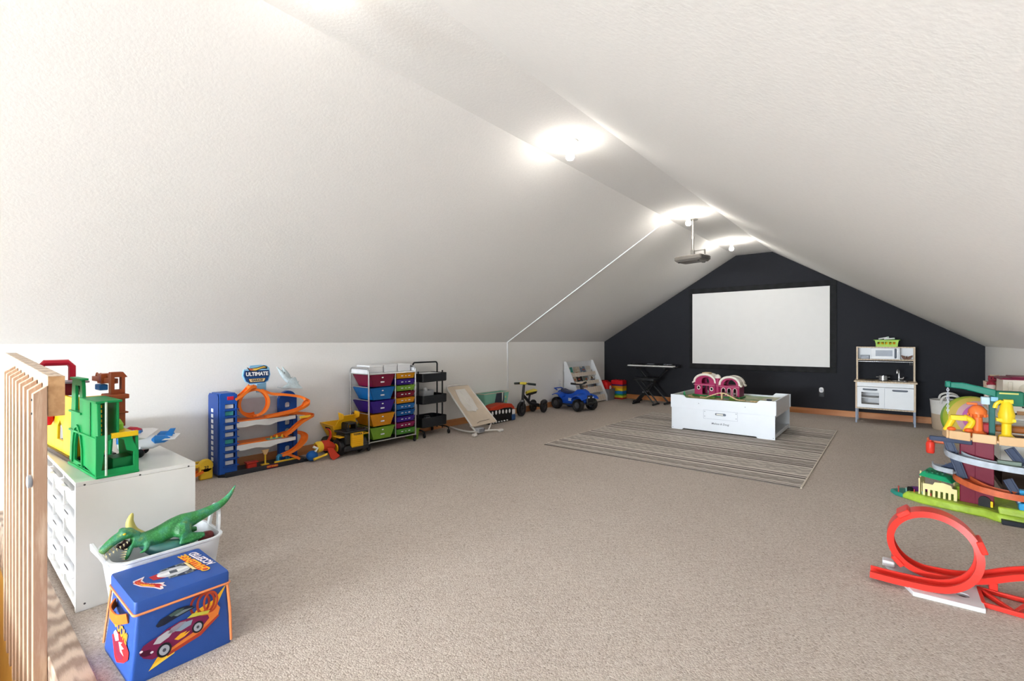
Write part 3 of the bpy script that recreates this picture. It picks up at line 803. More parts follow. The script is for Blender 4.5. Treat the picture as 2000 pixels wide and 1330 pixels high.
lid.loft([rq(lq, 0.238), rq(lq, 0.274), rq([(x * 0.985, y * 0.985) for x, y in lq], 0.281)])
lido = lid.build('lid', M_bf, tbx)
pp = MB(); pth = [Vector(q) for q in rq([(x * 1.012, y * 1.012) for x, y in lq], 0.238)]
pp.tube(pth, 0.0042, 6, closed=True); pp.build('lid_piping', ORP, lido)
pp = MB(); pp.tube([(0.158, 0.158, 0.01), (0.158, 0.155, 0.12), (0.154, 0.146, 0.235)], 0.005, 6)
pp.build('corner_piping', ORP, tbx)
pp = MB(); pp.tube([(-0.163, -0.168, 0.03), (-0.163, -0.158, 0.12), (-0.16, -0.145, 0.235)], 0.004, 6); pp.build('corner_piping', ORP, tbx)
# side handles (orange loops)
h = MB(); sp = spline([(-0.085, -0.147, 0.205), (-0.05, -0.168, 0.197), (0.0, -0.172, 0.196), (0.045, -0.166, 0.197), (0.08, -0.146, 0.205)], 4)
h.sweep(sp, [(-0.003, -0.020), (0.003, -0.020), (0.003, 0.014), (-0.003, 0.014)]); h.build('handle', P('#EE7B2E'), tbx, 0.001)
h = MB(); sp = spline([(-0.07, 0.151, 0.18), (0.0, 0.178, 0.165), (0.085, 0.156, 0.18)], 5)
h.sweep(sp, [(-0.003, -0.035), (0.003, -0.035), (0.003, 0.02), (-0.003, 0.02)]); h.build('handle', P('#EE7B2E'), tbx, 0.001)
# printed artwork on the front (+x) face: u along +y, v up; the face leans, so fit a matrix
def face_M(p00, p10, p01, off=0.0006):
    p00, p10, p01 = Vector(p00), Vector(p10), Vector(p01)
    u = (p10 - p00).normalized(); n = u.cross(p01 - p00).normalized(); w = n.cross(u)
    M = Matrix((u, w, n)).transposed().to_4x4(); M.translation = p00 + n * off
    return M
FM = face_M((0.1605, -0.150, 0.012), (0.1585, 0.158, 0.012), (0.1525, -0.136, 0.235), 0.0025)
lay = [0]
def pr(name, poly, col, M, lvl, rough=0.45):
    return MB().prism(poly, 0.0004 * lvl, 0.0004 * lvl + 0.0004, M).build(name, P(col, rough), tbx, angle=80)
S = 1.0
def Q(*a): return [(x / 1000, y / 1000) for x, y in a]
pr('print_background', Q((45, 18), (70, 52), (135, 70), (120, 42)), '#F2B92B', FM, 1)
pr('print_background', Q((45, 18), (120, 42), (125, 52), (60, 34)), '#F5CF4A', FM, 2)
pr('print_background', Q((150, 105), (190, 162), (250, 178), (295, 222), (252, 140), (225, 104), (180, 96)), '#F2B92B', FM, 1)
pr('print_track', Q((88, 46), (200, 72), (262, 112), (270, 140), (258, 160), (232, 160), (205, 150), (175, 150), (120, 100), (60, 62)), '#E7823A', FM, 3)
pr('print_track', Q((100, 42), (205, 66), (268, 112), (262, 116), (200, 78), (96, 52)), '#B5402A', FM, 4)
def ringp(cx, cy, rx, ry, w, col, lvl):
    o_ = [(cx + rx * math.cos(a), cy + ry * math.sin(a)) for a in [2 * PI * k / 24 for k in range(24)]]
    i_ = [(cx + (rx - w) * math.cos(a), cy + (ry - w * 1.1) * math.sin(a)) for a in [2 * PI * k / 24 for k in range(24)]]
    return MB().plate(o_, [i_], 0.0004 * lvl, 0.0004 * lvl + 0.0004, FM).build('print_loop', P(col), tbx)
ringp(0.203, 0.180, 0.034, 0.042, 0.008, '#8E2F1E', 5)
ringp(0.222, 0.178, 0.032, 0.042, 0.008, '#A53B22', 6)
ringp(0.238, 0.176, 0.026, 0.040, 0.007, '#B8482A', 7)
pr('print_car_body', Q((18, 92), (30, 112), (52, 120), (72, 124), (98, 138), (140, 148), (172, 146), (196, 140), (228, 130), (232, 118), (215, 102), (190, 92), (150, 80), (110, 66), (80, 56), (56, 54), (30, 70)), '#7A1E4C', FM, 8)
pr('print_car_window', Q((122, 120), (148, 138), (178, 136), (172, 120), (140, 112)), '#8FA3B8', FM, 9)
pr('print_car_hood', Q((58, 104), (72, 122), (100, 132), (122, 126), (104, 108), (78, 98)), '#B9BBC4', FM, 9)
pr('print_car_hood', Q((100, 120), (112, 136), (140, 144), (158, 140), (146, 132), (120, 118)), '#9A8FA0', FM, 9)
pr('print_flame', Q((120, 92), (140, 104), (160, 104), (150, 96), (170, 100), (152, 88), (132, 84)), '#F0B02C', FM, 10)
pr('print_wing', Q((160, 148), (228, 136), (235, 146), (215, 150), (178, 158)), '#C9C24A', FM, 9)
for cx, cy, r_ in ((0.090, 0.070, 0.022), (0.194, 0.102, 0.019)):
    pr('print_tyre', [(cx + r_ * math.cos(a), cy + r_ * 1.1 * math.sin(a)) for a in [2 * PI * k / 20 for k in range(20)]], '#22232B', FM, 11)
    pr('print_rim', [(cx + r_ * .7 * math.cos(a), cy + r_ * .78 * math.sin(a)) for a in [2 * PI * k / 20 for k in range(20)]], '#A9AEBA', FM, 12)
    pr('print_hub', [(cx + r_ * .25 * math.cos(a), cy + r_ * .28 * math.sin(a)) for a in [2 * PI * k / 12 for k in range(12)]], '#4A4D5A', FM, 13)
pr('print_grille', Q((20, 84), (26, 96), (50, 92), (52, 72), (34, 74)), '#4E1030', FM, 10)
for q in ((24, 96), (54, 80)):
    pr('print_headlight', [((q[0] + 5 * math.cos(a)) / 1000, (q[1] + 4 * math.sin(a)) / 1000) for a in [2 * PI * k / 10 for k in range(10)]], '#E6E2EC', FM, 11)
pr('print_small_car', Q((66, 164), (80, 180), (104, 186), (130, 196), (160, 194), (178, 186), (186, 176), (160, 172), (128, 166), (92, 156), (72, 156)), '#20263A', FM, 8)
pr('print_small_car_window', Q((104, 184), (130, 192), (152, 190), (140, 180), (112, 176)), '#49605C', FM, 9)
pr('print_small_car_stripe', Q((120, 176), (150, 184), (180, 180), (160, 176), (130, 170)), '#7A8A8E', FM, 9)
# left (-y) face print
LM = face_M((-0.166, -0.1665, 0.012), (0.161, -0.1565, 0.012), (-0.159, -0.1415, 0.235), 0.003)
lettering('VROOOM!', 0.048, P('#F39A2C'), tbx, LM @ T(0.150, 0.128, 0.0012) @ RZ(-6), bold=0.0018, sx=0.95, h=0.0004, name='lettering_vroom')
pr('print_badge', Q((90, 78), (140, 108), (230, 110), (288, 90), (290, 66), (250, 40), (180, 16), (150, 22)), '#D4262E', LM, 1)
pr('print_car_body', Q((105, 70), (130, 92), (170, 94), (215, 74), (240, 50), (200, 30), (165, 34), (140, 52)), '#8C2440', LM, 2)
pr('print_car_hood', Q((105, 92), (125, 108), (160, 104), (172, 88), (140, 74)), '#C8CAD4', LM, 3)
pr('print_flame', Q((175, 84), (215, 96), (200, 84), (240, 84), (215, 72), (245, 62), (205, 62)), '#E9D2D0', LM, 4)
# lid print: wing-shaped flame logo, racing car and lettering
TM = T(0, 0, 0.2812) 
def lp(name, poly, col, lvl): return MB().prism(poly, 0.0004 * lvl, 0.0004 * lvl + 0.0004, TM).build(name, P(col), lido)
# lid coordinates: x toward the viewer, y along the length
def LQ(*a): return [(x / 1000, y / 1000) for x, y in a]
lp('print_logo_edge', LQ((-28, -108), (0, -112), (40, -100), (85, -72), (120, -60), (118, -50), (95, -48), (105, -38), (80, -42), (70, -34), (50, -60), (22, -82), (-10, -84), (-40, -70)), '#E4D6D8', 1)
lp('print_logo_red', LQ((-20, -104), (4, -107), (40, -95), (82, -68), (108, -57), (88, -54), (92, -46), (70, -50), (52, -64), (24, -86), (-8, -90), (-24, -82)), '#C3242E', 2)
lp('print_logo_flame', LQ((-14, -100), (6, -103), (40, -92), (78, -66), (62, -66), (30, -86), (0, -94)), '#F3C22E', 3)
lettering('HOT WHEELS', 0.019, P('#C3242E'), lido, TM @ T(0.032, -0.082, 0.0018) @ RZ(210), bold=0.0006, sx=0.85, h=0.0004)
lp('print_red_panel', LQ((-20, -62), (22, -56), (30, -20), (-26, -24)), '#B3242C', 1)
lp('print_car_shadow', LQ((-48, -18), (50, -10), (62, 40), (52, 82), (-44, 74), (-60, 30)), '#2A3350', 1)
lp('print_car_body', LQ((-26, -34), (10, -38), (30, -20), (40, 10), (30, 52), (12, 66), (-12, 64), (-32, 44), (-40, 6), (-34, -16)), '#C9CBD2', 2)
lp('print_car_stripe', LQ((-10, -40), (8, -40), (14, 20), (6, 60), (-8, 58), (-12, 10)), '#EDEEF0', 3)
lp('print_cockpit', LQ((-14, 0), (12, -2), (16, 22), (-12, 24)), '#5A5E6A', 4)
for (x, y) in ((-40, -8), (44, -2), (-46, 44), (50, 50)):
    lp('print_tyre', LQ((x - 9, y - 14), (x + 9, y - 14), (x + 10, y + 14), (x - 10, y + 14)), '#7D828C', 3)
    lp('print_tyre_hub', LQ((x - 4, y - 8), (x + 4, y - 8), (x + 4, y + 8), (x - 4, y + 8)), '#33363D', 4)
lp('print_banner', LQ((-118, 62), (60, 76), (82, 96), (70, 112), (-20, 98), (-120, 84)), '#D9472A', 5)
lp('print_glow', LQ((-52, 60), (40, 64), (50, 76), (-40, 74)), '#F3D79A', 5)
lettering('CHALLENGE', 0.040, P('#F4B62E'), lido, TM @ T(-0.020, 0.088, 0.0026) @ RZ(6) @ RZ(180), bold=0.0012, sx=1.02, h=0.0004, name='lettering_challenge')
lettering('ACCEPTED', 0.038, P('#EDE4EE'), lido, TM @ T(-0.040, 0.120, 0.0026) @ RZ(6) @ RZ(180), bold=0.0014, sx=0.95, h=0.0004, name='lettering_accepted')
# ------------------------------------------------------------------ toy car garage by the left wall (front faces the room, local x runs along the wall)
gb = P('#1F55B0'); gbd = P('#173E86'); gor = P('#F07A2A'); gwh = P('#E6E7E8'); gdk = P('#2E3036'); gtl = P('#4FB6B0'); gye = P('#F2C73A'); glb = P('#8CC4E6')
gg = thing('toy_garage', 'blue and orange toy car garage with loop track and sign', 'toy garage', (-4.575, 1.935, 0), 90)
bpl = MB().prism([(-0.36, -0.12), (0.30, -0.13), (0.37, -0.13), (0.40, -0.10), (0.36, 0.10), (-0.38, 0.10), (-0.40, -0.08)], 0.0, 0.03)
bpl.build('base_plate', gdk, gg, 0.006)
bx('front_lip', gdk, gg, -0.36, 0.33, -0.135, -0.115, 0.0, 0.042, 0.004)
# left tower: a tall shaft with parking bays
twr = MB()
twr.plate([(-0.40, 0.03), (-0.26, 0.03), (-0.26, 0.71), (-0.285, 0.725), (-0.39, 0.725), (-0.40, 0.71)],
          [[(-0.355, 0.10 + k * 0.061), (-0.275, 0.10 + k * 0.061), (-0.275, 0.14 + k * 0.061), (-0.355, 0.14 + k * 0.061)] for k in range(9)], 0.0, 0.012, T(0, -0.10, 0) @ XZ)
twr.bx(-0.40, -0.388, -0.10, 0.10, 0.03, 0.715); twr.bx(-0.272, -0.26, -0.10, 0.10, 0.03, 0.71)
twr.bx(-0.40, -0.26, 0.088, 0.10, 0.03, 0.715); twr.bx(-0.39, -0.27, -0.10, 0.10, 0.70, 0.724)
twr.build('left_tower', gb, gg, 0.003)
twf = MB().plate([(-0.11, 0.03), (0.11, 0.03), (0.11, 0.70), (0.09, 0.72), (-0.09, 0.72), (-0.11, 0.70)], [], 0, 0.010, T(-0.402, 0, 0) @ YZm)
twf.build('side_panel', gbd, gg, 0.003)
for k in range(9):                       # little cards in the bays
    c_ = (gtl if k in (3, 7) else gwh)
    bx('bay_card', c_, gg, -0.352, -0.285, -0.096, -0.09, 0.102 + k * 0.061, 0.136 + k * 0.061, 0.001)
    bx('bay_shelf', gb, gg, -0.37, -0.25, -0.13, 0.0, 0.092 + k * 0.061, 0.097 + k * 0.061)
for k in range(11):
    bx('side_card', gwh, gg, -0.416, -0.411, -0.01, 0.03, 0.09 + k * 0.047, 0.12 + k * 0.047)
bx('flag', RED, gg, -0.34, -0.29, -0.118, -0.111, 0.665, 0.695, 0.001)
# right tower: tall rounded panel plus the front post
rt_ = MB().plate([(0.16, 0.03), (0.33, 0.03), (0.33, 0.62)] + arc(0.245, 0.60, 0.085, 14, 166, 10, 0.09) + [(0.16, 0.62)], [[(x, z) for x, z in rrect(0.215, 0.265, 0.10 + k * 0.085, 0.155 + k * 0.085, 0.018, 3)] for k in range(6)], 0, 0.05, T(0, 0.06, 0) @ XZ)
rt_.build('right_tower', gb, gg, 0.004)
for k in range(6): bx('bay_card', gwh, gg, 0.215, 0.265, 0.03, 0.035, 0.105 + k * 0.085, 0.15 + k * 0.085)
MB().bx(0.245, 0.285, -0.095, -0.06, 0.03, 0.45).build('front_post', gbd, gg, 0.005)
# decks
for z, sl_ in ((0.45, 0.0), (0.245, 0.0)):
    d = MB().plate([(-0.27, -0.035), (-0.20, -0.04), (-0.10, -0.03), (-0.03, -0.045), (0.02, -0.05), (0.09, -0.03), (0.26, -0.02), (0.26, 0.012), (-0.27, 0.012)], [], -0.17, 0.0, T(0, -0.112, z) @ XZ)
    d.build('deck', gwh, gg, 0.003)
    bx('road', gor, gg, -0.26, 0.20, -0.10, 0.06, z + 0.012, z + 0.022, 0.003)
bx('rear_panel', mat('garage_window', '#C4CCD6', 0.3), gg, -0.26, 0.17, 0.085, 0.093, 0.47, 0.64)
for k in range(3):
    MB().prism([(0.02 + k * 0.05, 0.267), (0.05 + k * 0.05, 0.267), (0.035 + k * 0.05, 0.30)], -0.004, 0.004, T(0, -0.10, 0) @ XZ).build('cone', gye, gg, 0.001)
bx('teal_patch', gtl, gg, 0.0, 0.13, -0.11, -0.06, 0.266, 0.272)
# orange tracks
TR = [(-0.033, 0.018), (-0.033, -0.005), (0.033, -0.005), (0.033, 0.018), (0.028, 0.018), (0.028, 0.0), (-0.028, 0.0), (-0.028, 0.018)]
def track(name, pts, n=6, normals=None, m=gor, parent=gg, prof=TR, inward=None):
    sp = spline(pts, n)
    nr = None
    if inward is not None: nr = [(Vector(inward) - p_) * V(1, 1, 1).x for p_ in sp]
    return MB().sweep(sp, prof, normals=nr).build(name, m, parent)
lc = (-0.10, 0.0, 0.615)
loop = [(lc[0] + 0.125 * math.cos(R(a)), -0.085 + 0.0005 * (a + 90) * 0.4, lc[2] + 0.125 * math.sin(R(a))) for a in range(-90, 290, 18)]
track('loop_track', loop, 3, inward=(lc[0], -0.05, lc[2]))
track('entry_ramp', [(-0.27, -0.08, 0.655), (-0.20, -0.08, 0.70), (-0.14, -0.075, 0.755), (-0.12, -0.07, 0.768)], 5)
bx('ramp_cap', gor, gg, -0.16, -0.09, -0.105, -0.04, 0.745, 0.775, 0.008)
track('upper_curve', [(-0.03, -0.03, 0.72), (0.06, -0.05, 0.675), (0.16, -0.06, 0.66), (0.26, -0.06, 0.64), (0.33, -0.07, 0.62), (0.37, -0.09, 0.585), (0.35, -0.12, 0.545), (0.26, -0.13, 0.51), (0.12, -0.125, 0.49), (-0.02, -0.11, 0.475)], 6)
track('middle_curve', [(0.05, -0.08, 0.475), (0.18, -0.05, 0.475), (0.29, -0.04, 0.465), (0.38, -0.06, 0.45), (0.42, -0.09, 0.435), (0.36, -0.125, 0.415), (0.29, -0.13, 0.38), (0.21, -0.13, 0.32), (0.15, -0.12, 0.28)], 6)
track('lower_curve', [(0.10, -0.05, 0.27), (0.20, -0.03, 0.285), (0.29, -0.04, 0.28), (0.345, -0.07, 0.26), (0.345, -0.11, 0.22), (0.28, -0.14, 0.165), (0.20, -0.145, 0.125), (0.12, -0.13, 0.10)], 6)
track('exit_ramp', [(0.17, -0.09, 0.10), (0.24, -0.10, 0.065), (0.29, -0.11, 0.035)], 4)
bx('yellow_gate', gye, gg, 0.29, 0.40, -0.135, -0.12, 0.425, 0.45, 0.004)
# things on the base plate
bx('red_booth', P('#C8382C'), gg, -0.17, -0.09, -0.10, -0.05, 0.03, 0.075, 0.006); bx('booth_roof', P('#C8382C'), gg, -0.18, -0.08, -0.11, -0.045, 0.077, 0.09, 0.004)
MB().cyl((-0.01, -0.08, 0.03), (-0.01, -0.08, 0.13), 0.007).build('lever_stem', gye, gg)
MB().prism([(-0.012, 0.13), (0.012, 0.13), (0.035, 0.175), (-0.035, 0.175)], -0.008, 0.008, T(-0.01, -0.08, 0) @ XZ).build('lever_paddle', P('#D9B483'), gg, 0.003)
bx('lever_foot', gye, gg, -0.045, 0.02, -0.10, -0.06, 0.03, 0.045, 0.003)
arch_ = MB().plate([(0.09, 0.03), (0.20, 0.03), (0.20, 0.09), (0.18, 0.11), (0.11, 0.11), (0.09, 0.09)], [[(0.115, 0.035), (0.175, 0.035), (0.175, 0.085), (0.115, 0.085)]], -0.02, 0.02, T(0, -0.09, 0) @ XZ)
arch_.build('wash_arch', P('#3E9AD0'), gg, 0.004)
bx('yellow_lever', gye, gg, 0.06, 0.27, -0.115, -0.10, 0.035, 0.055, 0.004)
bx('name_badge', RED, gg, -0.02, 0.08, -0.1375, -0.1355, 0.012, 0.036, 0.002)
lettering('HOT WHEELS', 0.016, P('#F2C73A'), gg, T(0.03, -0.138, 0.024) @ XZ, bold=0.0005, h=0.0006)
# sign on its pale post
sg = MB().prism([(-0.055, 0.70), (0.03, 0.70), (0.03, 0.80), (-0.055, 0.80)], -0.01, 0.01, T(0, 0.0, 0) @ XZ); sg.build('sign_post', glb, gg, 0.003)
so = MB().prism([(-0.185, 0.86), (-0.175, 0.915), (-0.13, 0.925), (-0.12, 0.95), (-0.04, 0.955), (0.02, 0.95), (0.05, 0.925), (0.06, 0.86), (0.04, 0.80), (0.0, 0.78), (-0.12, 0.78), (-0.16, 0.805)], -0.008, 0.008, T(0, -0.02, 0) @ XZ)
sgn = so.build('sign_board', glb, gg, 0.002)
def sp_(name, poly, col, lvl): return MB().prism(poly, 0.008 + 0.0008 * lvl, 0.0095 + 0.0008 * lvl, T(0, -0.02, 0) @ XZ).build(name, P(col), sgn)
sp_('navy_panel', [(-0.175, 0.865), (-0.168, 0.905), (0.045, 0.905), (0.05, 0.865), (0.035, 0.81), (0.005, 0.79), (-0.125, 0.79), (-0.155, 0.81)], '#1D4E8C', 0)
sp_('dark_panel', [(-0.165, 0.845), (-0.162, 0.90), (0.042, 0.90), (0.042, 0.845)], '#16335E', 1)
sp_('flame_edge', [(-0.15, 0.938), (-0.125, 0.925), (-0.06, 0.932), (0.0, 0.948), (0.03, 0.935), (0.028, 0.915), (-0.02, 0.918), (-0.07, 0.898), (-0.125, 0.90)], '#20242E', 1)
sp_('flame', [(-0.135, 0.926), (-0.11, 0.922), (-0.06, 0.926), (0.0, 0.940), (0.02, 0.93), (-0.02, 0.926), (-0.07, 0.905), (-0.118, 0.906)], '#F0C85A', 2)
sp_('flame_tip', [(-0.135, 0.926), (-0.10, 0.920), (-0.09, 0.91), (-0.118, 0.906)], '#D5624A', 3)
sp_('tan_plate', [(-0.14, 0.834), (0.02, 0.834), (0.005, 0.796), (-0.125, 0.796)], '#1B1D22', 1)
sp_('tan_plate_face', [(-0.132, 0.829), (0.012, 0.829), (0.0, 0.801), (-0.12, 0.801)], '#E3C99A', 2)
lettering('ULTIMATE', 0.046, P('#F4F4F6'), sgn, T(-0.06, -0.0315, 0.872) @ XZ, bold=0.0018, sx=0.92, h=0.001)
lettering('GARAGE', 0.024, P('#2A2622'), sgn, T(-0.06, -0.0312, 0.815) @ XZ, bold=0.001, sx=1.05, h=0.001)

# pale winged dragon perched on the garage
dr = thing('toy_dragon', 'pale grey-blue winged toy dragon perched on top of the garage', 'toy dragon', (-4.56, 2.165, 0.705), 90)
M_drg = mat('dragon_pale', '#C3D2D8', 0.4, var=0.12, scale=40, bump=0.3, bscale=90)
b = MB()
b.tube(spline([(-0.115, -0.02, 0.225), (-0.085, -0.02, 0.185), (-0.04, -0.01, 0.135), (0.02, 0, 0.085), (0.08, 0, 0.045), (0.125, 0.0, 0.0)], 4), [0.005, 0.007, 0.009, 0.011, 0.014, 0.018, 0.022, 0.025, 0.028, 0.03, 0.032, 0.033, 0.033, 0.031, 0.028, 0.025, 0.021, 0.016, 0.012, 0.008, 0.005], 10)
b.tube(spline([(-0.065, -0.02, 0.225), (-0.05, -0.02, 0.195), (-0.025, -0.01, 0.16), (0.0, 0, 0.12)], 3), [0.005, 0.007, 0.01, 0.013, 0.017, 0.02, 0.023, 0.025, 0.026, 0.026], 8)
b.tube(spline([(0.06, 0, 0.03), (0.0, -0.02, 0.018), (-0.06, -0.03, 0.02), (-0.12, -0.03, 0.035)], 3), [0.014, 0.014, 0.013, 0.012, 0.011, 0.010, 0.008, 0.006, 0.005, 0.004], 8)
b.build('body', M_drg, dr, remesh=0.006, smooth=2)
wgm = MB().loft([[(0.0, -0.03, 0.10), (0.05, -0.035, 0.12), (0.06, -0.033, 0.115), (0.01, -0.03, 0.09)], [(-0.04, -0.07, 0.06), (0.06, -0.08, 0.055), (0.07, -0.078, 0.05), (-0.03, -0.07, 0.052)], [(-0.10, -0.10, 0.035), (0.10, -0.09, 0.01), (0.10, -0.088, 0.006), (-0.09, -0.10, 0.03)]])
wgm.build('wing', M_drg, dr)
for k in range(4):
    MB().tube([(-0.01 + 0.03 * k, -0.02, 0.115 - 0.022 * k), (0.02 + 0.03 * k, 0.0, 0.15 - 0.024 * k)], [0.008, 0.001], 6).build('spine', M_drg, dr)
MB().ell((-0.05, -0.035, 0.165), 0.005, 8, 6).build('eye', P('#4B5A60'), dr)

# yellow and orange launcher at the garage's end
ln = thing('car_launcher', 'yellow and orange toy car launcher between cabinet and garage', 'toy', (-4.56, 1.408, 0), 90)
MB().lathe([(0, -0.025), (0.05, -0.025), (0.055, -0.015), (0.055, 0.015), (0.05, 0.025), (0, 0.025)], 22, T(0.05, -0.01, 0.115) @ RX(90)).build('wheel_hub', gye, ln)
MB().bx(0.0, 0.10, -0.035, 0.015, 0.0, 0.10).build('stand', gye, ln, 0.01)
lettering('22', 0.035, P('#2A2622'), ln, T(0.05, -0.0355, 0.10) @ XZ, bold=0.001, h=0.001)
bx('arm', gye, ln, -0.26, 0.02, -0.03, -0.005, 0.11, 0.135, 0.004)
bx('arm', gye, ln, -0.26, 0.05, 0.05, 0.07, 0.125, 0.145, 0.004)
track('ramp', [(-0.27, -0.04, 0.005), (-0.15, -0.04, 0.02), (-0.05, -0.03, 0.045), (0.02, -0.02, 0.07)], 4, parent=ln)
MB().prism([(-0.26, 0.015), (-0.16, 0.045), (-0.13, 0.06), (-0.18, 0.055)], -0.006, 0.006, T(0, -0.07, 0) @ XZ).build('yellow_fin', gye, ln, 0.002)

# red dragon toy lying between garage and dump truck
rd_ = thing('toy_creature', 'red and yellow toy creature with curled tail lying beside the dump truck', 'toy', (-4.43, 2.405, 0), 90)
RO = P('#C83A22'); 
b = MB()
b.tube(spline([(-0.03, 0.0, 0.12), (0.04, -0.01, 0.13), (0.10, -0.02, 0.12), (0.15, -0.03, 0.09)], 4), [0.04, 0.045, 0.05, 0.052, 0.053, 0.054, 0.055, 0.054, 0.05, 0.046, 0.042, 0.038, 0.03], 12)
b.tube(spline([(0.09, 0.02, 0.13), (0.12, 0.03, 0.16), (0.145, 0.03, 0.205), (0.14, 0.03, 0.255), (0.11, 0.03, 0.285), (0.085, 0.03, 0.285)], 4), [0.022] * 4 + [0.02] * 4 + [0.019] * 4 + [0.016] * 4 + [0.010] * 4 + [0.004], 8, flat=0.5)
b.build('body', RO, rd_, remesh=0.007, smooth=2)
MB().loft([[(0.06, -0.06, 0.12), (0.12, -0.05, 0.12), (0.12, -0.04, 0.10), (0.06, -0.045, 0.10)], [(0.06, -0.12, 0.03), (0.145, -0.11, 0.05), (0.148, -0.10, 0.03), (0.07, -0.105, 0.012)], [(0.075, -0.15, 0.0), (0.16, -0.13, 0.03), (0.16, -0.12, 0.012), (0.085, -0.14, -0.0)]]).build('foot', RO, rd_, 0.004)
MB().lathe([(0.0, 0), (0.05, 0.0), (0.058, 0.03), (0.05, 0.06), (0, 0.06)], 16, T(-0.03, -0.01, 0.12) @ RY(80)).build('collar', gye, rd_)
MB().ell((-0.07, -0.01, 0.052), (0.055, 0.055, 0.05), 14, 9).build('blue_base', P('#1F66B8'), rd_)
MB().tube([(-0.07, -0.07, 0.10), (-0.05, -0.075, 0.13), (-0.09, -0.07, 0.15)], 0.012, 8).build('white_claw', WH, rd_)
MB().tube([(-0.10, -0.10, 0.035), (-0.02, -0.10, 0.05), (0.04, -0.095, 0.06)], [0.014, 0.01, 0.012], 8).build('yellow_arm', gye, rd_)

# ------------------------------------------------------------------ dump truck
YT = P('#F2B81E', 0.32); BT = mat('truck_black', '#202124', 0.4)
dt = thing('toy_dump_truck', 'yellow and black toy dump truck beside the rainbow drawer cart', 'toy truck', (-4.50, 2.737, 0), 90)
for sx_ in (-1, 1):
    for y in (-0.10, 0.13):
        w = MB().lathe([(0.0, -0.03), (0.05, -0.034), (0.074, -0.034), (0.085, -0.026), (0.087, 0), (0.085, 0.026), (0.074, 0.034), (0.05, 0.034), (0.0, 0.03)], 26, T(sx_ * 0.125, y, 0.087) @ RY(90))
        wo = w.build('wheel', BT, dt)
        MB().lathe([(0, 0.0), (0.042, 0.0), (0.046, 0.006), (0.038, 0.012), (0.014, 0.008), (0.0, 0.014)], 20, T(sx_ * 0.156, y, 0.087) @ RY(90 * sx_)).build('hub', YT, wo)
MB().bx(-0.075, 0.075, -0.16, 0.20, 0.06, 0.14).build('chassis', BT, dt, 0.008)
hd = MB(); hd.bx(-0.115, 0.10, -0.20, -0.02, 0.115, 0.235); hd.bx(-0.12, 0.12, -0.215, -0.17, 0.05, 0.11)
hd.build('front_body', BT, dt, 0.012)
bx('bumper', BT, dt, -0.14, 0.14, -0.225, -0.195, 0.055, 0.10, 0.008)
gr = bx('grille', YT, dt, -0.06, 0.072, -0.232, -0.20, 0.09, 0.235, 0.004)
for k in range(5): bx('grille_bar', YT, gr, -0.055, 0.067, -0.236, -0.231, 0.10 + k * 0.02, 0.112 + k * 0.02, 0.002)
lettering('TONKA', 0.028, BT, gr, T(0.006, -0.2335, 0.219) @ XZ, bold=0.001, h=0.0012)
bx('roof_deck', BT, dt, -0.135, 0.135, -0.22, -0.01, 0.235, 0.255, 0.008)
for sx_ in (-1, 1): bx('fender', YT, dt, sx_ * 0.13 - 0.04, sx_ * 0.13 + 0.04, -0.18, -0.06, 0.195, 0.206, 0.003)
cb_ = MB().plate([(-0.06, 0.25), (0.055, 0.25), (0.045, 0.325), (-0.05, 0.325)], [[(-0.04, 0.262), (0.036, 0.262), (0.03, 0.31), (-0.035, 0.31)]], 0, 0.01, T(0.0, -0.14, 0) @ XZ)
cb_.bx(-0.055, 0.05, -0.14, -0.03, 0.318, 0.33); cb_.bx(-0.06, -0.05, -0.13, -0.03, 0.25, 0.32); cb_.bx(0.045, 0.055, -0.13, -0.03, 0.25, 0.32)
cb_.build('cab', BT, dt, 0.004)
for sx_ in (-0.1, 0.1): MB().cyl((sx_, -0.21, 0.262), (sx_, -0.21, 0.275), 0.012).build('lamp', BT, dt)
# dump bed: hollow tapered tray with a canopy shield over the cab
bed = MB()
o_ = [(-0.145, -0.02), (0.145, -0.02), (0.145, 0.20), (-0.145, 0.20)]
bed.loft([[(-0.075, 0.02, 0.135), (0.075, 0.02, 0.135), (0.08, 0.17, 0.125), (-0.08, 0.17, 0.125)], [(-0.15, -0.02, 0.30), (0.15, -0.02, 0.30), (0.155, 0.235, 0.31), (-0.155, 0.235, 0.31)], [(-0.14, -0.012, 0.30), (0.14, -0.012, 0.30), (0.145, 0.225, 0.31), (-0.145, 0.225, 0.31)], [(-0.07, 0.03, 0.145), (0.07, 0.03, 0.145), (0.075, 0.16, 0.135), (-0.075, 0.16, 0.135)]])
bed.build('dump_bed', YT, dt, 0.003)
can = MB()
can.loft([[(-0.125, -0.025, 0.285), (0.125, -0.025, 0.285), (0.125, -0.013, 0.285), (-0.125, -0.013, 0.285)], [(-0.085, -0.05, 0.375), (0.085, -0.05, 0.375), (0.085, -0.038, 0.375), (-0.085, -0.038, 0.375)], [(-0.088, -0.07, 0.395), (0.088, -0.07, 0.395), (0.088, -0.06, 0.400), (-0.088, -0.06, 0.400)]])
for s in (-1, 1): can.hull8([(s * 0.082, -0.045, 0.345), (s * 0.092, -0.045, 0.345), (s * 0.10, -0.035, 0.435), (s * 0.09, -0.035, 0.435)], [(s * 0.082, -0.125, 0.375), (s * 0.092, -0.125, 0.375), (s * 0.10, -0.125, 0.425), (s * 0.09, -0.125, 0.425)])
can.build('canopy', YT, dt, 0.002)
lettering('TONKA', 0.026, BT, dt, T(-0.138, 0.10, 0.262) @ RY(-16) @ YZm, bold=0.001, h=0.004)

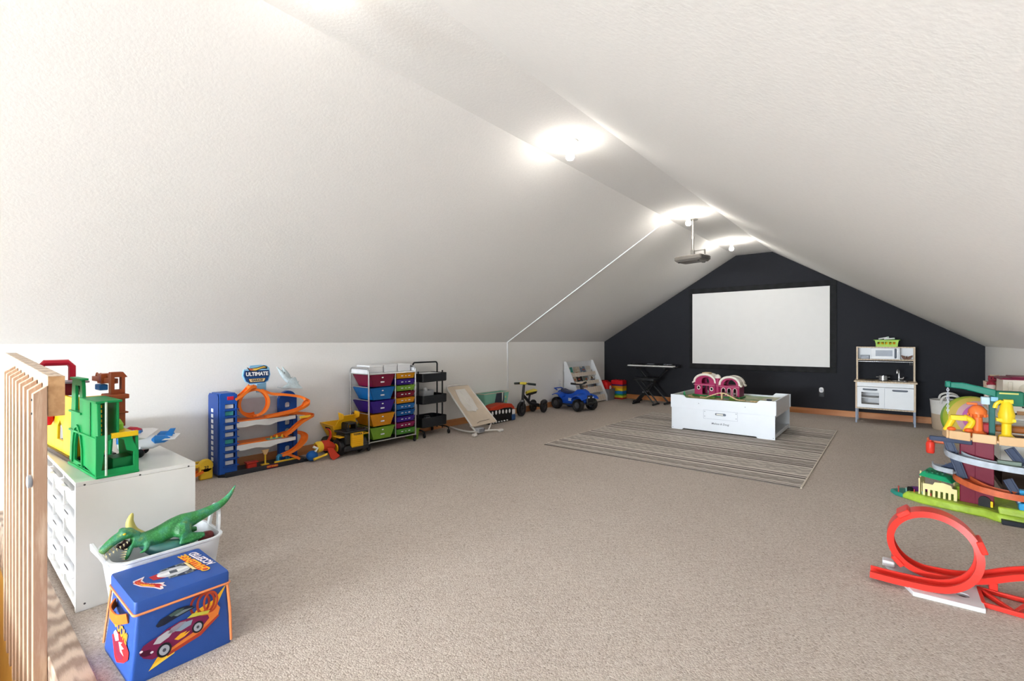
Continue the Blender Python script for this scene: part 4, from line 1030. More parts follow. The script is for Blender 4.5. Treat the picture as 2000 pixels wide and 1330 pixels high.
# ------------------------------------------------------------------ rolling drawer organizer
og = thing('drawer_organizer', 'chrome rolling organizer with rainbow plastic drawers in two columns', 'organizer', (-4.52, 3.24, 0), 90)
CH = mat('chrome', '#C9CBCE', 0.22, 0.85, var=0.03)
W2, D2 = 0.315, 0.175
pr_ = 0.009
for sx_ in (-1, 1):
    x = sx_ * W2
    sp = [(x, -D2, 0.075), (x, -D2, 0.80)] + [(x, -D2 + 0.05 * (1 - math.cos(R(a))), 0.83 + 0.05 * math.sin(R(a))) for a in range(0, 91, 15)] + [(x, D2 - 0.05 * (1 - math.cos(R(a))), 0.83 + 0.05 * math.sin(R(a))) for a in range(90, -1, -15)] + [(x, D2, 0.80), (x, D2, 0.075)]
    MB().tube(sp, pr_, 8).build('end_frame', CH, og)
    for z in (0.105, 0.25, 0.39, 0.535, 0.675, 0.815):
        MB().cyl((x, -D2, z), (x, D2, z), 0.005, n=8).build('side_rail', CH, og)
    MB().bx(x - 0.002, x + 0.002, -D2 + 0.02, D2 - 0.02, 0.825, 0.865).build('end_plate', mat('end_plate_white', '#E4E6EA', 0.4), og)
MB().cyl((0.03, -D2, 0.09), (0.03, -D2, 0.815), 0.007, n=8).build('middle_post', CH, og)
for z in (0.085, 0.815):
    for y in (-D2, D2): MB().cyl((-W2, y, z), (W2, y, z), 0.008, n=8).build('cross_bar', CH, og)
bx('top_shelf', mat('organizer_top', '#D9DADC', 0.4), og, -W2, W2, -D2, D2, 0.818, 0.826, 0.002)
bx('bottom_shelf', mat('organizer_bottom', '#4A4A48', 0.5), og, -W2, W2, -D2 + 0.01, D2, 0.082, 0.086)
big = ['#8E1F42', '#1C78C4', '#42269A', '#E8A01E', '#86B53A']
small = ['#E9A21C', '#47289A', '#8DBB45', '#8C1E34', '#E8A11B', '#2C78C2', '#1F66B6', '#4429A0', '#97235A', '#5FA544']
def drawer(x0, x1, z0, z1, col, bigd):
    m = mat('tint_' + col.strip('#'), col, 0.22, var=0.06, scale=30, trans=0.35)
    ins = 0.05 if bigd else 0.012
    y0, y1 = -D2 - 0.006, D2 - 0.02
    d = MB()
    outer = lambda z, f: [(x0 + ins * f, y0 + 0.012 * f, z), (x1 - ins * f, y0 + 0.012 * f, z), (x1 - ins * f, y1 - ins * f, z), (x0 + ins * f, y1 - ins * f, z)]
    inner = lambda z, f: [(x0 + ins * f + 0.004, y0 + 0.012 * f + 0.004, z), (x1 - ins * f - 0.004, y0 + 0.012 * f + 0.004, z), (x1 - ins * f - 0.004, y1 - ins * f - 0.004, z), (x0 + ins * f + 0.004, y1 - ins * f - 0.004, z)]
    d.loft([outer(z0, 1), outer(z1 - 0.004, 0.05), outer(z1, -0.05 if bigd else 0), inner(z1, 0), inner(z0 + 0.004, 1)])
    do = d.build('drawer', m, og, 0.0015)
    xm = (x0 + x1) / 2; zz = (z0 + z1) / 2
    wm = P('#E8E9EC')
    if bigd:
        MB().ell((xm, y0 + 0.002, z1 - 0.032), (0.013, 0.004, 0.007), 12, 6).build('knob', wm, do)
        bx('label_slot', wm, do, xm - 0.024, xm + 0.024, y0 - 0.001 + 0.004, y0 + 0.012, z1 - 0.088, z1 - 0.074, 0.002)
    else:
        MB().ell((xm, y0 + 0.003, zz), (0.008, 0.004, 0.005), 10, 6).build('knob', wm, do)
        for s in (-1, 1): bx('label_slot', wm, do, xm + s * 0.05 - 0.014, xm + s * 0.05 + 0.014, y0 - 0.001 + 0.003, y0 + 0.01, zz - 0.003, zz + 0.005, 0.001)
zt = 0.807
for k, c_ in enumerate(big):
    drawer(-W2 + 0.012, 0.02, zt - (k + 1) * 0.1425 + 0.012, zt - k * 0.1425, c_, True)
for k, c_ in enumerate(small):
    drawer(0.042, W2 - 0.012, zt - (k + 1) * 0.0705 + 0.010, zt - k * 0.0705, c_, False)
for sx_ in (-1, 1):
    for y in (-D2, D2):
        co_ = MB().lathe([(0, -0.011), (0.022, -0.011), (0.026, -0.006), (0.026, 0.006), (0.022, 0.011), (0, 0.011)], 16, T(sx_ * (W2 - 0.004), y + 0.008, 0.026) @ RX(90) @ RY(25))
        co_.bx(sx_ * (W2 - 0.004) - 0.012, sx_ * (W2 - 0.004) + 0.012, y - 0.008, y + 0.02, 0.045, 0.075)
        co_.build('caster', P('#232427'), og)
# boxes on the organizer
for k, (y0, lb) in enumerate(((3.065, 'white lidded box on the organizer, at its handle end'), (3.255, 'white lidded box in the middle on top of the organizer'), (3.445, 'white lidded box on the organizer, next to the black cart'))):
    o = thing('storage_box', lb, 'box', (-4.53, y0, 0.8263), 90, 'white boxes on the organizer')
    bx('box_body', M_white, o, -0.085, 0.085, -0.12, 0.12, 0, 0.072, 0.004)
    bx('box_lid', M_white, o, -0.089, 0.089, -0.124, 0.124, 0.060, 0.082, 0.004)
gbx = thing('green_bin', 'pale green plastic bin tucked behind the organizer caster', 'bin', (-4.50, 3.625, 0), 90)
MB().loft([rr3(0.035, 0.08, 0.0, 0.01), rr3(0.045, 0.09, 0.13, 0.01), rr3(0.042, 0.087, 0.13, 0.01), rr3(0.032, 0.077, 0.006, 0.01)]).build('bin_shell', mat('tint_86B53A', '#86B53A', 0.3), gbx)
bx('bin_rim', mat('tint_86B53A', '#86B53A', 0.3), gbx, -0.048, 0.048, -0.095, -0.088, 0.12, 0.132, 0.002)

# ------------------------------------------------------------------ black three-tier cart
ct = thing('utility_cart', 'black metal three-tier rolling cart beside the drawer organizer', 'cart', (-4.56, 3.93, 0), 90)
BK = mat('cart_black', '#1E2126', 0.38, 0.2)
def tray(z0, z1, nm):
    hx, hy = 0.205, 0.145
    d = MB().loft([rr3(hx - 0.008, hy - 0.008, z0, 0.035), rr3(hx, hy, z0 + 0.008, 0.04), rr3(hx, hy, z1, 0.04), rr3(hx - 0.004, hy - 0.004, z1, 0.037), rr3(hx - 0.004, hy - 0.004, z0 + 0.010, 0.037), rr3(hx - 0.02, hy - 0.02, z0 + 0.006, 0.03)])
    return d.build(nm, BK, ct)
tray(0.67, 0.775, 'top_tray'); tray(0.40, 0.505, 'middle_tray'); tray(0.115, 0.235, 'bottom_tray')
for sx_ in (-1, 1):
    for y in (-0.05, 0.05):
        MB().cyl((sx_ * 0.198, y, 0.06), (sx_ * 0.198, y, 0.80), 0.010, n=10).build('post', BK, ct)
    fo = MB().tube([(sx_ * 0.2, -0.165, 0.075), (sx_ * 0.2, -0.12, 0.085), (sx_ * 0.2, 0.12, 0.085), (sx_ * 0.2, 0.165, 0.075)], 0.010, 8); fo.build('foot_bar', BK, ct)
    for y in (-0.165, 0.150):
        cst = MB().lathe([(0, -0.012), (0.024, -0.012), (0.028, -0.007), (0.028, 0.007), (0.024, 0.012), (0, 0.012)], 16, T(sx_ * 0.2, y, 0.028) @ RX(90) @ RY(70))
        cst.cyl((sx_ * 0.2, y, 0.03), (sx_ * 0.2, y, 0.08), 0.008)
        co_ = cst.build('caster', P('#202124'), ct)
        MB().ell((sx_ * 0.2, y - 0.014, 0.028), (0.008, 0.004, 0.008), 10, 6).build('axle_cap', CH, co_)
hn = MB().tube([(-0.198, 0.05, 0.78)] + [(-0.198 + 0.03 * (1 - math.cos(R(a))), 0.05, 0.875 + 0.03 * math.sin(R(a))) for a in range(0, 91, 15)] + [(0.198 - 0.03 * (1 - math.cos(R(a))), 0.05, 0.875 + 0.03 * math.sin(R(a))) for a in range(90, -1, -15)] + [(0.198, 0.05, 0.78)], 0.010, 10)
hn.build('handle', BK, ct)
pp_ = bx('paper_stack', M_white, None, -4.68, -4.46, 3.78, 4.06, 0.6772, 0.772, 0.002); tag(pp_, 'white paper stack in the top tray of the black cart', 'paper')
cl = thing('clear_container', 'pale clear plastic tub in the middle tray of the black cart', 'container', (-4.58, 3.90, 0.4065), 90)
tubm = mat('frosted_plastic', '#D5D8DC', 0.25, trans=0.5)
MB().loft([rr3(0.08, 0.07, 0, 0.02), rr3(0.09, 0.08, 0.15, 0.02), rr3(0.086, 0.076, 0.15, 0.02), rr3(0.076, 0.066, 0.004, 0.02)]).build('tub', tubm, cl)
MB().lathe([(0, 0), (0.028, 0), (0.03, 0.01), (0.03, 0.16), (0.02, 0.18), (0.0, 0.18)], 16, T(0.0, 0.0, 0.003)).build('inner_bottle', M_white, cl)
jr = thing('jar', 'grey jar in the bottom tray of the black cart', 'jar', (-4.6, 3.95, 0.1215), 0)
MB().lathe([(0, 0), (0.04, 0), (0.042, 0.01), (0.042, 0.08), (0.036, 0.09), (0, 0.09)], 18).build('jar_body', P('#6B7178'), jr)
MB().lathe([(0, 0.09), (0.038, 0.09), (0.038, 0.105), (0, 0.105)], 18).build('jar_lid', P('#3A3D42'), jr)
# ------------------------------------------------------------------ beige baby bouncer
bn = thing('baby_bouncer', 'beige fabric baby bouncer on a white folding frame', 'bouncer', (-4.3, 4.47, 0), 90)
M_bei = mat('bouncer_fabric', '#D8C8B4', 0.9, var=0.05, bump=0.35, bscale=260)
M_mesh = mat('bouncer_harness', '#E8E4DE', 0.85, var=0.04, bump=0.3, bscale=180)
# local: x along the wall, y toward the wall; seat rises toward the wall
def seat_pt(u, v, lift=0.0):     # u -1..1 across, v 0 (foot) .. 1 (head)
    w = 0.235 - 0.03 * v
    y = -0.20 + 0.52 * v; z = 0.10 + 0.45 * v - 0.05 * math.sin(PI * v)
    return ((u * w) + 0.015 + 0.03 * v, y, z + 0.045 * abs(u) ** 2.2 * math.sin(PI * min(1, v * 1.05)) + lift)
rows = []
for i in range(17):
    v = i / 16
    top = [seat_pt(-1 + 2 * k / 14, v, 0.006) for k in range(15)]
    bot = [seat_pt(1 - 2 * k / 14, v, -0.004) for k in range(15)]
    rows.append(top + bot)
MB().loft(rows).build('seat', M_bei, bn)
rows = []
for i in range(9):
    v = 0.42 + 0.5 * i / 8; wv = 0.55 - 0.1 * abs(i - 4) / 4
    rows.append([seat_pt(-wv + 2 * wv * k / 10, v, 0.016) for k in range(11)] + [seat_pt(wv - 2 * wv * k / 10, v, 0.007) for k in range(11)])
MB().loft(rows).build('seat_liner', M_mesh, bn, 0.002)
sp = [seat_pt(u, v, 0.022) for u, v in ((0.0, 0.88), (0.12, 0.75), (0.02, 0.62), (0.15, 0.5), (0.02, 0.38))]
MB().sweep(spline(sp, 5), [(-0.03, -0.004), (0.03, -0.004), (0.03, 0.008), (-0.03, 0.008)], normals=[(0, -0.6, 0.8)] * 21).build('harness', M_mesh, bn, 0.003)
MB().ell(seat_pt(0.1, 0.66, 0.03), (0.03, 0.025, 0.02), 12, 8).build('harness_buckle', M_mesh, bn)
M_bw = mat('bouncer_frame', '#E3E0DB', 0.4)
fp = [seat_pt(-1, v, 0) for v in [k / 8 for k in range(9)]] + [seat_pt(-0.6, 1.03), seat_pt(0.6, 1.03)] + [seat_pt(1, v, 0) for v in [1 - k / 8 for k in range(9)]]
MB().tube(spline(fp, 3), 0.010, 8).build('seat_frame', M_bw, bn)
MB().sweep([seat_pt(-0.5, 0.04, 0.012), seat_pt(-0.2, 0.08, 0.012), seat_pt(0.6, 0.08, 0.012)], [(-0.003, 0), (0.003, 0), (0.003, 0.003), (-0.003, 0.003)]).build('seam', P('#6E604F'), bn)
base_ = MB()
base_.tube(spline([(-0.10, 0.32, 0.02), (-0.17, 0.10, 0.02), (-0.20, -0.12, 0.025), (-0.16, -0.20, 0.03)], 4), 0.011, 8)
base_.tube(spline([(-0.28, -0.30, 0.018), (-0.16, -0.24, 0.03), (0.02, -0.28, 0.03), (0.15, -0.34, 0.022)], 4), 0.012, 8)
base_.tube([(-0.16, -0.22, 0.03), (-0.20, -0.15, 0.11)], 0.012, 8)
base_.tube([(0.02, -0.26, 0.03), (0.20, -0.16, 0.10)], 0.010, 8)
base_.build('base_frame', M_bw, bn)
bx('hinge_block', P('#B9BBC2'), bn, -0.17, -0.06, -0.27, -0.19, 0.015, 0.075, 0.012)
for k in range(4): bx('hinge_rib', P('#6A6C74'), bn, -0.155 + k * 0.026, -0.143 + k * 0.026, -0.274, -0.268, 0.025, 0.068, 0.002)
bx('foot', M_bw, bn, 0.12, 0.20, -0.37, -0.32, 0.0, 0.035, 0.01); bx('foot', M_bw, bn, -0.31, -0.25, -0.33, -0.28, 0.0, 0.035, 0.01)

# ------------------------------------------------------------------ teal printed bin and the open-mouth bin
tb_ = thing('fabric_bin', 'teal printed storage bin with navy drip shape by the wall', 'bin', (-4.64, 5.26, 0), 90)
M_teal = mat('teal_fabric', '#7FC1AC', 0.8, var=0.05, bump=0.2, bscale=300)
MB().loft([rr3(0.20, 0.07, 0, 0.02), rr3(0.285, 0.085, 0.405, 0.02), rr3(0.28, 0.08, 0.405, 0.02), rr3(0.195, 0.065, 0.01, 0.02)]).build('bin_shell', M_teal, tb_)
MB().tube([Vector(q) for q in rr3(0.286, 0.086, 0.405, 0.022)], 0.006, 6, closed=True).build('rim', P('#CFC6B4'), tb_)
KM = T(0, -0.072, 0) @ RX(2.2) @ XZ
MB().prism([(-0.02, 0.40), (0.15, 0.40), (0.16, 0.30), (0.13, 0.18), (0.08, 0.10), (0.02, 0.12), (-0.03, 0.20), (-0.05, 0.28), (-0.03, 0.36)], 0.0, 0.004, KM).build('print_drip', P('#3A4350'), tb_)
MB().prism([(0.10, 0.40), (0.13, 0.40), (0.125, 0.30), (0.11, 0.26), (0.105, 0.32)], 0.003, 0.006, KM).build('print_gap', P('#D8E4DE'), tb_)
for x, z in ((0.19, 0.33), (0.20, 0.26), (0.185, 0.22)): MB().prism([(x - 0.012, z), (x, z - 0.016), (x + 0.012, z), (x, z + 0.018)], 0.0, 0.004, KM).build('print_star', P('#D9C96A'), tb_)

mb_ = thing('monster_bin', 'red and black toy bin shaped like an open mouth with white teeth', 'bin', (-4.448, 5.16, 0), 90)
prof_o = [(-0.27, 0.0), (0.28, 0.0), (0.29, 0.10), (0.27, 0.20), (0.20, 0.245), (0.05, 0.262), (-0.12, 0.255), (-0.25, 0.225), (-0.285, 0.12)]
MB().prism(prof_o, -0.085, 0.075, XZ).build('bin_body', P('#1B1A1C'), mb_, 0.012)
MB().prism([(-0.275, 0.20), (-0.10, 0.19), (0.05, 0.205), (0.20, 0.195), (0.275, 0.15), (0.27, 0.20), (0.20, 0.252), (0.05, 0.27), (-0.12, 0.262), (-0.25, 0.232)], -0.09, 0.088, XZ).build('red_lip', P('#C03A1E'), mb_, 0.01)
for k in range(6): MB().ell((-0.22 + k * 0.075, -0.085, 0.155 + 0.006 * math.sin(k)), (0.020, 0.008, 0.030), 12, 8).build('tooth', WH, mb_)
for k in range(6): MB().ell((-0.20 + k * 0.06, -0.082, 0.022), (0.018, 0.012, 0.010), 10, 7).build('lower_tooth', WH, mb_)
bx('blue_wheel_arch', P('#2F5486'), mb_, 0.215, 0.295, -0.09, 0.06, 0.0, 0.09, 0.015)
bx('white_patch', WH, mb_, 0.225, 0.29, -0.088, 0.0, 0.09, 0.165, 0.01)

# ------------------------------------------------------------------ balance trike (heads along the wall toward the viewer)
tk = thing('balance_trike', 'black balance trike with yellow seat and yellow handlebar centre', 'trike', (-4.52, 6.02, 0), 6)
TY = P('#D9C84A'); TB = mat('trike_black', '#1C1C1E', 0.42)
def wheel(o, x, y, r, w, m=TB, hub='#3A3A3D', rz=0):
    wo = MB().lathe([(0, -w * 0.6), (r * 0.6, -w * 0.6), (r * 0.75, -w), (r * 0.93, -w), (r, -w * 0.6), (r, w * 0.6), (r * 0.93, w), (r * 0.75, w), (r * 0.6, w * 0.6), (0, w * 0.6)], 26, T(x, y, r) @ RZ(rz) @ RY(90)).build('wheel', m, o)
    for s in (-1, 1):
        MB().lathe([(0, 0), (r * 0.45, 0), (r * 0.5, 0.004), (r * 0.16, 0.010), (0, 0.012)], 18, T(x, y, r) @ RZ(rz) @ RY(90 * s) @ T(0, 0, w * 0.6)).build('hub', P(hub), wo)
    return wo
wheel(tk, 0, -0.26, 0.115, 0.022, rz=0)
MB().tube(spline([(0, -0.26, 0.115), (0.028, -0.25, 0.13), (0.028, -0.235, 0.22), (0, -0.22, 0.27), (0, -0.185, 0.49)], 4), [0.016] * 8 + [0.02] * 8 + [0.018], 10).tube([(0, -0.26, 0.115), (-0.028, -0.25, 0.13), (-0.028, -0.235, 0.22), (0, -0.22, 0.27)], 0.014, 8).build('fork', TB, tk)
MB().ell((0, -0.235, 0.235), (0.034, 0.05, 0.022), 12, 7).build('mudguard', P('#8E9096'), tk)
MB().tube(spline([(-0.19, -0.15, 0.495), (-0.08, -0.185, 0.505), (0, -0.195, 0.505), (0.08, -0.185, 0.505), (0.19, -0.15, 0.495)], 4), 0.010, 8).build('handlebar', TB, tk)
for s in (-1, 1): MB().cyl((s * 0.075, -0.186, 0.505), (s * 0.195, -0.148, 0.494), 0.018, n=12).build('grip', P('#26302E'), tk)
bx('bar_cover', TY, tk, -0.055, 0.055, -0.225, -0.165, 0.49, 0.528, 0.012)
MB().tube(spline([(0, -0.205, 0.32), (0, -0.10, 0.25), (0, 0.02, 0.17), (0, 0.18, 0.14), (0, 0.27, 0.12)], 4), 0.024, 10).build('frame_tube', TB, tk)
MB().cyl((0, -0.04, 0.21), (0, 0.01, 0.36), 0.016).build('seat_post', TB, tk)
st_ = MB().loft([[(x * w_, y, z + dz) for x, dz in ((-1, 0), (-0.7, 0.012), (0, 0.02), (0.7, 0.012), (1, 0), (0.6, -0.02), (-0.6, -0.02))] for y, w_, z in ((-0.11, 0.02, 0.355), (-0.07, 0.035, 0.365), (0.0, 0.05, 0.365), (0.08, 0.075, 0.37), (0.12, 0.07, 0.375), (0.135, 0.04, 0.378))])
st_.build('saddle', TY, tk)
MB().loft([[(x * w_, y, z) for x in (-1, 1)] + [(x * w_ * 0.7, y, z - 0.035) for x in (1, -1)] for y, w_, z in ((-0.10, 0.018, 0.343), (0.0, 0.048, 0.348), (0.13, 0.06, 0.36))]).build('saddle_base', TB, tk)
for s in (-1, 1): wheel(tk, s * 0.10, 0.27, 0.10, 0.02)
MB().cyl((-0.09, 0.27, 0.10), (0.09, 0.27, 0.10), 0.014).build('axle', TB, tk)
MB().ell((0.10, 0.28, 0.165), (0.04, 0.10, 0.05), 14, 8).build('rear_guard', TB, tk)

# ------------------------------------------------------------------ blue ride-on quad
qd = thing('ride_on_quad', 'blue ride-on toy quad bike with black tyres', 'ride-on quad', (-4.27, 6.95, 0), 78)
QB = P('#1E56C8', 0.28); QK = mat('quad_black', '#1C1D20', 0.45)
for s in (-1, 1):
    for y, r in ((-0.25, 0.105), (0.25, 0.10)):
        wheel(qd, s * 0.165, y, r, 0.045, QK, '#55585E')
    MB().cyl((s * 0.05, -0.25, 0.105), (s * 0.13, -0.25, 0.105), 0.018).build('axle_stub', QK, qd)
def sect(y, w, z0, z1, k=0.6):   # body cross-section
    return [(-w, y, z0), (w, y, z0), (w * 1.05, y, (z0 + z1) / 2), (w * k, y, z1), (-w * k, y, z1), (-w * 1.05, y, (z0 + z1) / 2)]
MB().loft([sect(-0.34, 0.07, 0.17, 0.27), sect(-0.30, 0.09, 0.14, 0.325), sect(-0.22, 0.10, 0.12, 0.36), sect(-0.12, 0.10, 0.07, 0.35), sect(-0.04, 0.105, 0.06, 0.29), sect(0.04, 0.11, 0.06, 0.265), sect(0.14, 0.11, 0.07, 0.27), sect(0.24, 0.10, 0.14, 0.30), sect(0.33, 0.08, 0.22, 0.31)]).build('body', QB, qd, 0.015)
for s in (-1, 1):
    MB().loft([[(s * 0.07, y, z - 0.02), (s * 0.21, y, z - 0.045), (s * 0.215, y, z - 0.03), (s * 0.07, y, z + 0.005)] for y, z in ((-0.37, 0.235), (-0.33, 0.275), (-0.25, 0.295), (-0.17, 0.275), (-0.13, 0.22))]).build('front_fender', QB, qd, 0.004)
    MB().loft([[(s * 0.07, y, z - 0.02), (s * 0.20, y, z - 0.035), (s * 0.205, y, z - 0.02), (s * 0.07, y, z + 0.005)] for y, z in ((0.13, 0.23), (0.18, 0.275), (0.26, 0.285), (0.34, 0.26))]).build('rear_fender', QB, qd, 0.004)
    bx('foot_board', QK, qd, s * 0.15 - 0.045, s * 0.15 + 0.045, -0.13, 0.13, 0.085, 0.105, 0.006)
    bx('side_sticker', P('#C7D4E8'), qd, s * 0.118 - 0.003, s * 0.118 + 0.003, -0.05, 0.02, 0.15, 0.20, 0.001)
MB().loft([sect(-0.03, 0.055, 0.275, 0.305, 0.8), sect(0.06, 0.075, 0.262, 0.305, 0.8), sect(0.16, 0.085, 0.265, 0.31, 0.8), sect(0.26, 0.07, 0.285, 0.34, 0.7)]).build('seat', mat('quad_seat', '#27325C', 0.5), qd, 0.012)
MB().tube([(-0.09, 0.32, 0.31), (-0.08, 0.40, 0.335), (0.08, 0.40, 0.335), (0.09, 0.32, 0.31)], 0.010, 8).build('rear_rack', QB, qd)
MB().cyl((0, -0.20, 0.33), (0, -0.155, 0.43), 0.032, 0.022).build('steering_column', QK, qd)
MB().tube(spline([(-0.17, -0.11, 0.455), (-0.08, -0.14, 0.44), (0, -0.15, 0.435), (0.08, -0.14, 0.44), (0.17, -0.11, 0.455)], 4), 0.012, 8).build('handlebar', QK, qd)
for s in (-1, 1): MB().cyl((s * 0.10, -0.133, 0.445), (s * 0.185, -0.105, 0.457), 0.018, n=10).build('grip', QK, qd)
MB().loft([[(x, -0.36 - 0.0 * x, z) for x, z in ((-0.075, 0.10), (0.075, 0.10), (0.09, 0.2), (0.06, 0.27), (-0.06, 0.27), (-0.09, 0.2))], [(x * 0.8, -0.385, z) for x, z in ((-0.075, 0.12), (0.075, 0.12), (0.09, 0.2), (0.06, 0.25), (-0.06, 0.25), (-0.09, 0.2))]]).build('front_grille', QK, qd, 0.006)
for s in (-1, 1): MB().ell((s * 0.05, -0.387, 0.235), (0.022, 0.008, 0.013), 10, 7).build('headlight', P('#D8DEE8', 0.15), qd)
MB().tube([(-0.09, -0.37, 0.12), (-0.08, -0.41, 0.15), (0.08, -0.41, 0.15), (0.09, -0.37, 0.12)], 0.010, 8).build('bull_bar', QK, qd)

# ------------------------------------------------------------------ sling-front bookshelf
bs = thing('display_bookshelf', 'white sloping display bookshelf against the side wall', 'bookshelf', (-4.535, 7.83, 0), 90)
M_bs = mat('bookshelf_white', '#E9ECF0', 0.45, var=0.015)
M_birch = wood('shelf_front_birch', '#E0D2C2', '#EADFD3', (2, 2, 2), rings=2.0, knots=False)
side = [(-0.185, 0.0), (0.185, 0.0), (0.185, 0.79), (0.135, 0.79), (-0.175, 0.12), (-0.185, 0.08)]
for x in (-0.50, 0.485):
    MB().prism([(-y, z) for y, z in side], x, x + 0.015, Matrix(((0, 0, 1, 0), (-1, 0, 0, 0), (0, 1, 0, 0), (0, 0, 0, 1)))).build('side_panel', M_bs, bs, 0.002)
bx('back_panel', M_bs, bs, -0.485, 0.485, 0.172, 0.182, 0.02, 0.78)
tiers = [(-0.135, 0.02), (-0.06, 0.18), (0.015, 0.34), (0.09, 0.50)]
slope = math.degrees(math.atan2(0.67, 0.31))
for k, (y, z) in enumerate(tiers):
    bx('shelf_floor', M_bs, bs, -0.484, 0.484, y - 0.03, min(0.17, y + 0.11), z, z + 0.012)
    bx('shelf_front', M_birch, bs, -0.484, 0.484, -0.006, 0.006, 0, 0.075 if k > 1 else 0.12, 0.002, T(0, y - 0.026, z) @ RX(-18))
    bx('shelf_back', M_bs, bs, -0.484, 0.484, -0.004, 0.004, 0, 0.24, 0.0, T(0, y + 0.075, z + 0.012) @ RX(-18))
books = [(-0.33, 3, 0.17, 0.20, '#3E9A8C', 'teal picture book on the top tier of the bookshelf'),
         (-0.10, 3, 0.20, 0.17, '#C9BBA8', 'tan picture book in the middle of the top tier'),
         (0.12, 3, 0.18, 0.18, '#6E7B8C', 'grey-blue picture book on the top tier'),
         (0.34, 3, 0.17, 0.30, '#D5CFC6', 'tall cream book standing up at the top tier end'),
         (-0.30, 2, 0.14, 0.16, '#B7A695', 'beige book on the second tier next to the side panel'),
         (-0.12, 2, 0.20, 0.17, '#2C2A2C', 'black covered book on the second bookshelf tier'),
         (0.08, 2, 0.16, 0.15, '#7C8478', 'grey-green book beside the black one on the second tier'),
         (0.33, 2, 0.19, 0.24, '#E4E1DA', 'white zebra-patterned book at the end of the second tier'),
         (-0.05, 1, 0.20, 0.15, '#A48C74', 'brown picture book on the third bookshelf tier'),
         (0.32, 1, 0.15, 0.22, '#5C6170', 'dark grey book below the zebra-patterned one')]
for (x, tr_, w, h_, col, lb) in books:
    h_ += 0.03
    y, z = tiers[tr_]
    wx_, wy_ = -4.535 - (y + 0.035), 7.83 + x
    o = thing('picture_book', lb, 'book', (wx_, wy_, z + 0.0125), 90, 'picture books on the bookshelf')
    M = RX(-18)
    bx('cover', P(col, 0.5), o, -w / 2, w / 2, -0.006, -0.003, 0, h_, 0.0, M); bx('cover', P(col, 0.5), o, -w / 2, w / 2, 0.004, 0.007, 0, h_, 0.0, M)
    bx('pages', M_white, o, -w / 2 + 0.003, w / 2 - 0.002, -0.003, 0.004, 0.003, h_ - 0.003, 0.0, M)
    rb = random.Random(int(x * 1000) + tr_)
    if 'zebra' in lb:
        for q in range(9):
            cx, cz = rb.uniform(-w * 0.38, w * 0.38), rb.uniform(h_ * 0.15, h_ * 0.9)
            MB().prism([(cx - 0.012, cz - 0.02), (cx + 0.004, cz - 0.012), (cx + 0.016, cz + 0.02), (cx, cz + 0.012)], 0.006, 0.0068, M @ XZ).build('cover_mark', P('#23211F'), o)
        MB().prism([(-0.02, 0.05), (0.03, 0.05), (0.035, 0.11), (0.0, 0.14), (-0.03, 0.10)], 0.0066, 0.0075, M @ XZ).build('cover_mark', P('#6A4A22'), o)
    else:
        for q in range(3):
            cx, cz = rb.uniform(-w * 0.25, w * 0.25), h_ * (0.25 + 0.25 * q)
            cc_ = rb.choice(['#D9D2C6', '#8A94A6', '#B0553E', '#E5D9B8'])
            MB().prism([(cx - w * 0.2, cz - 0.012), (cx + w * 0.2, cz - 0.015), (cx + w * 0.17, cz + 0.014), (cx - w * 0.18, cz + 0.012)], 0.006, 0.0068, M @ XZ).build('cover_mark', P(cc_), o)

# ------------------------------------------------------------------ grey bin with a red toy, and stacked blocks in the corner
gr_ = thing('grey_bin', 'grey fabric bin beside the bookshelf end holding a red toy', 'bin', (-4.50, 8.50, 0), 90)
MB().loft([rr3(0.13, 0.15, 0, 0.02), rr3(0.14, 0.16, 0.22, 0.02), rr3(0.133, 0.153, 0.22, 0.02), rr3(0.123, 0.143, 0.01, 0.02)]).build('bin_shell', mat('grey_felt', '#85858A', 0.9, bump=0.3), gr_)
MB().tube([Vector(q) for q in rr3(0.141, 0.161, 0.22, 0.022)], 0.005, 6, closed=True).build('rim', P('#707074'), gr_)
rdt = thing('toy_fire_truck', 'red rounded toy truck sitting in the grey bin', 'toy', (-4.50, 8.50, 0.012), 90)
b = MB(); b.loft([rr3(0.10, 0.12, 0.10, 0.04), rr3(0.105, 0.125, 0.25, 0.04), rr3(0.09, 0.10, 0.33, 0.04), rr3(0.07, 0.06, 0.35, 0.03)])
b.build('cab', P('#D0181C'), rdt, 0.01)
bx('tank', P('#D0181C'), rdt, -0.09, 0.09, -0.10, 0.10, 0.02, 0.11, 0.01)
MB().lathe([(0, 0), (0.036, 0), (0.04, 0.008), (0.03, 0.014), (0, 0.012)], 18, T(-0.02, -0.126, 0.235) @ RX(90)).build('headlight', P('#E6E3E0'), rdt)
bx('ladder', P('#B81418'), rdt, -0.03, 0.05, -0.05, 0.09, 0.35, 0.37, 0.006)
cols = [('#B3252A', 0.0, 0.03, 'thin dark red block at the bottom of the corner block stack'), ('#D9D33A', 0.03, 0.075, 'lime yellow block just above the bottom one'), ('#2E9A4A', 0.075, 0.105, 'green block in the corner stack'), ('#2A84C4', 0.105, 0.165, 'bright blue block in the corner stack'),
        ('#F0D22E', 0.165, 0.215, 'lemon yellow block above the blue one'), ('#E09A2A', 0.215, 0.265, 'orange block in the corner stack'), ('#5A2C6A', 0.265, 0.295, 'thin purple block in the corner stack'), ('#D9202A', 0.295, 0.375, 'thick red block topping the corner stack')]
stud_ = MB().lathe([(0, 0), (0.016, 0), (0.016, 0.007), (0, 0.007)], 12)
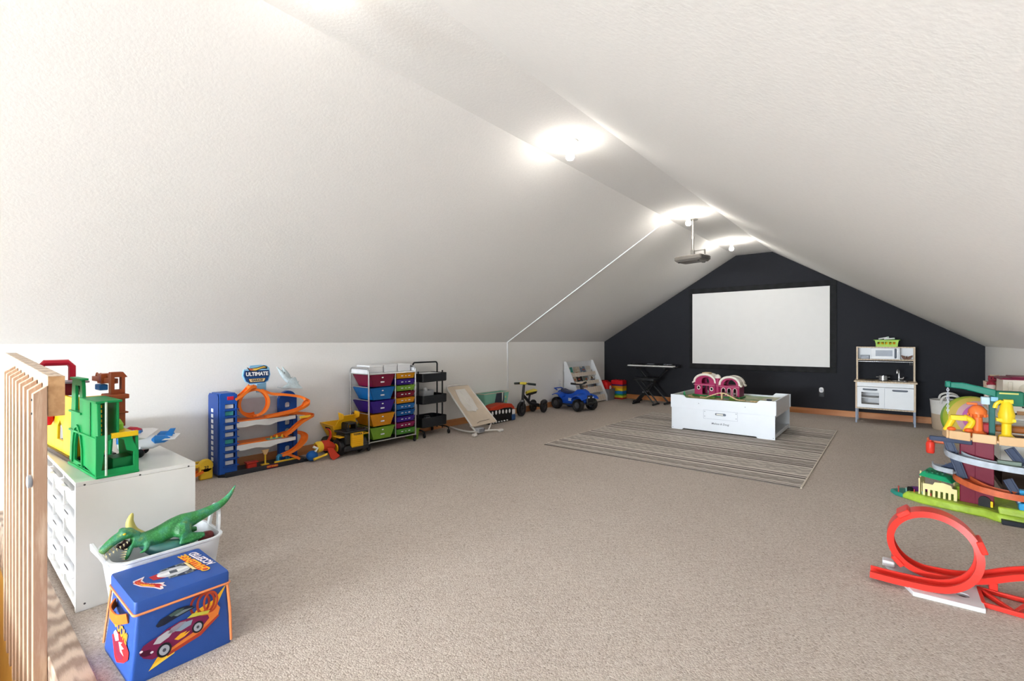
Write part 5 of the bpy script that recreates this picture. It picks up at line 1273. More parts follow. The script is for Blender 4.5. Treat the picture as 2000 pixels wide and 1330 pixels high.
for col, z0, z1, lb in cols:
    o = thing('building_block', lb, 'block', (-4.33, 8.77, z0 + 0.0002), 0, 'stacked blocks in the corner')
    bx('block_body', P(col), o, -0.125, 0.125, -0.09, 0.09, 0, z1 - z0 - 0.0008, 0.003)
    if z0 > 0.29:
        for i in range(4):
            for j in range(3):
                MB().lathe([(0, 0), (0.016, 0), (0.016, 0.008), (0, 0.008)], 10, T(-0.09 + i * 0.06, -0.06 + j * 0.06, z1 - z0 - 0.001)).build('stud', P(col), o)
    else:
        for i in range(4): bx('front_ridge', P(col), o, -0.11 + i * 0.06, -0.07 + i * 0.06, -0.093, -0.0895, 0.006, z1 - z0 - 0.007, 0.001)

# ------------------------------------------------------------------ keyboard on its stand, with the bench
ks = thing('keyboard_stand', 'black folding X stand under the electronic keyboard', 'stand', (-3.55, 8.62, 0), 0)
KB = mat('keyboard_black', '#15161A', 0.4)
for s, y in ((-1, -0.02), (1, 0.02)):
    MB().tube([(-0.30 * s, y, 0.03), (0.28 * s, y, 0.655)], 0.017, 8).build('leg', KB, ks)
    bx('foot_bar', KB, ks, -0.30 * s - 0.02, -0.30 * s + 0.02, -0.20, 0.17, 0.0, 0.035, 0.008)
    bx('support_arm', KB, ks, 0.28 * s - 0.02, 0.28 * s + 0.02, -0.16, 0.16, 0.645, 0.667, 0.004)
MB().cyl((-0.01, -0.06, 0.345), (-0.01, 0.05, 0.345), 0.028).build('pivot', P('#3A3B40'), ks)
ky = thing('electronic_keyboard', 'black electronic keyboard with white keys against the black wall', 'keyboard', (-3.55, 8.62, 0.668), 0)
body = MB().loft([[(x, -0.17, 0.0), (x, 0.15, 0.0), (x, 0.15, 0.065), (x, 0.02, 0.055), (x, -0.02, 0.03), (x, -0.17, 0.025)] for x in (-0.47, 0.47)])
body.build('case', KB, ky, 0.006)
M_key = mat('key_white', '#EFEFEC', 0.25, var=0.01)
kw = 0.88 / 36
wk = MB().bx(0, kw - 0.0012, -0.168, -0.02, 0.022, 0.045).build('white_key', M_key, ky, 0.001); wk.location = (-0.44, 0, 0)
bk_ = MB().bx(-0.006, 0.006, -0.105, -0.02, 0.045, 0.055).build('black_key', KB, ky, 0.001); bk_.location = (-0.44 + kw, 0, 0)
for k in range(1, 36): copy_part(wk, ky, (-0.44 + k * kw, 0, 0))
for k in range(1, 35):
    if (k + 1) % 7 not in (3, 0): copy_part(bk_, ky, (-0.44 + (k + 1) * kw, 0, 0))
for x0, x1 in ((-0.13, 0.0), (0.19, 0.23), (0.25, 0.34)): bx('control_panel', P('#8A8C94'), ky, x0, x1, 0.03, 0.10, 0.055, 0.068, 0.002)
for s in (-1, 1):
    MB().cyl((s * 0.40, 0.05, 0.056), (s * 0.40, 0.05, 0.066), 0.03).build('speaker', P('#2A2B30'), ky)
bnch = thing('keyboard_bench', 'black padded folding bench in front of the keyboard', 'bench', (-3.56, 8.33, 0), 0)
MB().loft([rr3(0.19, 0.125, 0.44, 0.03), rr3(0.205, 0.14, 0.45, 0.035), rr3(0.205, 0.14, 0.475, 0.035), rr3(0.19, 0.125, 0.49, 0.03)]).build('seat_pad', mat('bench_vinyl', '#1A1B1F', 0.42), bnch)
for s in (-1, 1):
    for y in (-0.09, 0.09): MB().tube([(-0.19 * s, y + 0.012 * s, 0.03), (0.15 * s, y + 0.012 * s, 0.44)], 0.013, 8).build('leg', KB, bnch)
    bx('foot_bar', KB, bnch, -0.19 * s - 0.016, -0.19 * s + 0.016, -0.16, 0.13, 0.0, 0.03, 0.008)
for y in (-0.115, 0.07): MB().cyl((-0.012, y, 0.23), (-0.012, y + 0.03, 0.23), 0.014).build('bolt', CH, bnch)

# ------------------------------------------------------------------ projection screen on the black wall
sc_ = thing('projection_screen', 'large white projection screen framed by black boards', 'screen', (-1.845, YF, 0), 0)
sz = (2.91 - 0.78) / 2
bx('screen_panel', mat('screen_white', '#EDECEA', 0.7, var=0.01), sc_, -sz, sz, -0.012, -0.001, 0.757, 2.045)
M_fb = wood('frame_black_board', '#111214', '#1B1C1F', (0.6, 3, 3), rings=3.0, rough=0.85)
for nm, a in (('frame_board', (-sz - 0.05, sz + 0.09, -0.02, -0.001, 0.667, 0.757)), ('frame_board', (-sz - 0.05, sz + 0.09, -0.02, -0.001, 2.045, 2.135)), ('frame_board', (sz, sz + 0.09, -0.02, -0.001, 0.7575, 2.0445)), ('frame_board', (-sz - 0.05, -sz, -0.02, -0.001, 0.7575, 2.0445))):
    bx(nm, M_fb, sc_, *a, bevel=0.003)
# outlets
def outlet(name, loc, rz, label, night=False):
    o = thing(name, label, 'outlet', loc, rz)
    MB().prism(rrect(-0.035, 0.035, -0.057, 0.057, 0.006), 0, 0.006, XZ).build('cover_plate', WH if not night else P('#26272B'), o, 0.001)
    for z in (-0.022, 0.022):
        f = MB().prism(rrect(-0.017, 0.017, z - 0.014, z + 0.014, 0.008), 0.006, 0.008, XZ).build('socket', WH if not night else P('#3A3B40'), o)
        for x in (-0.006, 0.006): MB().prism([(x - 0.001, z - 0.006), (x + 0.001, z - 0.006), (x + 0.001, z + 0.004), (x - 0.001, z + 0.004)], 0.008, 0.0088, XZ).build('slot', BLK, f)
    return o
outlet('wall_outlet', (XL + 0.0005, 7.22, 0.41), 90, 'white outlet plate on the side wall just before the bookshelf')
outlet('wall_outlet', (XL + 0.0005, 5.63, 0.33), 90, 'white outlet plate on the side wall below the cable cover')
outlet('wall_outlet', (-0.89, YF - 0.0005, 0.34), 0, 'dark outlet plate on the black wall under the night light', True)
nl = thing('night_light', 'white round plug-in night light on the black wall', 'night light', (-0.89, YF - 0.009, 0.36), 0)
MB().prism(rrect(-0.03, 0.03, -0.01, 0.075, 0.028), 0, 0.028, XZ).build('housing', WH, nl, 0.006)
MB().ell((0, -0.03, 0.035), (0.018, 0.006, 0.018), 14, 7).build('sensor', P('#C9CCD2'), nl)
# ------------------------------------------------------------------ white train table on the rug
tt = thing('train_table', 'white play table with notched rim standing on the striped rug', 'play table', (-1.69, 6.72, 0.0085), 0)
M_tab = mat('table_white', '#E8EDF4', 0.35, var=0.012)
TW, TD, TH = 0.625, 0.50, 0.455
def end_panel(y, nm, slot=False):
    out = [(-TW + 0.012, 0), (-TW + 0.15, 0), (-TW + 0.165, 0.018), (TW - 0.215, 0.018), (TW - 0.20, 0), (TW - 0.012, 0), (TW - 0.012, 0.285), (TW, 0.285), (TW, TH), (TW - 0.175, TH), (TW - 0.19, TH - 0.012), (TW - 0.205, TH - 0.03), (TW - 0.22, TH - 0.035), (-TW + 0.21, TH - 0.035), (-TW + 0.195, TH - 0.03), (-TW + 0.18, TH - 0.012), (-TW + 0.165, TH), (-TW, TH), (-TW, 0.285), (-TW + 0.012, 0.285)]
    holes = [rrect(-0.06, 0.07, 0.225, 0.255, 0.0145)] if slot else []
    return MB().plate(out, holes, 0, 0.018, T(0, y, 0) @ XZ).build(nm, M_tab, tt, 0.002)
fp_ = end_panel(-TD + 0.018, 'front_panel', True); end_panel(TD, 'rear_panel')
for s in (-1, 1):
    x = s * (TW - 0.022)
    bx('side_panel', M_tab, tt, x - 0.009, x + 0.009, -TD + 0.019, TD - 0.019, 0.26, TH, 0.002)
    bx('side_sill', M_tab, tt, x - 0.009, x + 0.009, -TD + 0.019, TD - 0.019, 0.018, 0.06, 0.002)
bx('bottom_shelf', M_tab, tt, -TW + 0.032, TW - 0.032, -TD + 0.02, TD - 0.02, 0.03, 0.045)
bx('inner_divider', mat('table_inside', '#6F7A88', 0.6), tt, -0.01, 0.01, -TD + 0.02, TD - 0.02, 0.046, 0.258)
t = NT('printed_landscape')
v_ = t.co('Object')
n1 = t.n('ShaderNodeTexNoise', Scale=3.2, Detail=2.0); t.l(v_, n1.inputs['Vector'])
n2 = t.n('ShaderNodeTexNoise', Scale=26.0, Detail=2.0); t.l(v_, n2.inputs['Vector'])
c = t.ramp(n1.outputs[0], [(0.30, '#7FA0A8'), (0.38, '#C7B98A'), (0.44, '#7E9A4A'), (0.62, '#6C8C3E'), (0.7, '#B4AE9C')])
t.color(t.mix(0.2, c, n2.outputs['Color'], 'OVERLAY')); t.b.inputs['Roughness'].default_value = 0.4
bx('play_board', t.m, tt, -TW + 0.032, TW - 0.032, -TD + 0.02, TD - 0.02, 0.385, 0.40)
gm = P('#AEB6C2')
gpl = [(-0.20, 0.175), (0.205, 0.175), (0.205, 0.285), (-0.20, 0.285)]
MB().plate(gpl, [[(-0.1975, 0.1775), (0.2025, 0.1775), (0.2025, 0.2825), (-0.1975, 0.2825)]], 0.0, 0.0008, T(0, -TD, 0) @ XZ).build('drawer_seam', gm, fp_)
bx('drawer_box', mat('table_inside', '#6F7A88', 0.6), tt, -0.19, 0.19, -TD + 0.025, TD - 0.10, 0.18, 0.275)
bx('drawer_content', P('#E6E2DA'), tt, -0.05, 0.03, -TD + 0.0195, -TD + 0.0245, 0.228, 0.246)
for x, z in ((-0.185, 0.265), (-0.185, 0.205), (0.188, 0.265), (0.188, 0.205), (-0.26, 0.36), (0.29, 0.36), (-TW + 0.03, 0.02), (TW - 0.03, 0.02)):
    MB().lathe([(0, 0.0008), (0.005, 0.0008), (0.005, 0), (0, 0)], 10, T(x, -TD, z) @ RX(90)).build('screw', P('#7A828E'), fp_)
lettering('Melissa & Doug', 0.033, P('#5C6470'), fp_, T(0.0, -TD - 0.0006, 0.12) @ XZ @ RZ(0), bold=0.0002, shear=0.25, h=0.0008)

# play station building on the table
ph = thing('toy_station', 'magenta toy station with two curved white roofs on the play table', 'toy building', (-1.86, 6.82, 0.409), -4)
ph.scale = (0.82, 0.92, 1.0)
MG = P('#A62A5C'); MGd = P('#7D1C47'); CRM = P('#EFE6DC'); PKL = P('#C46A86'); GRB = P('#3E8F52')
bx('green_base', GRB, ph, -0.40, 0.37, -0.13, 0.13, 0, 0.02, 0.006)
def circ(cx, cz, r, n=16): return [(cx + r * math.cos(2 * PI * k / n), cz + r * math.sin(2 * PI * k / n)) for k in range(n)]
def archw(cx, z0, w, h): return [(cx - w, z0), (cx + w, z0)] + arc(cx, z0 + h - w, w, 0, 180, 8)
# left hall
lh = [(-0.37, 0.02), (-0.03, 0.02), (-0.03, 0.19)] + arc(-0.20, 0.19, 0.17, 4, 176, 14, 0.095) + [(-0.37, 0.19)]
for y, nm in ((-0.10, 'front_wall'), (0.10, 'rear_wall')):
    MB().plate(lh, [[(-0.24, 0.025), (-0.13, 0.025), (-0.13, 0.145), (-0.24, 0.145)], circ(-0.30, 0.115, 0.022), circ(-0.085, 0.105, 0.022), [(-0.25, 0.175), (-0.12, 0.175)] + arc(-0.19, 0.20, 0.065, 0, 180, 8, 0.06)], -0.006, 0.006, T(0, y, 0) @ XZ).build(nm, MG, ph, 0.001)
for cx, cz in ((-0.30, 0.115), (-0.085, 0.105)):
    MB().plate(circ(cx, cz, 0.028, 18), [circ(cx, cz, 0.019, 18)], 0.006, 0.012, T(0, -0.10, 0) @ XZ).build('window_ring', CRM, ph)
# right hall
rh_ = [(0.05, 0.02), (0.35, 0.02), (0.35, 0.17)] + arc(0.20, 0.17, 0.15, 4, 176, 14, 0.095) + [(0.05, 0.17)]
for y, nm in ((-0.10, 'front_wall'), (0.10, 'rear_wall')):
    MB().plate(rh_, [archw(0.105, 0.03, 0.028, 0.10), archw(0.195, 0.03, 0.028, 0.10), archw(0.285, 0.03, 0.025, 0.10), [(0.10, 0.165), (0.31, 0.165)] + arc(0.205, 0.17, 0.10, 0, 180, 10, 0.075)], -0.006, 0.006, T(0, y, 0) @ XZ).build(nm, MG, ph, 0.001)
for cx in (0.105, 0.195, 0.285):
    MB().plate(archw(cx, 0.028, 0.033, 0.107), [archw(cx, 0.03, 0.027, 0.099)], 0.006, 0.011, T(0, -0.10, 0) @ XZ).build('window_arch', CRM, ph)
for x0 in (-0.37, -0.035, 0.05, 0.345): bx('end_wall', MGd, ph, x0 - 0.005, x0 + 0.008, -0.098, 0.098, 0.02, 0.16)
for x0 in (-0.365, 0.335):
    for z in (0.06, 0.11): pass
bx('floor_slab', PKL, ph, -0.385, -0.03, -0.12, 0.10, 0.150, 0.160, 0.002); bx('floor_slab', PKL, ph, 0.03, 0.36, -0.12, 0.10, 0.145, 0.155, 0.002)
# curved roofs: thick bands over each hall
def roof(cx, cz, rx, rz_, nm, ext):
    pts = [(cx + rx * math.cos(R(a)), 0, cz + rz_ * math.sin(R(a))) for a in range(0, 181, 12)]
    pts = [(cx + rx + ext, 0, cz - 0.012)] + pts + [(cx - rx - ext, 0, cz - 0.012)]
    MB().sweep(pts, [(-0.115, -0.008), (0.115, -0.008), (0.115, 0.012), (-0.115, 0.012)], normals=[(p_[0] - cx, 0, max(0.02, p_[2] - cz + 0.02)) for p_ in pts]).build(nm, CRM, ph, 0.004)
# only the rims are solid; the crowns are open arches front and back
def rim(cx, cz, rx, rz_, y, ext=0.03):
    pts = [(cx + rx + ext, y, cz - 0.02)] + [(cx + rx * math.cos(R(a)), y, cz + rz_ * math.sin(R(a))) for a in range(0, 181, 12)] + [(cx - rx - ext, y, cz - 0.02)]
    MB().sweep(pts, [(-0.03, -0.006), (0.03, -0.006), (0.03, 0.016), (-0.03, 0.016)], normals=[(p_[0] - cx, 0, max(0.02, p_[2] - cz + 0.03)) for p_ in pts]).build('roof_arch', CRM, ph, 0.004)
for y in (-0.09, 0.09):
    rim(-0.20, 0.195, 0.175, 0.105, y); rim(0.20, 0.175, 0.155, 0.105, y)
roof(-0.20, 0.20, 0.165, 0.095, 'roof_shell', 0.0); roof(0.20, 0.18, 0.145, 0.095, 'roof_shell', 0.0)
bx('roof_ridge', P('#D9B98A'), ph, -0.26, -0.15, -0.07, 0.07, 0.302, 0.325, 0.006)
MB().lathe([(0, 0.02), (0.038, 0.02), (0.038, 0.255), (0.046, 0.26), (0.046, 0.27), (0.034, 0.29), (0.015, 0.305), (0, 0.309)], 18, T(0.01, -0.09, 0)).build('turret', MG, ph)
MB().lathe([(0.047, 0.258), (0.047, 0.272), (0.036, 0.292), (0.016, 0.307), (0, 0.312)], 18, T(0.01, -0.09, 0)).build('turret_cap', CRM, ph)
for z in (0.05, 0.15): MB().lathe([(0.039, z), (0.042, z + 0.004), (0.039, z + 0.008)], 18, T(0.01, -0.09, 0)).build('turret_band', PKL, ph)

# wooden arched bridge and train track pieces
TRW = wood('track_beech', '#D2B585', '#E3CBA2', (4, 4, 4), rings=2.0, knots=False)
TP = [(-0.02, -0.006), (0.02, -0.006), (0.02, 0.006), (0.013, 0.006), (0.013, 0.003), (0.007, 0.003), (0.007, 0.006), (-0.007, 0.006), (-0.007, 0.003), (-0.013, 0.003), (-0.013, 0.006), (-0.02, 0.006)]
br = thing('wooden_track_bridge', 'arched wooden toy track bridge in front of the magenta station', 'toy bridge', (-1.74, 6.50, 0.409), -3)
br.scale = (0.85, 1, 1)
sp = spline([(-0.34, 0.03, 0.008), (-0.25, 0.02, 0.010), (-0.15, 0.0, 0.045), (-0.05, 0, 0.078), (0, 0, 0.082), (0.05, 0, 0.078), (0.15, 0, 0.04), (0.22, 0, 0.012), (0.33, 0, 0.008)], 6)
MB().sweep(sp, TP).build('track_rail', TRW, br)
bx('pillar', TRW, br, -0.012, 0.012, -0.018, 0.018, 0, 0.075, 0.003)
for x, z in ((-0.16, 0.02), (0.13, 0.035)): MB().loft([rr3(0.05, 0.03, 0, 0.02), rr3(0.03, 0.018, z, 0.015)], M=T(x, 0.05, 0)).build('grass_hump', P('#6E9A3E'), br, 0.004)
def trackpiece(pts, lb):
    o = thing('wooden_track', lb, 'toy track', (pts[0][0], pts[0][1], 0.4085), 0, 'wooden track pieces on the play table')
    q = spline([(p_[0] - pts[0][0], p_[1] - pts[0][1], 0.007) for p_ in pts], 5)
    MB().sweep(q, TP).build('track_rail', TRW, o)
    e = q[-1]; MB().cyl((e.x, e.y, 0.001), (e.x, e.y, 0.012), 0.012).build('connector', TRW, o)
trackpiece([(-1.40, 6.48), (-1.28, 6.475), (-1.20, 6.47)], 'straight wooden track just past the bridge')
trackpiece([(-1.17, 6.468), (-1.14, 6.50), (-1.125, 6.58)], 'curved wooden track at the table end')
trackpiece([(-2.12, 6.50), (-2.18, 6.56), (-2.20, 6.66)], 'curved wooden track near the station base')
tr_ = thing('toy_train', 'small grey toy train car on the curved track', 'toy train', (-1.185, 6.47, 0.4225), 10)
bx('wagon_body', P('#4A5260'), tr_, -0.028, 0.028, -0.014, 0.014, 0.008, 0.035, 0.005)
for x in (-0.016, 0.016):
    for y in (-0.013, 0.013): MB().cyl((x, y - 0.003, 0.007), (x, y + 0.003, 0.007), 0.007).build('wheel', BLK, tr_)
gt = thing('toy_tree', 'small green toy tree beside the station base', 'toy', (-2.23, 6.50, 0.409), 0)
MB().lathe([(0, 0), (0.012, 0), (0.006, 0.008), (0.006, 0.02), (0, 0.02)], 10).build('trunk', TRW, gt)
MB().lathe([(0.0, 0.018), (0.024, 0.018), (0.012, 0.045), (0.018, 0.045), (0, 0.085)], 12).build('foliage', P('#3E9A6A'), gt)

# ------------------------------------------------------------------ play kitchen
kt = thing('play_kitchen', 'white and birch toy kitchen against the black wall', 'play kitchen', (-0.095, 8.57, 0), 0)
BIR = wood('birch_ply', '#CDB79B', '#DCC9B0', (3, 3, 3), rings=3.0, knots=False)
KW = mat('kitchen_white', '#E9ECF0', 0.4, var=0.012)
KG = mat('kitchen_leg_grey', '#8E98AC', 0.45)
KD = mat('handle_grey', '#6A7280', 0.45)
W, D = 0.33, 0.19
for s in (-1, 1):
    x = s * (W - 0.009)
    bx('leg', KG, kt, x - 0.010, x + 0.010, -D, -D + 0.055, 0, 0.205, 0.002); bx('leg', KG, kt, x - 0.010, x + 0.010, D - 0.055, D, 0, 0.205, 0.002)
    bx('side_panel', KW, kt, x - 0.008, x + 0.008, -D + 0.002, D, 0.205, 0.585)
    bx('side_edge', BIR, kt, x - 0.010, x + 0.010, -D - 0.003, -D + 0.002, 0.205, 0.585)
    bx('upper_post', KW, kt, x - 0.008, x + 0.008, 0.022, D, 0.605, 1.09)
    bx('post_edge', BIR, kt, x - 0.010, x + 0.010, 0.016, 0.022, 0.605, 1.09)
bx('countertop', BIR, kt, -W - 0.018, W + 0.018, -D - 0.015, D, 0.585, 0.605, 0.003)
bx('base_board', BIR, kt, -W + 0.018, W - 0.018, -D, D, 0.205, 0.22, 0.001)
bx('back_board', KW, kt, -W + 0.018, W - 0.018, D - 0.012, D - 0.004, 0.22, 0.585)
bx('apron', KW, kt, -W + 0.019, W - 0.019, -D - 0.002, -D + 0.012, 0.525, 0.584, 0.001)
bx('oven_shelf', KW, kt, -W + 0.02, -0.004, -D + 0.02, D - 0.02, 0.36, 0.368)
bx('divider', KW, kt, -0.006, 0.006, -D + 0.014, D - 0.013, 0.221, 0.584)
def handle(p, horizontal, L_=0.075):
    h = MB()
    if horizontal: h.tube(spline([(-L_, 0.012, 0), (-L_ + 0.006, -0.012, 0), (-L_ + 0.02, -0.02, 0), (L_ - 0.02, -0.02, 0), (L_ - 0.006, -0.012, 0), (L_, 0.012, 0)], 4), 0.0115, 8)
    else: h.tube(spline([(0, 0.012, -L_), (0, -0.012, -L_ + 0.006), (0, -0.02, -L_ + 0.02), (0, -0.02, L_ - 0.02), (0, -0.012, L_ - 0.006), (0, 0.012, L_)], 4), 0.0115, 8)
    return h.build('handle', KD, p)
ld = MB().plate([(-W + 0.02, 0.225), (-0.003, 0.225), (-0.003, 0.52), (-W + 0.02, 0.52)], [[(-0.262, 0.275), (-0.062, 0.275), (-0.062, 0.445), (-0.262, 0.445)]], 0, 0.014, T(0, -D + 0.012, 0) @ XZ).build('oven_door', KW, kt, 0.001)
hh_ = handle(ld, True); hh_.location = (-0.163, -D - 0.004, 0.485)
bx('door_glass', M_glass, ld, -0.262, -0.062, -D + 0.004, -D + 0.007, 0.275, 0.445)
rd2 = bx('cupboard_door', KW, kt, 0.003, W - 0.02, -D - 0.002, -D + 0.012, 0.225, 0.52, 0.001)
hh_ = handle(rd2, True); hh_.location = (0.165, -D - 0.004, 0.485)
# upper cupboard
bx('upper_shelf', BIR, kt, -W + 0.018, W - 0.018, 0.016, D, 0.895, 0.91, 0.001)
bx('top_board', BIR, kt, -W + 0.0185, W - 0.0185, 0.016, D, 1.074, 1.089, 0.001)
bx('upper_back', KW, kt, -W + 0.018, W - 0.018, D - 0.008, D - 0.001, 0.911, 1.073)
for x in (-0.165, 0.16): bx('upper_divider', KW, kt, x - 0.005, x + 0.005, 0.02, D - 0.009, 0.911, 1.073)
md_ = MB().plate([(-0.158, 0.914), (0.153, 0.914), (0.153, 1.070), (-0.158, 1.070)], [[(-0.105, 0.955), (0.085, 0.955), (0.085, 1.04), (-0.105, 1.04)]], 0, 0.012, T(0, 0.024, 0) @ XZ).build('microwave_door', KW, kt, 0.001)
hh_ = handle(md_, False, 0.062); hh_.location = (0.117, 0.010, 0.995)
bx('door_glass', mat('microwave_glass', '#B4BCC8', 0.6), md_, -0.106, 0.086, 0.018, 0.021, 0.954, 1.041)
MB().cyl((-W + 0.02, 0.05, 0.875), (W - 0.02, 0.05, 0.875), 0.006).build('hook_rail', CH, kt)
for k in range(2): MB().tube([(0.275 + k * 0.022, 0.05, 0.88), (0.275 + k * 0.022, 0.04, 0.85), (0.275 + k * 0.022, 0.03, 0.835), (0.275 + k * 0.022, 0.02, 0.85)], 0.004, 6).build('hook', CH, kt)
# sink, tap and hob
sk = MB().loft([[(x, y, 0.607) for x, y in rrect(0.06, 0.25, -0.12, 0.06, 0.03)], [(x, y, 0.611) for x, y in rrect(0.058, 0.252, -0.122, 0.062, 0.03)], [(x, y, 0.611) for x, y in rrect(0.075, 0.235, -0.105, 0.045, 0.025)], [(x, y, 0.590) for x, y in rrect(0.08, 0.23, -0.10, 0.04, 0.025)]])
sk.build('sink', CH, kt)
MB().tube(spline([(0.155, 0.085, 0.605), (0.155, 0.085, 0.73), (0.150, 0.06, 0.765), (0.140, 0.01, 0.765), (0.135, -0.02, 0.745), (0.135, -0.022, 0.715)], 5), 0.011, 10).build('tap', CH, kt)
MB().tube([(0.155, 0.085, 0.635), (0.20, 0.075, 0.64), (0.21, 0.07, 0.665)], [0.014, 0.012, 0.008], 8).build('tap_lever', CH, kt)
for x in (-0.17, -0.02): MB().lathe([(0, 0.6052), (0.062, 0.6052), (0.062, 0.608), (0, 0.608)], 24, T(x, -0.03, 0)).build('hob_ring', P('#3A3B40'), kt)
pt = thing('toy_pot', 'small shiny steel toy pot on the kitchen hob', 'pot', (-0.115, 8.54, 0.6083), 0)
MB().lathe([(0, 0.002), (0.045, 0), (0.05, 0.006), (0.05, 0.065), (0.053, 0.068), (0.048, 0.068), (0.046, 0.006), (0, 0.006)], 24).build('pot_body', CH, pt)
for s in (-1, 1): MB().tube([(s * 0.05, -0.02, 0.05), (s * 0.075, -0.015, 0.052), (s * 0.075, 0.015, 0.052), (s * 0.05, 0.02, 0.05)], 0.004, 6).build('pot_handle', CH, pt)
tn = thing('tin_box', 'grey tin box in the kitchen upper cubby', 'box', (-0.325, 8.665, 0.9103), 0)
MB().loft([rr3(0.055, 0.03, 0.0, 0.012), rr3(0.055, 0.03, 0.045, 0.012)]).build('tin_body', P('#9DA3AE'), tn, 0.003)
MB().loft([rr3(0.057, 0.032, 0.046, 0.012), rr3(0.057, 0.032, 0.056, 0.012)]).build('tin_lid', P('#AEB4BE'), tn, 0.003)
bf = thing('wooden_butterfly', 'brown butterfly-shaped wooden toy in the kitchen upper cubby', 'toy', (0.145, 8.64, 0.9103), 0)
for s in (-1, 1): MB().prism([(0, 0.005), (s * 0.02, 0.0), (s * 0.045, 0.012), (s * 0.065, 0.055), (s * 0.055, 0.06), (s * 0.02, 0.045), (0, 0.02)], -0.006, 0.006, XZ).build('wing', wood('walnut', '#5E3A24', '#7A4C30', (4, 4, 4), knots=False), bf, 0.002)
MB().tube([(0, 0, 0.003), (0, 0, 0.05)], 0.006, 8).build('body', P('#4A2C1C'), bf)
bkk = thing('toy_basket', 'lime and yellow plastic basket of play food on top of the kitchen', 'basket', (-0.075, 8.67, 1.0895), 0)
LG = P('#A6CC3A'); 
tp_ = MB()
for y, M_ in ((-0.075, 1), (0.075, 1)):
    tp_.plate([(-0.115, 0), (0.115, 0), (0.135, 0.095), (-0.135, 0.095)], [[(-0.105 + k * 0.043, 0.035), (-0.075 + k * 0.043, 0.035), (-0.075 + k * 0.043, 0.07), (-0.105 + k * 0.043, 0.07)] for k in range(5)], -0.002, 0.002, T(0, y, 0) @ XZ)
for s in (-1, 1): tp_.plate([(-0.075, 0), (0.075, 0), (0.075, 0.095), (-0.075, 0.095)], [[(-0.06 + k * 0.045, 0.035), (-0.03 + k * 0.045, 0.035), (-0.03 + k * 0.045, 0.07), (-0.06 + k * 0.045, 0.07)] for k in range(3)], -0.002, 0.002, T(s * 0.122, 0, 0) @ YZ)
tp_.bx(-0.115, 0.115, -0.075, 0.075, 0, 0.004)
tp_.build('basket_shell', LG, bkk)
MB().plate(rrect(-0.15, 0.15, -0.09, 0.09, 0.012), [rrect(-0.132, 0.132, -0.074, 0.074, 0.01)], 0.093, 0.101).build('rim', P('#7FBF3A'), bkk, 0.002)
for k, (x, y, c_, lb) in enumerate(((-0.14, 8.65, '#E8B21C', 'yellow play food ball at one end of the kitchen-top basket'), (-0.06, 8.67, '#EFC62A', 'golden play food ball in the middle of the kitchen-top basket'), (0.0, 8.65, '#E39A1E', 'orange play food ball at the other end of the kitchen-top basket'))):
    q = MB().ell((0, 0, 0), (0.036, 0.034, 0.032), 14, 9); q.cyl((0, 0, 0.028), (0.004, 0, 0.044), 0.004, 0.003)
    q = q.build('play_food', P(c_)); q.location = (x, y, 1.128); tag(q, lb, 'play food', 'play food in the kitchen-top basket')
for (x, rz_, rx_, lb) in ((-0.11, 20, 14, 'white stick lying tilted over the kitchen-top basket'), (-0.045, -6, 3, 'white stick lying flat over the kitchen-top basket')):
    o = thing('white_marker', lb, 'marker', (x, 8.67, 1.204), rz_)
    MB().cyl((-0.06, 0, -0.002), (0.035, 0, 0.018 * rx_ / 14), 0.010, n=12).build('barrel', WH, o)
    MB().cyl((0.035, 0, 0.018 * rx_ / 14), (0.06, 0, 0.024 * rx_ / 14), 0.011, n=12).build('cap', P('#CFE0D2'), o)

# ------------------------------------------------------------------ two-tone rope basket, big ball
rbk = thing('rope_basket', 'white and tan soft basket with rope handle beside the kitchen', 'basket', (0.58, 8.45, 0), 0)
M_rope = mat('rope_white', '#E3E1DC', 0.9, bump=0.5, bscale=90); M_rope2 = mat('rope_tan', '#C2AE96', 0.9, bump=0.5, bscale=90)
MB().lathe([(0, 0.0), (0.165, 0), (0.18, 0.02), (0.188, 0.21), (0.18, 0.21), (0.172, 0.02), (0, 0.012)], 30).build('lower_band', M_rope2, rbk)
MB().lathe([(0.188, 0.21), (0.200, 0.38), (0.205, 0.395), (0.195, 0.395), (0.18, 0.21)], 30).build('upper_band', M_rope, rbk)
for s in (-1, 1): MB().tube(spline([(-0.10, s * 0.185, 0.36), (-0.08, s * 0.20, 0.44), (0, s * 0.20, 0.47), (0.08, s * 0.20, 0.44), (0.10, s * 0.185, 0.36)], 5), 0.013, 8).build('handle', M_rope, rbk)
bx('yellow_patch', P('#E8C22E'), rbk, 0.0, 0.06, -0.196, -0.180, 0.08, 0.19, 0.004)
ball = thing('play_ball', 'large rainbow banded play ball behind the crane toy', 'ball', (0.70, 7.55, 0), 0)
bands = [('#B65FC0', 0, 16), ('#D879C6', 16, 36), ('#EBC0C8', 36, 48), ('#F0D86A', 48, 66), ('#C6D84A', 66, 84), ('#8CC63E', 84, 110), ('#4FAE6A', 110, 140), ('#3E8FB0', 140, 180)]
for c_, a0, a1 in bands:
    prof = [(0.268 * math.sin(R(a0 + (a1 - a0) * k / 5)), 0.268 * math.cos(R(a0 + (a1 - a0) * k / 5))) for k in range(6)]
    MB().lathe(prof, 36, T(0, 0, 0.269) @ RZ(14) @ RX(80)).build('band', P(c_, 0.35), ball)

# ------------------------------------------------------------------ white cabinet by the right wall with the doll house
rc = thing('low_cabinet', 'white low cabinet with dark open base behind the crane toy', 'cabinet', (0.785, 5.50, 0), -90)
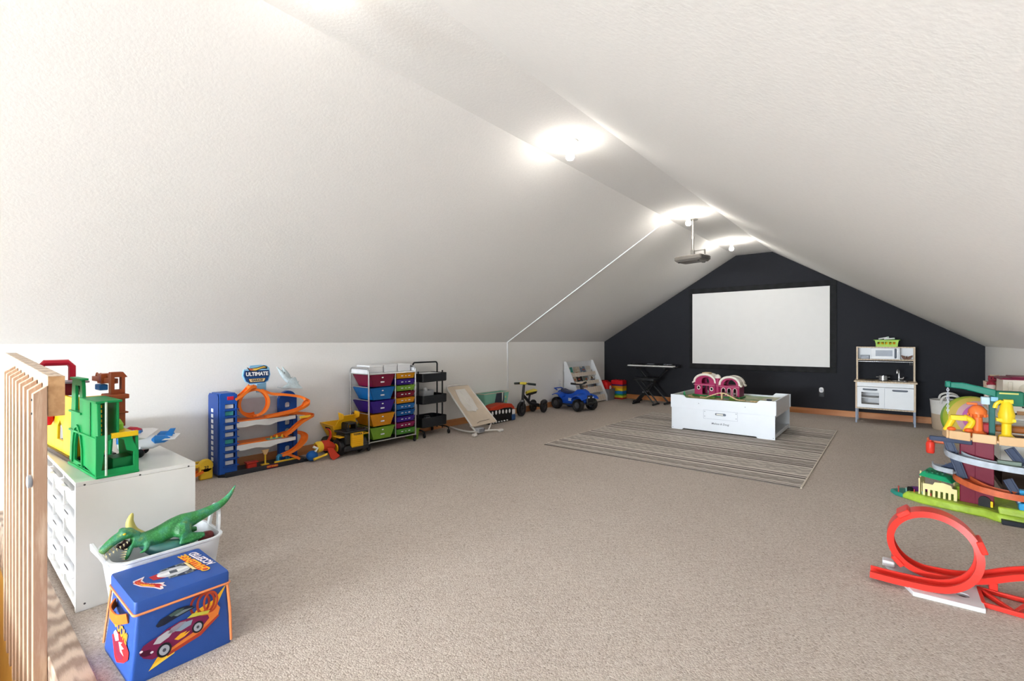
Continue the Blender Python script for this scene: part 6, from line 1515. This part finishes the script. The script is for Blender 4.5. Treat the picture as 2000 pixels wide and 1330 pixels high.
# local x runs toward the viewer, -y faces the room
MB().bx(-0.45, 0.45, -0.165, 0.165, 0.585, 0.60).build('top', M_cab, rc, 0.003)
for x in (-0.45, 0.432): bx('side_panel', M_cab, rc, x, x + 0.018, -0.16, 0.165, 0.27, 0.584, 0.002)
for x in (-0.45, 0.432): bx('leg_panel', P('#33231C'), rc, x, x + 0.018, -0.15, 0.165, 0.0, 0.269, 0.002)
bx('back_panel', M_cab, rc, -0.43, 0.43, 0.155, 0.165, 0.02, 0.584)
for k in range(2): 
    d_ = bx('door', M_cab, rc, -0.43 + k * 0.433, -0.003 + k * 0.431, -0.165, -0.15, 0.275, 0.582, 0.002)
    MB().ell((-0.03 + k * 0.06, -0.172, 0.43), (0.010, 0.010, 0.010), 10, 7).build('knob', CH, d_)
bx('shelf', P('#3A2A22'), rc, -0.431, 0.431, -0.15, 0.154, 0.255, 0.27)
bx('plinth', P('#2A1D18'), rc, -0.431, 0.431, -0.12, 0.154, 0.0, 0.04)
dh = thing('doll_house', 'cream doll house with burgundy roof on the low white cabinet', 'doll house', (0.80, 5.47, 0.6003), 0)
DC = P('#E6DFCF')
fw_ = MB().plate([(-0.13, 0), (0.16, 0), (0.16, 0.27), (-0.13, 0.27)], [archw(0.0, 0.145, 0.045, 0.10), [(-0.03, 0.055), (0.03, 0.055), (0.03, 0.09), (0.015, 0.097), (-0.015, 0.097), (-0.03, 0.09)], [(-0.055, 0.0005), (0.075, 0.0005), (0.075, 0.03), (-0.055, 0.03)]], -0.006, 0.006, T(0, -0.15, 0) @ XZ)
fw_.build('front_wall', DC, dh, 0.001)
for x in (-0.13, 0.148): bx('side_wall', DC, dh, x, x + 0.012, -0.143, 0.14, 0, 0.27, 0.001)
for x in (-0.09, 0.11): bx('pilaster', DC, dh, x - 0.012, x + 0.012, -0.166, -0.156, 0, 0.255, 0.002)
bx('back_wall', DC, dh, -0.117, 0.147, 0.128, 0.14, 0, 0.27)
bx('floor_slab', P('#B98D62'), dh, -0.117, 0.147, -0.143, 0.127, 0, 0.03); bx('upper_floor', DC, dh, -0.117, 0.147, -0.143, 0.127, 0.125, 0.135)
bx('arch_blind', P('#D5CDBB'), dh, -0.05, 0.05, -0.142, -0.136, 0.14, 0.25)
MB().plate([(-0.035, 0.05), (0.035, 0.05), (0.035, 0.10), (-0.035, 0.10)], [[(-0.028, 0.056), (-0.003, 0.056), (-0.003, 0.072), (-0.028, 0.072)], [(0.003, 0.056), (0.028, 0.056), (0.028, 0.072), (0.003, 0.072)], [(-0.028, 0.077), (-0.003, 0.077), (-0.003, 0.093), (-0.028, 0.093)], [(0.003, 0.077), (0.028, 0.077), (0.028, 0.093), (0.003, 0.093)]], 0.004, 0.010, T(0, -0.152, 0) @ XZ).build('window_frame', P('#EDE8DE'), dh)
RF = P('#7A2740')
MB().loft([[(-0.15, -0.18, 0.272), (0.18, -0.18, 0.272), (0.18, 0.16, 0.272), (-0.15, 0.16, 0.272)], [(-0.13, -0.17, 0.286), (0.16, -0.17, 0.286), (0.16, 0.15, 0.286), (-0.13, 0.15, 0.286)]]).build('roof', RF, dh, 0.002)
bx('roof_step', RF, dh, -0.08, 0.13, -0.14, 0.12, 0.286, 0.296, 0.003)
tbn = thing('toy_bin', 'beige open toy bin on the low cabinet behind the doll house', 'bin', (0.685, 5.835, 0.6003), 0)
MB().loft([rr3(0.055, 0.09, 0, 0.01), rr3(0.062, 0.10, 0.22, 0.01), rr3(0.057, 0.095, 0.22, 0.01), rr3(0.05, 0.085, 0.008, 0.01)]).build('bin_shell', mat('bin_beige', '#DCC3AE', 0.7, bump=0.2), tbn)
for (x, y, z, r, c_, lb) in ((0.665, 5.775, 0.845, 0.030, '#8E2436', 'dark red plush head sticking out of the beige bin'), (0.685, 5.84, 0.85, 0.032, '#C9B79C', 'tan plush toy poking out of the beige bin'), (0.70, 5.90, 0.845, 0.028, '#3A2E28', 'dark brown plush toy at the wall end of the beige bin')):
    o = thing('soft_toy', lb, 'soft toy', (x, y, z - 0.12), 0, 'soft toys in the beige bin')
    pm_ = mat('plush_' + c_.strip('#'), c_, 0.95, bump=0.5, bscale=200)
    q = MB(); q.ell((0, 0, 0.12), (r, r, r * 0.95), 14, 9); q.ell((0, 0, 0.05), (r * 0.8, r * 0.7, r * 1.3), 12, 8)
    for s in (-1, 1): q.ell((s * r * 0.7, 0, 0.12 + r * 0.75), (r * 0.32, r * 0.2, r * 0.34), 10, 7)
    q.build('body', pm_, o, remesh=0.006)
    for s in (-1, 1): MB().ell((s * r * 0.35, -r * 0.9, 0.13), 0.005, 8, 6).build('eye', BLK, o)
dl = thing('toy_figure', 'small toy figure in red cap and white top by the beige bin', 'toy figure', (0.648, 5.69, 0.6003), 0)
dl.scale = (1, 1, 1.25)
q = MB(); q.tube([(0, 0, 0.0), (0, 0, 0.05), (0, 0, 0.12)], [0.025, 0.032, 0.018], 10); q.ell((0, 0, 0.15), (0.028, 0.028, 0.03), 12, 8)
q.tube([(0.0, 0, 0.11), (0.04, -0.01, 0.085)], [0.012, 0.009], 8); q.tube([(0.0, 0, 0.11), (-0.04, -0.01, 0.085)], [0.012, 0.009], 8)
q.build('body', P('#E3D3CC'), dl, remesh=0.005)
MB().ell((0, 0.004, 0.168), (0.03, 0.03, 0.022), 12, 8).build('cap', P('#9A2638'), dl)

# ------------------------------------------------------------------ red loop track toy
lt = thing('loop_track_toy', 'red plastic loop track with white base on the carpet', 'toy track', (0.145, 3.02, 0), 0)
RDL = P('#E03A30', 0.3)
LP = [(-0.046, 0.022), (-0.046, -0.006), (0.046, -0.006), (0.046, 0.022), (0.038, 0.022), (0.038, 0.0), (-0.038, 0.0), (-0.038, 0.022)]
cz_, rr_ = 0.195, 0.165
pts = [(-0.235, -0.085, 0.026), (-0.16, -0.085, 0.024), (-0.08, -0.082, 0.024), (-0.02, -0.08, 0.027)]
nrm = [(0, 0, 1)] * 4
for a in range(-80, 271, 14):
    f = (a + 80) / 350
    pts.append((rr_ * math.cos(R(a)) * (1 if a < 90 else 1), -0.075 + 0.155 * f, cz_ + rr_ * math.sin(R(a))))
    nrm.append((-math.cos(R(a)), 0, -math.sin(R(a))))
pts += [(0.10, 0.095, 0.032), (0.19, 0.105, 0.055), (0.28, 0.115, 0.095), (0.38, 0.13, 0.125), (0.50, 0.15, 0.145)]
nrm += [(0, 0, 1)] * 5
sp = spline(pts, 4); nn_ = []
for i in range(len(pts) - 1):
    for k in range(4): nn_.append(tuple(Vector(nrm[i]).lerp(Vector(nrm[i + 1]), k / 4)))
nn_.append(nrm[-1])
MB().sweep(sp, LP, normals=nn_).build('loop_track', RDL, lt)
# clip collars on the loop
for a in (20, 128, 222):
    M = T(rr_ * math.cos(R(a)), -0.075 + 0.155 * (a + 80) / 350, cz_ + rr_ * math.sin(R(a))) @ Matrix.Rotation(R(-a), 4, 'Y')
    MB().bx(-0.004, 0.020, -0.055, 0.055, -0.028, 0.028, M).build('track_clip', RDL, lt, 0.005)
bs_ = MB().plate([(-0.18, 0.11), (-0.075, -0.17), (0.165, -0.16), (0.165, 0.12)], [circ(0.10, -0.06, 0.022), [(-0.11, 0.05), (-0.07, -0.04), (-0.03, 0.03), (-0.05, 0.07)]], 0.0, 0.020)
bs_.build('white_base', P('#DDE1E6'), lt, 0.006)
bx('base_tab', P('#DDE1E6'), lt, -0.19, -0.14, 0.06, 0.115, 0.02, 0.05, 0.006)
MB().lathe([(0, 0), (0.02, 0), (0.02, 0.003), (0, 0.003)], 16, T(0.10, -0.06, 0.003)).build('base_recess', P('#3A2430'), lt)
lat = MB()
def bar(a, b_, r=0.007): lat.bx(0, (Vector(b_) - Vector(a)).length, -r, r, 0.002, 0.022, T(a[0], a[1], 0) @ RZ(math.degrees(math.atan2(b_[1] - a[1], b_[0] - a[0]))))
bar((0.16, -0.09), (0.42, -0.12)); bar((0.16, 0.08), (0.42, 0.06)); bar((0.165, -0.09), (0.165, 0.08)); bar((0.17, 0.07), (0.26, -0.10)); bar((0.26, -0.10), (0.33, 0.06)); bar((0.33, 0.06), (0.41, -0.11))
lat.build('lattice_base', RDL, lt, 0.002)
bx('ramp_support', RDL, lt, 0.20, 0.23, 0.075, 0.135, 0.022, 0.055, 0.003); bx('ramp_support', RDL, lt, 0.36, 0.39, 0.10, 0.16, 0.0, 0.115, 0.003)

# ------------------------------------------------------------------ crane and mountain train playset
cp = thing('crane_playset', 'tall train playset with maroon tower, spiral ramps and green crane', 'toy playset', (0.45, 4.60, 0), 0)
LIM = P('#A9C83A'); MAR = P('#7A1A34'); TAN = P('#DDB78A'); NAV = P('#3A4660'); GRY = P('#B9C2CC'); ORG = P('#D9683A'); CRG = P('#0E7A66'); YLW = P('#F2D02A'); CRE = P('#EFE3A8')
def lump(poly, z0, z1, inset, nm, m, bev=0.01):
    cx = sum(p_[0] for p_ in poly) / len(poly); cy = sum(p_[1] for p_ in poly) / len(poly)
    top = [(cx + (x - cx) * (1 - inset), cy + (y - cy) * (1 - inset), z1) for x, y in poly]
    return MB().loft([[(x, y, z0) for x, y in poly], [(x, y, (z0 + z1) / 2) for x, y in poly], top]).build(nm, m, cp, bev)
M_grass = mat('molded_grass', '#A3C23C', 0.45, var=0.18, scale=22, bump=0.5, bscale=60)
base_poly = [(-0.40, -0.02), (-0.30, -0.10), (-0.12, -0.16), (0.02, -0.19), (0.08, -0.25), (0.30, -0.28), (0.40, -0.22), (0.42, 0.10), (0.30, 0.25), (0.0, 0.27), (-0.20, 0.20), (-0.36, 0.08)]
lump(base_poly, 0.0, 0.055, 0.06, 'grass_base', M_grass)
MB().loft([[(x * 0.99, y * 0.99, 0.054) for x, y in base_poly[4:9]], [(x * 0.93, y * 0.93, 0.10) for x, y in base_poly[4:9]]]).build('grass_bank', M_grass, cp, 0.008)
lump([(-0.12, 0.0), (-0.02, -0.06), (0.02, 0.16), (-0.10, 0.2)], 0.05, 0.14, 0.3, 'grass_mound', M_grass)
bx('base_tunnel', P('#2A2E36'), cp, 0.09, 0.24, -0.285, -0.20, 0.0, 0.03, 0.004)
lump([(-0.47, 0.10), (-0.44, 0.02), (-0.34, -0.06), (-0.20, -0.10), (-0.18, 0.05), (-0.28, 0.15), (-0.40, 0.18)], 0.0, 0.03, 0.05, 'teal_base', P('#2E8F80'), 0.006)
# cream station with green roof
stn = MB().plate([(-0.235, 0.04), (-0.05, 0.04), (-0.05, 0.135), (-0.075, 0.135), (-0.08, 0.155), (-0.12, 0.165), (-0.17, 0.16), (-0.18, 0.14), (-0.235, 0.14)], [[(-0.222 + k * 0.028, 0.05), (-0.208 + k * 0.028, 0.05), (-0.208 + k * 0.028, 0.10), (-0.222 + k * 0.028, 0.10)] for k in range(6)], -0.005, 0.005, T(-0.055, -0.10, 0) @ RZ(-14) @ XZ)
stn.build('station_front', CRE, cp, 0.001)
stn2 = MB().plate([(0, 0.04), (0.14, 0.04), (0.14, 0.17), (0, 0.17)], [[(0.03, 0.05), (0.06, 0.05), (0.06, 0.13), (0.03, 0.13)], [(0.08, 0.05), (0.11, 0.05), (0.11, 0.13), (0.08, 0.13)]], -0.004, 0.004, T(-0.303, -0.035, 0) @ RZ(76) @ XZ)
stn2.build('station_side', CRE, cp, 0.001)
for (x, y) in ((-0.29, 0.09), (-0.11, 0.05), (-0.18, 0.10)): MB().cyl((x, y, 0.03), (x, y, 0.20), 0.006).build('station_post', CRE, cp)
MB().loft([[(-0.31, -0.02, 0.185), (-0.13, -0.09, 0.17), (-0.09, 0.02, 0.175), (-0.25, 0.13, 0.205)], [(-0.285, 0.0, 0.215), (-0.16, -0.05, 0.205), (-0.12, 0.02, 0.21), (-0.24, 0.10, 0.235)]]).build('station_roof', P('#1E9A6A'), cp, 0.006)
for k in range(4): bx('roof_slot', P('#146848'), cp, -0.265 + k * 0.028, -0.252 + k * 0.028, -0.015, 0.03, 0.207, 0.224, 0.002)
# train engine waiting at the teal end
en = MB(); en.cyl((-0.34, 0.03, 0.062), (-0.26, 0.08, 0.062), 0.024, n=14); en.build('engine_boiler', P('#5A2A6A'), cp)
bx('engine_cab', P('#B5402E'), cp, -0.30, -0.24, 0.055, 0.105, 0.035, 0.105, 0.006); MB().cyl((-0.345, 0.027, 0.062), (-0.36, 0.018, 0.062), 0.022).build('engine_front', BLK, cp)
for k in range(5):
    MB().cyl((-0.42 + k * 0.045, 0.03 - 0.02 * k, 0.03), (-0.42 + k * 0.045, 0.03 - 0.02 * k, 0.075), 0.004).build('signal_post', P('#7FA8A0') if k % 2 else P('#B8443A'), cp)
# maroon tower
MB().loft([[(-0.09, -0.06, 0.05), (0.07, -0.10, 0.05), (0.09, 0.05, 0.05), (-0.07, 0.09, 0.05)], [(-0.09, -0.06, 0.50), (0.07, -0.10, 0.50), (0.09, 0.05, 0.50), (-0.07, 0.09, 0.50)]]).build('tower', MAR, cp, 0.006)
MB().loft([[(-0.015, -0.086, 0.06), (0.075, -0.108, 0.06), (0.077, -0.1, 0.06), (-0.013, -0.078, 0.06)], [(-0.015, -0.086, 0.50), (0.075, -0.108, 0.50), (0.077, -0.1, 0.50), (-0.013, -0.078, 0.50)]]).build('tower_panel', MAR, cp, 0.003)
MB().prism(archw(0.03, 0.055, 0.03, 0.07), 0, 0.006, T(0, -0.103, 0) @ RZ(-14) @ XZ).build('tower_door', BLK, cp)
bx('yellow_bollard', YLW, cp, 0.055, 0.068, -0.135, -0.122, 0.06, 0.10, 0.003)
# slanted navy rails that carry the spiral
def beam(a, b_, w, m, nm): 
    sd, n_ = frame_along(Vector(b_) - Vector(a))
    MB().sweep([a, b_], [(-w, -0.012), (w, -0.012), (w, 0.012), (w * 0.6, 0.012), (w * 0.6, 0.004), (-w * 0.6, 0.004), (-w * 0.6, 0.012), (-w, 0.012)], normals=[(0, -1, 0.2)] * 2).build(nm, m, cp, 0.001)
beam((-0.15, -0.07, 0.47), (-0.075, -0.09, 0.22), 0.026, NAV, 'slant_rail')
beam((0.14, -0.14, 0.47), (0.26, -0.17, 0.27), 0.026, NAV, 'slant_rail')
beam((0.13, -0.16, 0.27), (0.22, -0.20, 0.07), 0.024, NAV, 'slant_rail')
beam((-0.18, -0.04, 0.25), (-0.10, -0.07, 0.31), 0.026, NAV, 'slant_rail')
# ramps: curved bands
def ramp(nm, m, pts, w, h0, h1):
    sp_2 = spline(pts, 6)
    MB().sweep(sp_2, [(-w, h0), (-w, h1), (-w + 0.008, h1), (-w + 0.008, 0.004), (w - 0.008, 0.004), (w - 0.008, h1), (w, h1), (w, h0)]).build(nm, m, cp)
M_gr = mat('molded_rock_grey', '#B4BEC9', 0.5, var=0.15, scale=25, bump=0.5, bscale=50)
M_or = mat('molded_rock_orange', '#D0643A', 0.5, var=0.15, scale=25, bump=0.5, bscale=50)
ramp('grey_ramp', M_gr, [(-0.12, 0.05, 0.385), (-0.115, -0.10, 0.378), (-0.06, -0.17, 0.366), (0.04, -0.205, 0.354), (0.20, -0.22, 0.345), (0.36, -0.16, 0.345), (0.42, -0.04, 0.345)], 0.045, -0.012, 0.028)
ramp('grey_ramp', M_gr, [(-0.19, 0.06, 0.268), (-0.18, -0.05, 0.264), (-0.11, -0.10, 0.262)], 0.04, -0.012, 0.02)
ramp('orange_ramp', M_or, [(-0.07, 0.06, 0.225), (-0.075, -0.08, 0.213), (-0.01, -0.175, 0.192), (0.07, -0.21, 0.178), (0.18, -0.215, 0.17), (0.26, -0.15, 0.168), (0.27, -0.05, 0.168)], 0.045, -0.012, 0.028)
# tan top deck of joined tiles
deck = [(-0.165, 0.0), (-0.15, -0.13), (-0.04, -0.18), (0.08, -0.21), (0.24, -0.21), (0.32, -0.14), (0.33, 0.10), (0.20, 0.2), (-0.08, 0.2), (-0.15, 0.12)]
MB().loft([[(x, y, 0.505) for x, y in deck], [(x, y, 0.522) for x, y in deck]]).build('top_deck', TAN, cp, 0.004)
for i in range(5):
    a, b_ = Vector((*deck[i], 0)), Vector((*deck[i + 1], 0)); d = b_ - a
    MB().bx(0.004, d.length - 0.004, -0.012, 0.004, 0.497, 0.555, T(a.x, a.y, 0) @ RZ(math.degrees(math.atan2(d.y, d.x)))).build('deck_wall', TAN, cp, 0.005)
bx('wood_block', P('#B87C4E'), cp, 0.33, 0.39, -0.20, -0.13, 0.50, 0.56, 0.006)
bx('brown_log', P('#9A5A2A'), cp, 0.08, 0.29, -0.02, 0.06, 0.555, 0.60, 0.012)
bx('dark_hatch', P('#2E333C'), cp, 0.17, 0.25, -0.12, -0.04, 0.523, 0.545, 0.003)
bx('red_seat', P('#B5303A'), cp, 0.0, 0.08, -0.04, 0.04, 0.523, 0.61, 0.01)
bx('rust_rim', M_or, cp, -0.26, -0.16, -0.06, 0.02, 0.44, 0.47, 0.008)
# navy arm with hanging red weight
MB().loft([[(-0.03, -0.10, 0.46), (-0.03, -0.08, 0.46), (-0.03, -0.08, 0.497), (-0.03, -0.10, 0.497)], [(-0.25, -0.11, 0.468), (-0.25, -0.085, 0.468), (-0.25, -0.085, 0.50), (-0.25, -0.11, 0.50)]]).build('navy_arm', NAV, cp, 0.004)
MB().lathe([(0, 0.375), (0.020, 0.375), (0.024, 0.385), (0.025, 0.44), (0.02, 0.455), (0.008, 0.462), (0.008, 0.472), (0, 0.472)], 16, T(-0.245, -0.10, 0)).build('red_weight', P('#D93A2A'), cp)
# yellow twin figure on the left of the deck
yf = MB(); 
for x, y in ((-0.15, -0.09), (-0.05, -0.10)): yf.tube(spline([(x - 0.012, y, 0.545), (x, y, 0.575), (x + 0.02, y, 0.625), ((x - 0.10) / 2, y, 0.652)], 3), 0.020, 8)
yf.bx(-0.14, -0.055, -0.12, -0.075, 0.625, 0.66)
yf.build('yellow_grabber', YLW, cp, 0.004)
for x, y in ((-0.135, -0.115), (-0.05, -0.125)): MB().ell((x, y, 0.563), (0.024, 0.016, 0.016), 10, 7).build('orange_claw', P('#E2632A'), cp)
# orange hydrant-like tower
OH = P('#F07A3A')
MB().lathe([(0, 0.52), (0.045, 0.52), (0.045, 0.545), (0.028, 0.56), (0.026, 0.65), (0.034, 0.66), (0.048, 0.675), (0.048, 0.70), (0.03, 0.725), (0.012, 0.735), (0, 0.735)], 18, T(0.0, -0.06, 0)).build('orange_tower', OH, cp)
bx('orange_spout', OH, cp, -0.055, 0.0, -0.075, -0.045, 0.735, 0.75, 0.005)
for k in range(8): bx('orange_tooth', OH, cp, -0.006, 0.006, -0.052, -0.044, 0.655, 0.675, 0.001, T(0, -0.06, 0) @ RZ(45 * k))
# crane: green mast, jib, cab and chain
bx('mast', P('#2E6A66'), cp, 0.055, 0.085, -0.075, -0.045, 0.52, 0.80, 0.004)
MB().loft([[(0.09, -0.08, 0.795), (0.09, -0.04, 0.795), (0.09, -0.04, 0.845), (0.09, -0.08, 0.845)], [(-0.07, -0.075, 0.84), (-0.07, -0.045, 0.84), (-0.07, -0.045, 0.885), (-0.07, -0.075, 0.885)], [(-0.15, -0.075, 0.848), (-0.15, -0.045, 0.848), (-0.15, -0.045, 0.886), (-0.15, -0.075, 0.886)]]).build('jib', CRG, cp, 0.006)
bx('jib_tip', CRG, cp, -0.165, -0.135, -0.085, -0.035, 0.85, 0.892, 0.006)
bx('crane_house', P('#0F6A50'), cp, 0.085, 0.215, -0.10, -0.02, 0.745, 0.84, 0.006); bx('house_stripe', P('#C9C46A'), cp, 0.10, 0.19, -0.1015, -0.0995, 0.822, 0.832)
bx('face_plate', P('#BFD8E8'), cp, 0.015, 0.058, -0.095, -0.05, 0.745, 0.795, 0.004); bx('face_plate', P('#8FC4E0'), cp, 0.06, 0.095, -0.105, -0.095, 0.77, 0.80, 0.003)
links = MB()
for k in range(13):
    z = 0.845 - k * 0.0145
    links.tube([(-0.15 + (0.006 if k % 2 else 0) * math.cos(2 * PI * j / 8), -0.06 + (0 if k % 2 else 0.006) * math.cos(2 * PI * j / 8), z + 0.011 * math.sin(2 * PI * j / 8)) for j in range(8)], 0.0025, 5, closed=True)
links.build('chain', P('#C6CAD4'), cp)
# yellow lift figure on the right
YY = MB().lathe([(0, 0.52), (0.04, 0.52), (0.04, 0.545), (0.024, 0.56), (0.024, 0.63), (0.036, 0.64), (0.042, 0.69), (0.034, 0.72), (0.03, 0.75), (0.02, 0.775), (0, 0.78)], 16, T(0.13, -0.13, 0))
YY.tube(spline([(0.12, -0.13, 0.765), (0.10, -0.14, 0.775), (0.08, -0.14, 0.755), (0.075, -0.14, 0.73)], 3), 0.012, 8); YY.bx(0.115, 0.16, -0.145, -0.115, 0.765, 0.79); YY.bx(0.08, 0.17, -0.16, -0.11, 0.645, 0.665)
YY.build('yellow_crane_lift', YLW, cp)
# blue cars and grey wagons
bx('blue_wagon', P('#3AA0D8'), cp, 0.17, 0.27, -0.25, -0.20, 0.10, 0.145, 0.006); MB().cyl((0.175, -0.225, 0.14), (0.175, -0.225, 0.165), 0.008).build('wagon_funnel', P('#9AB8C8'), cp)
bx('blue_block', P('#3AA0D8'), cp, 0.18, 0.225, -0.19, -0.14, 0.18, 0.215, 0.005)
bx('grey_wagon', P('#7C8C80'), cp, 0.08, 0.19, -0.20, -0.165, 0.362, 0.395, 0.003); bx('grey_wagon', P('#6C7078'), cp, 0.20, 0.28, -0.205, -0.17, 0.36, 0.39, 0.003)
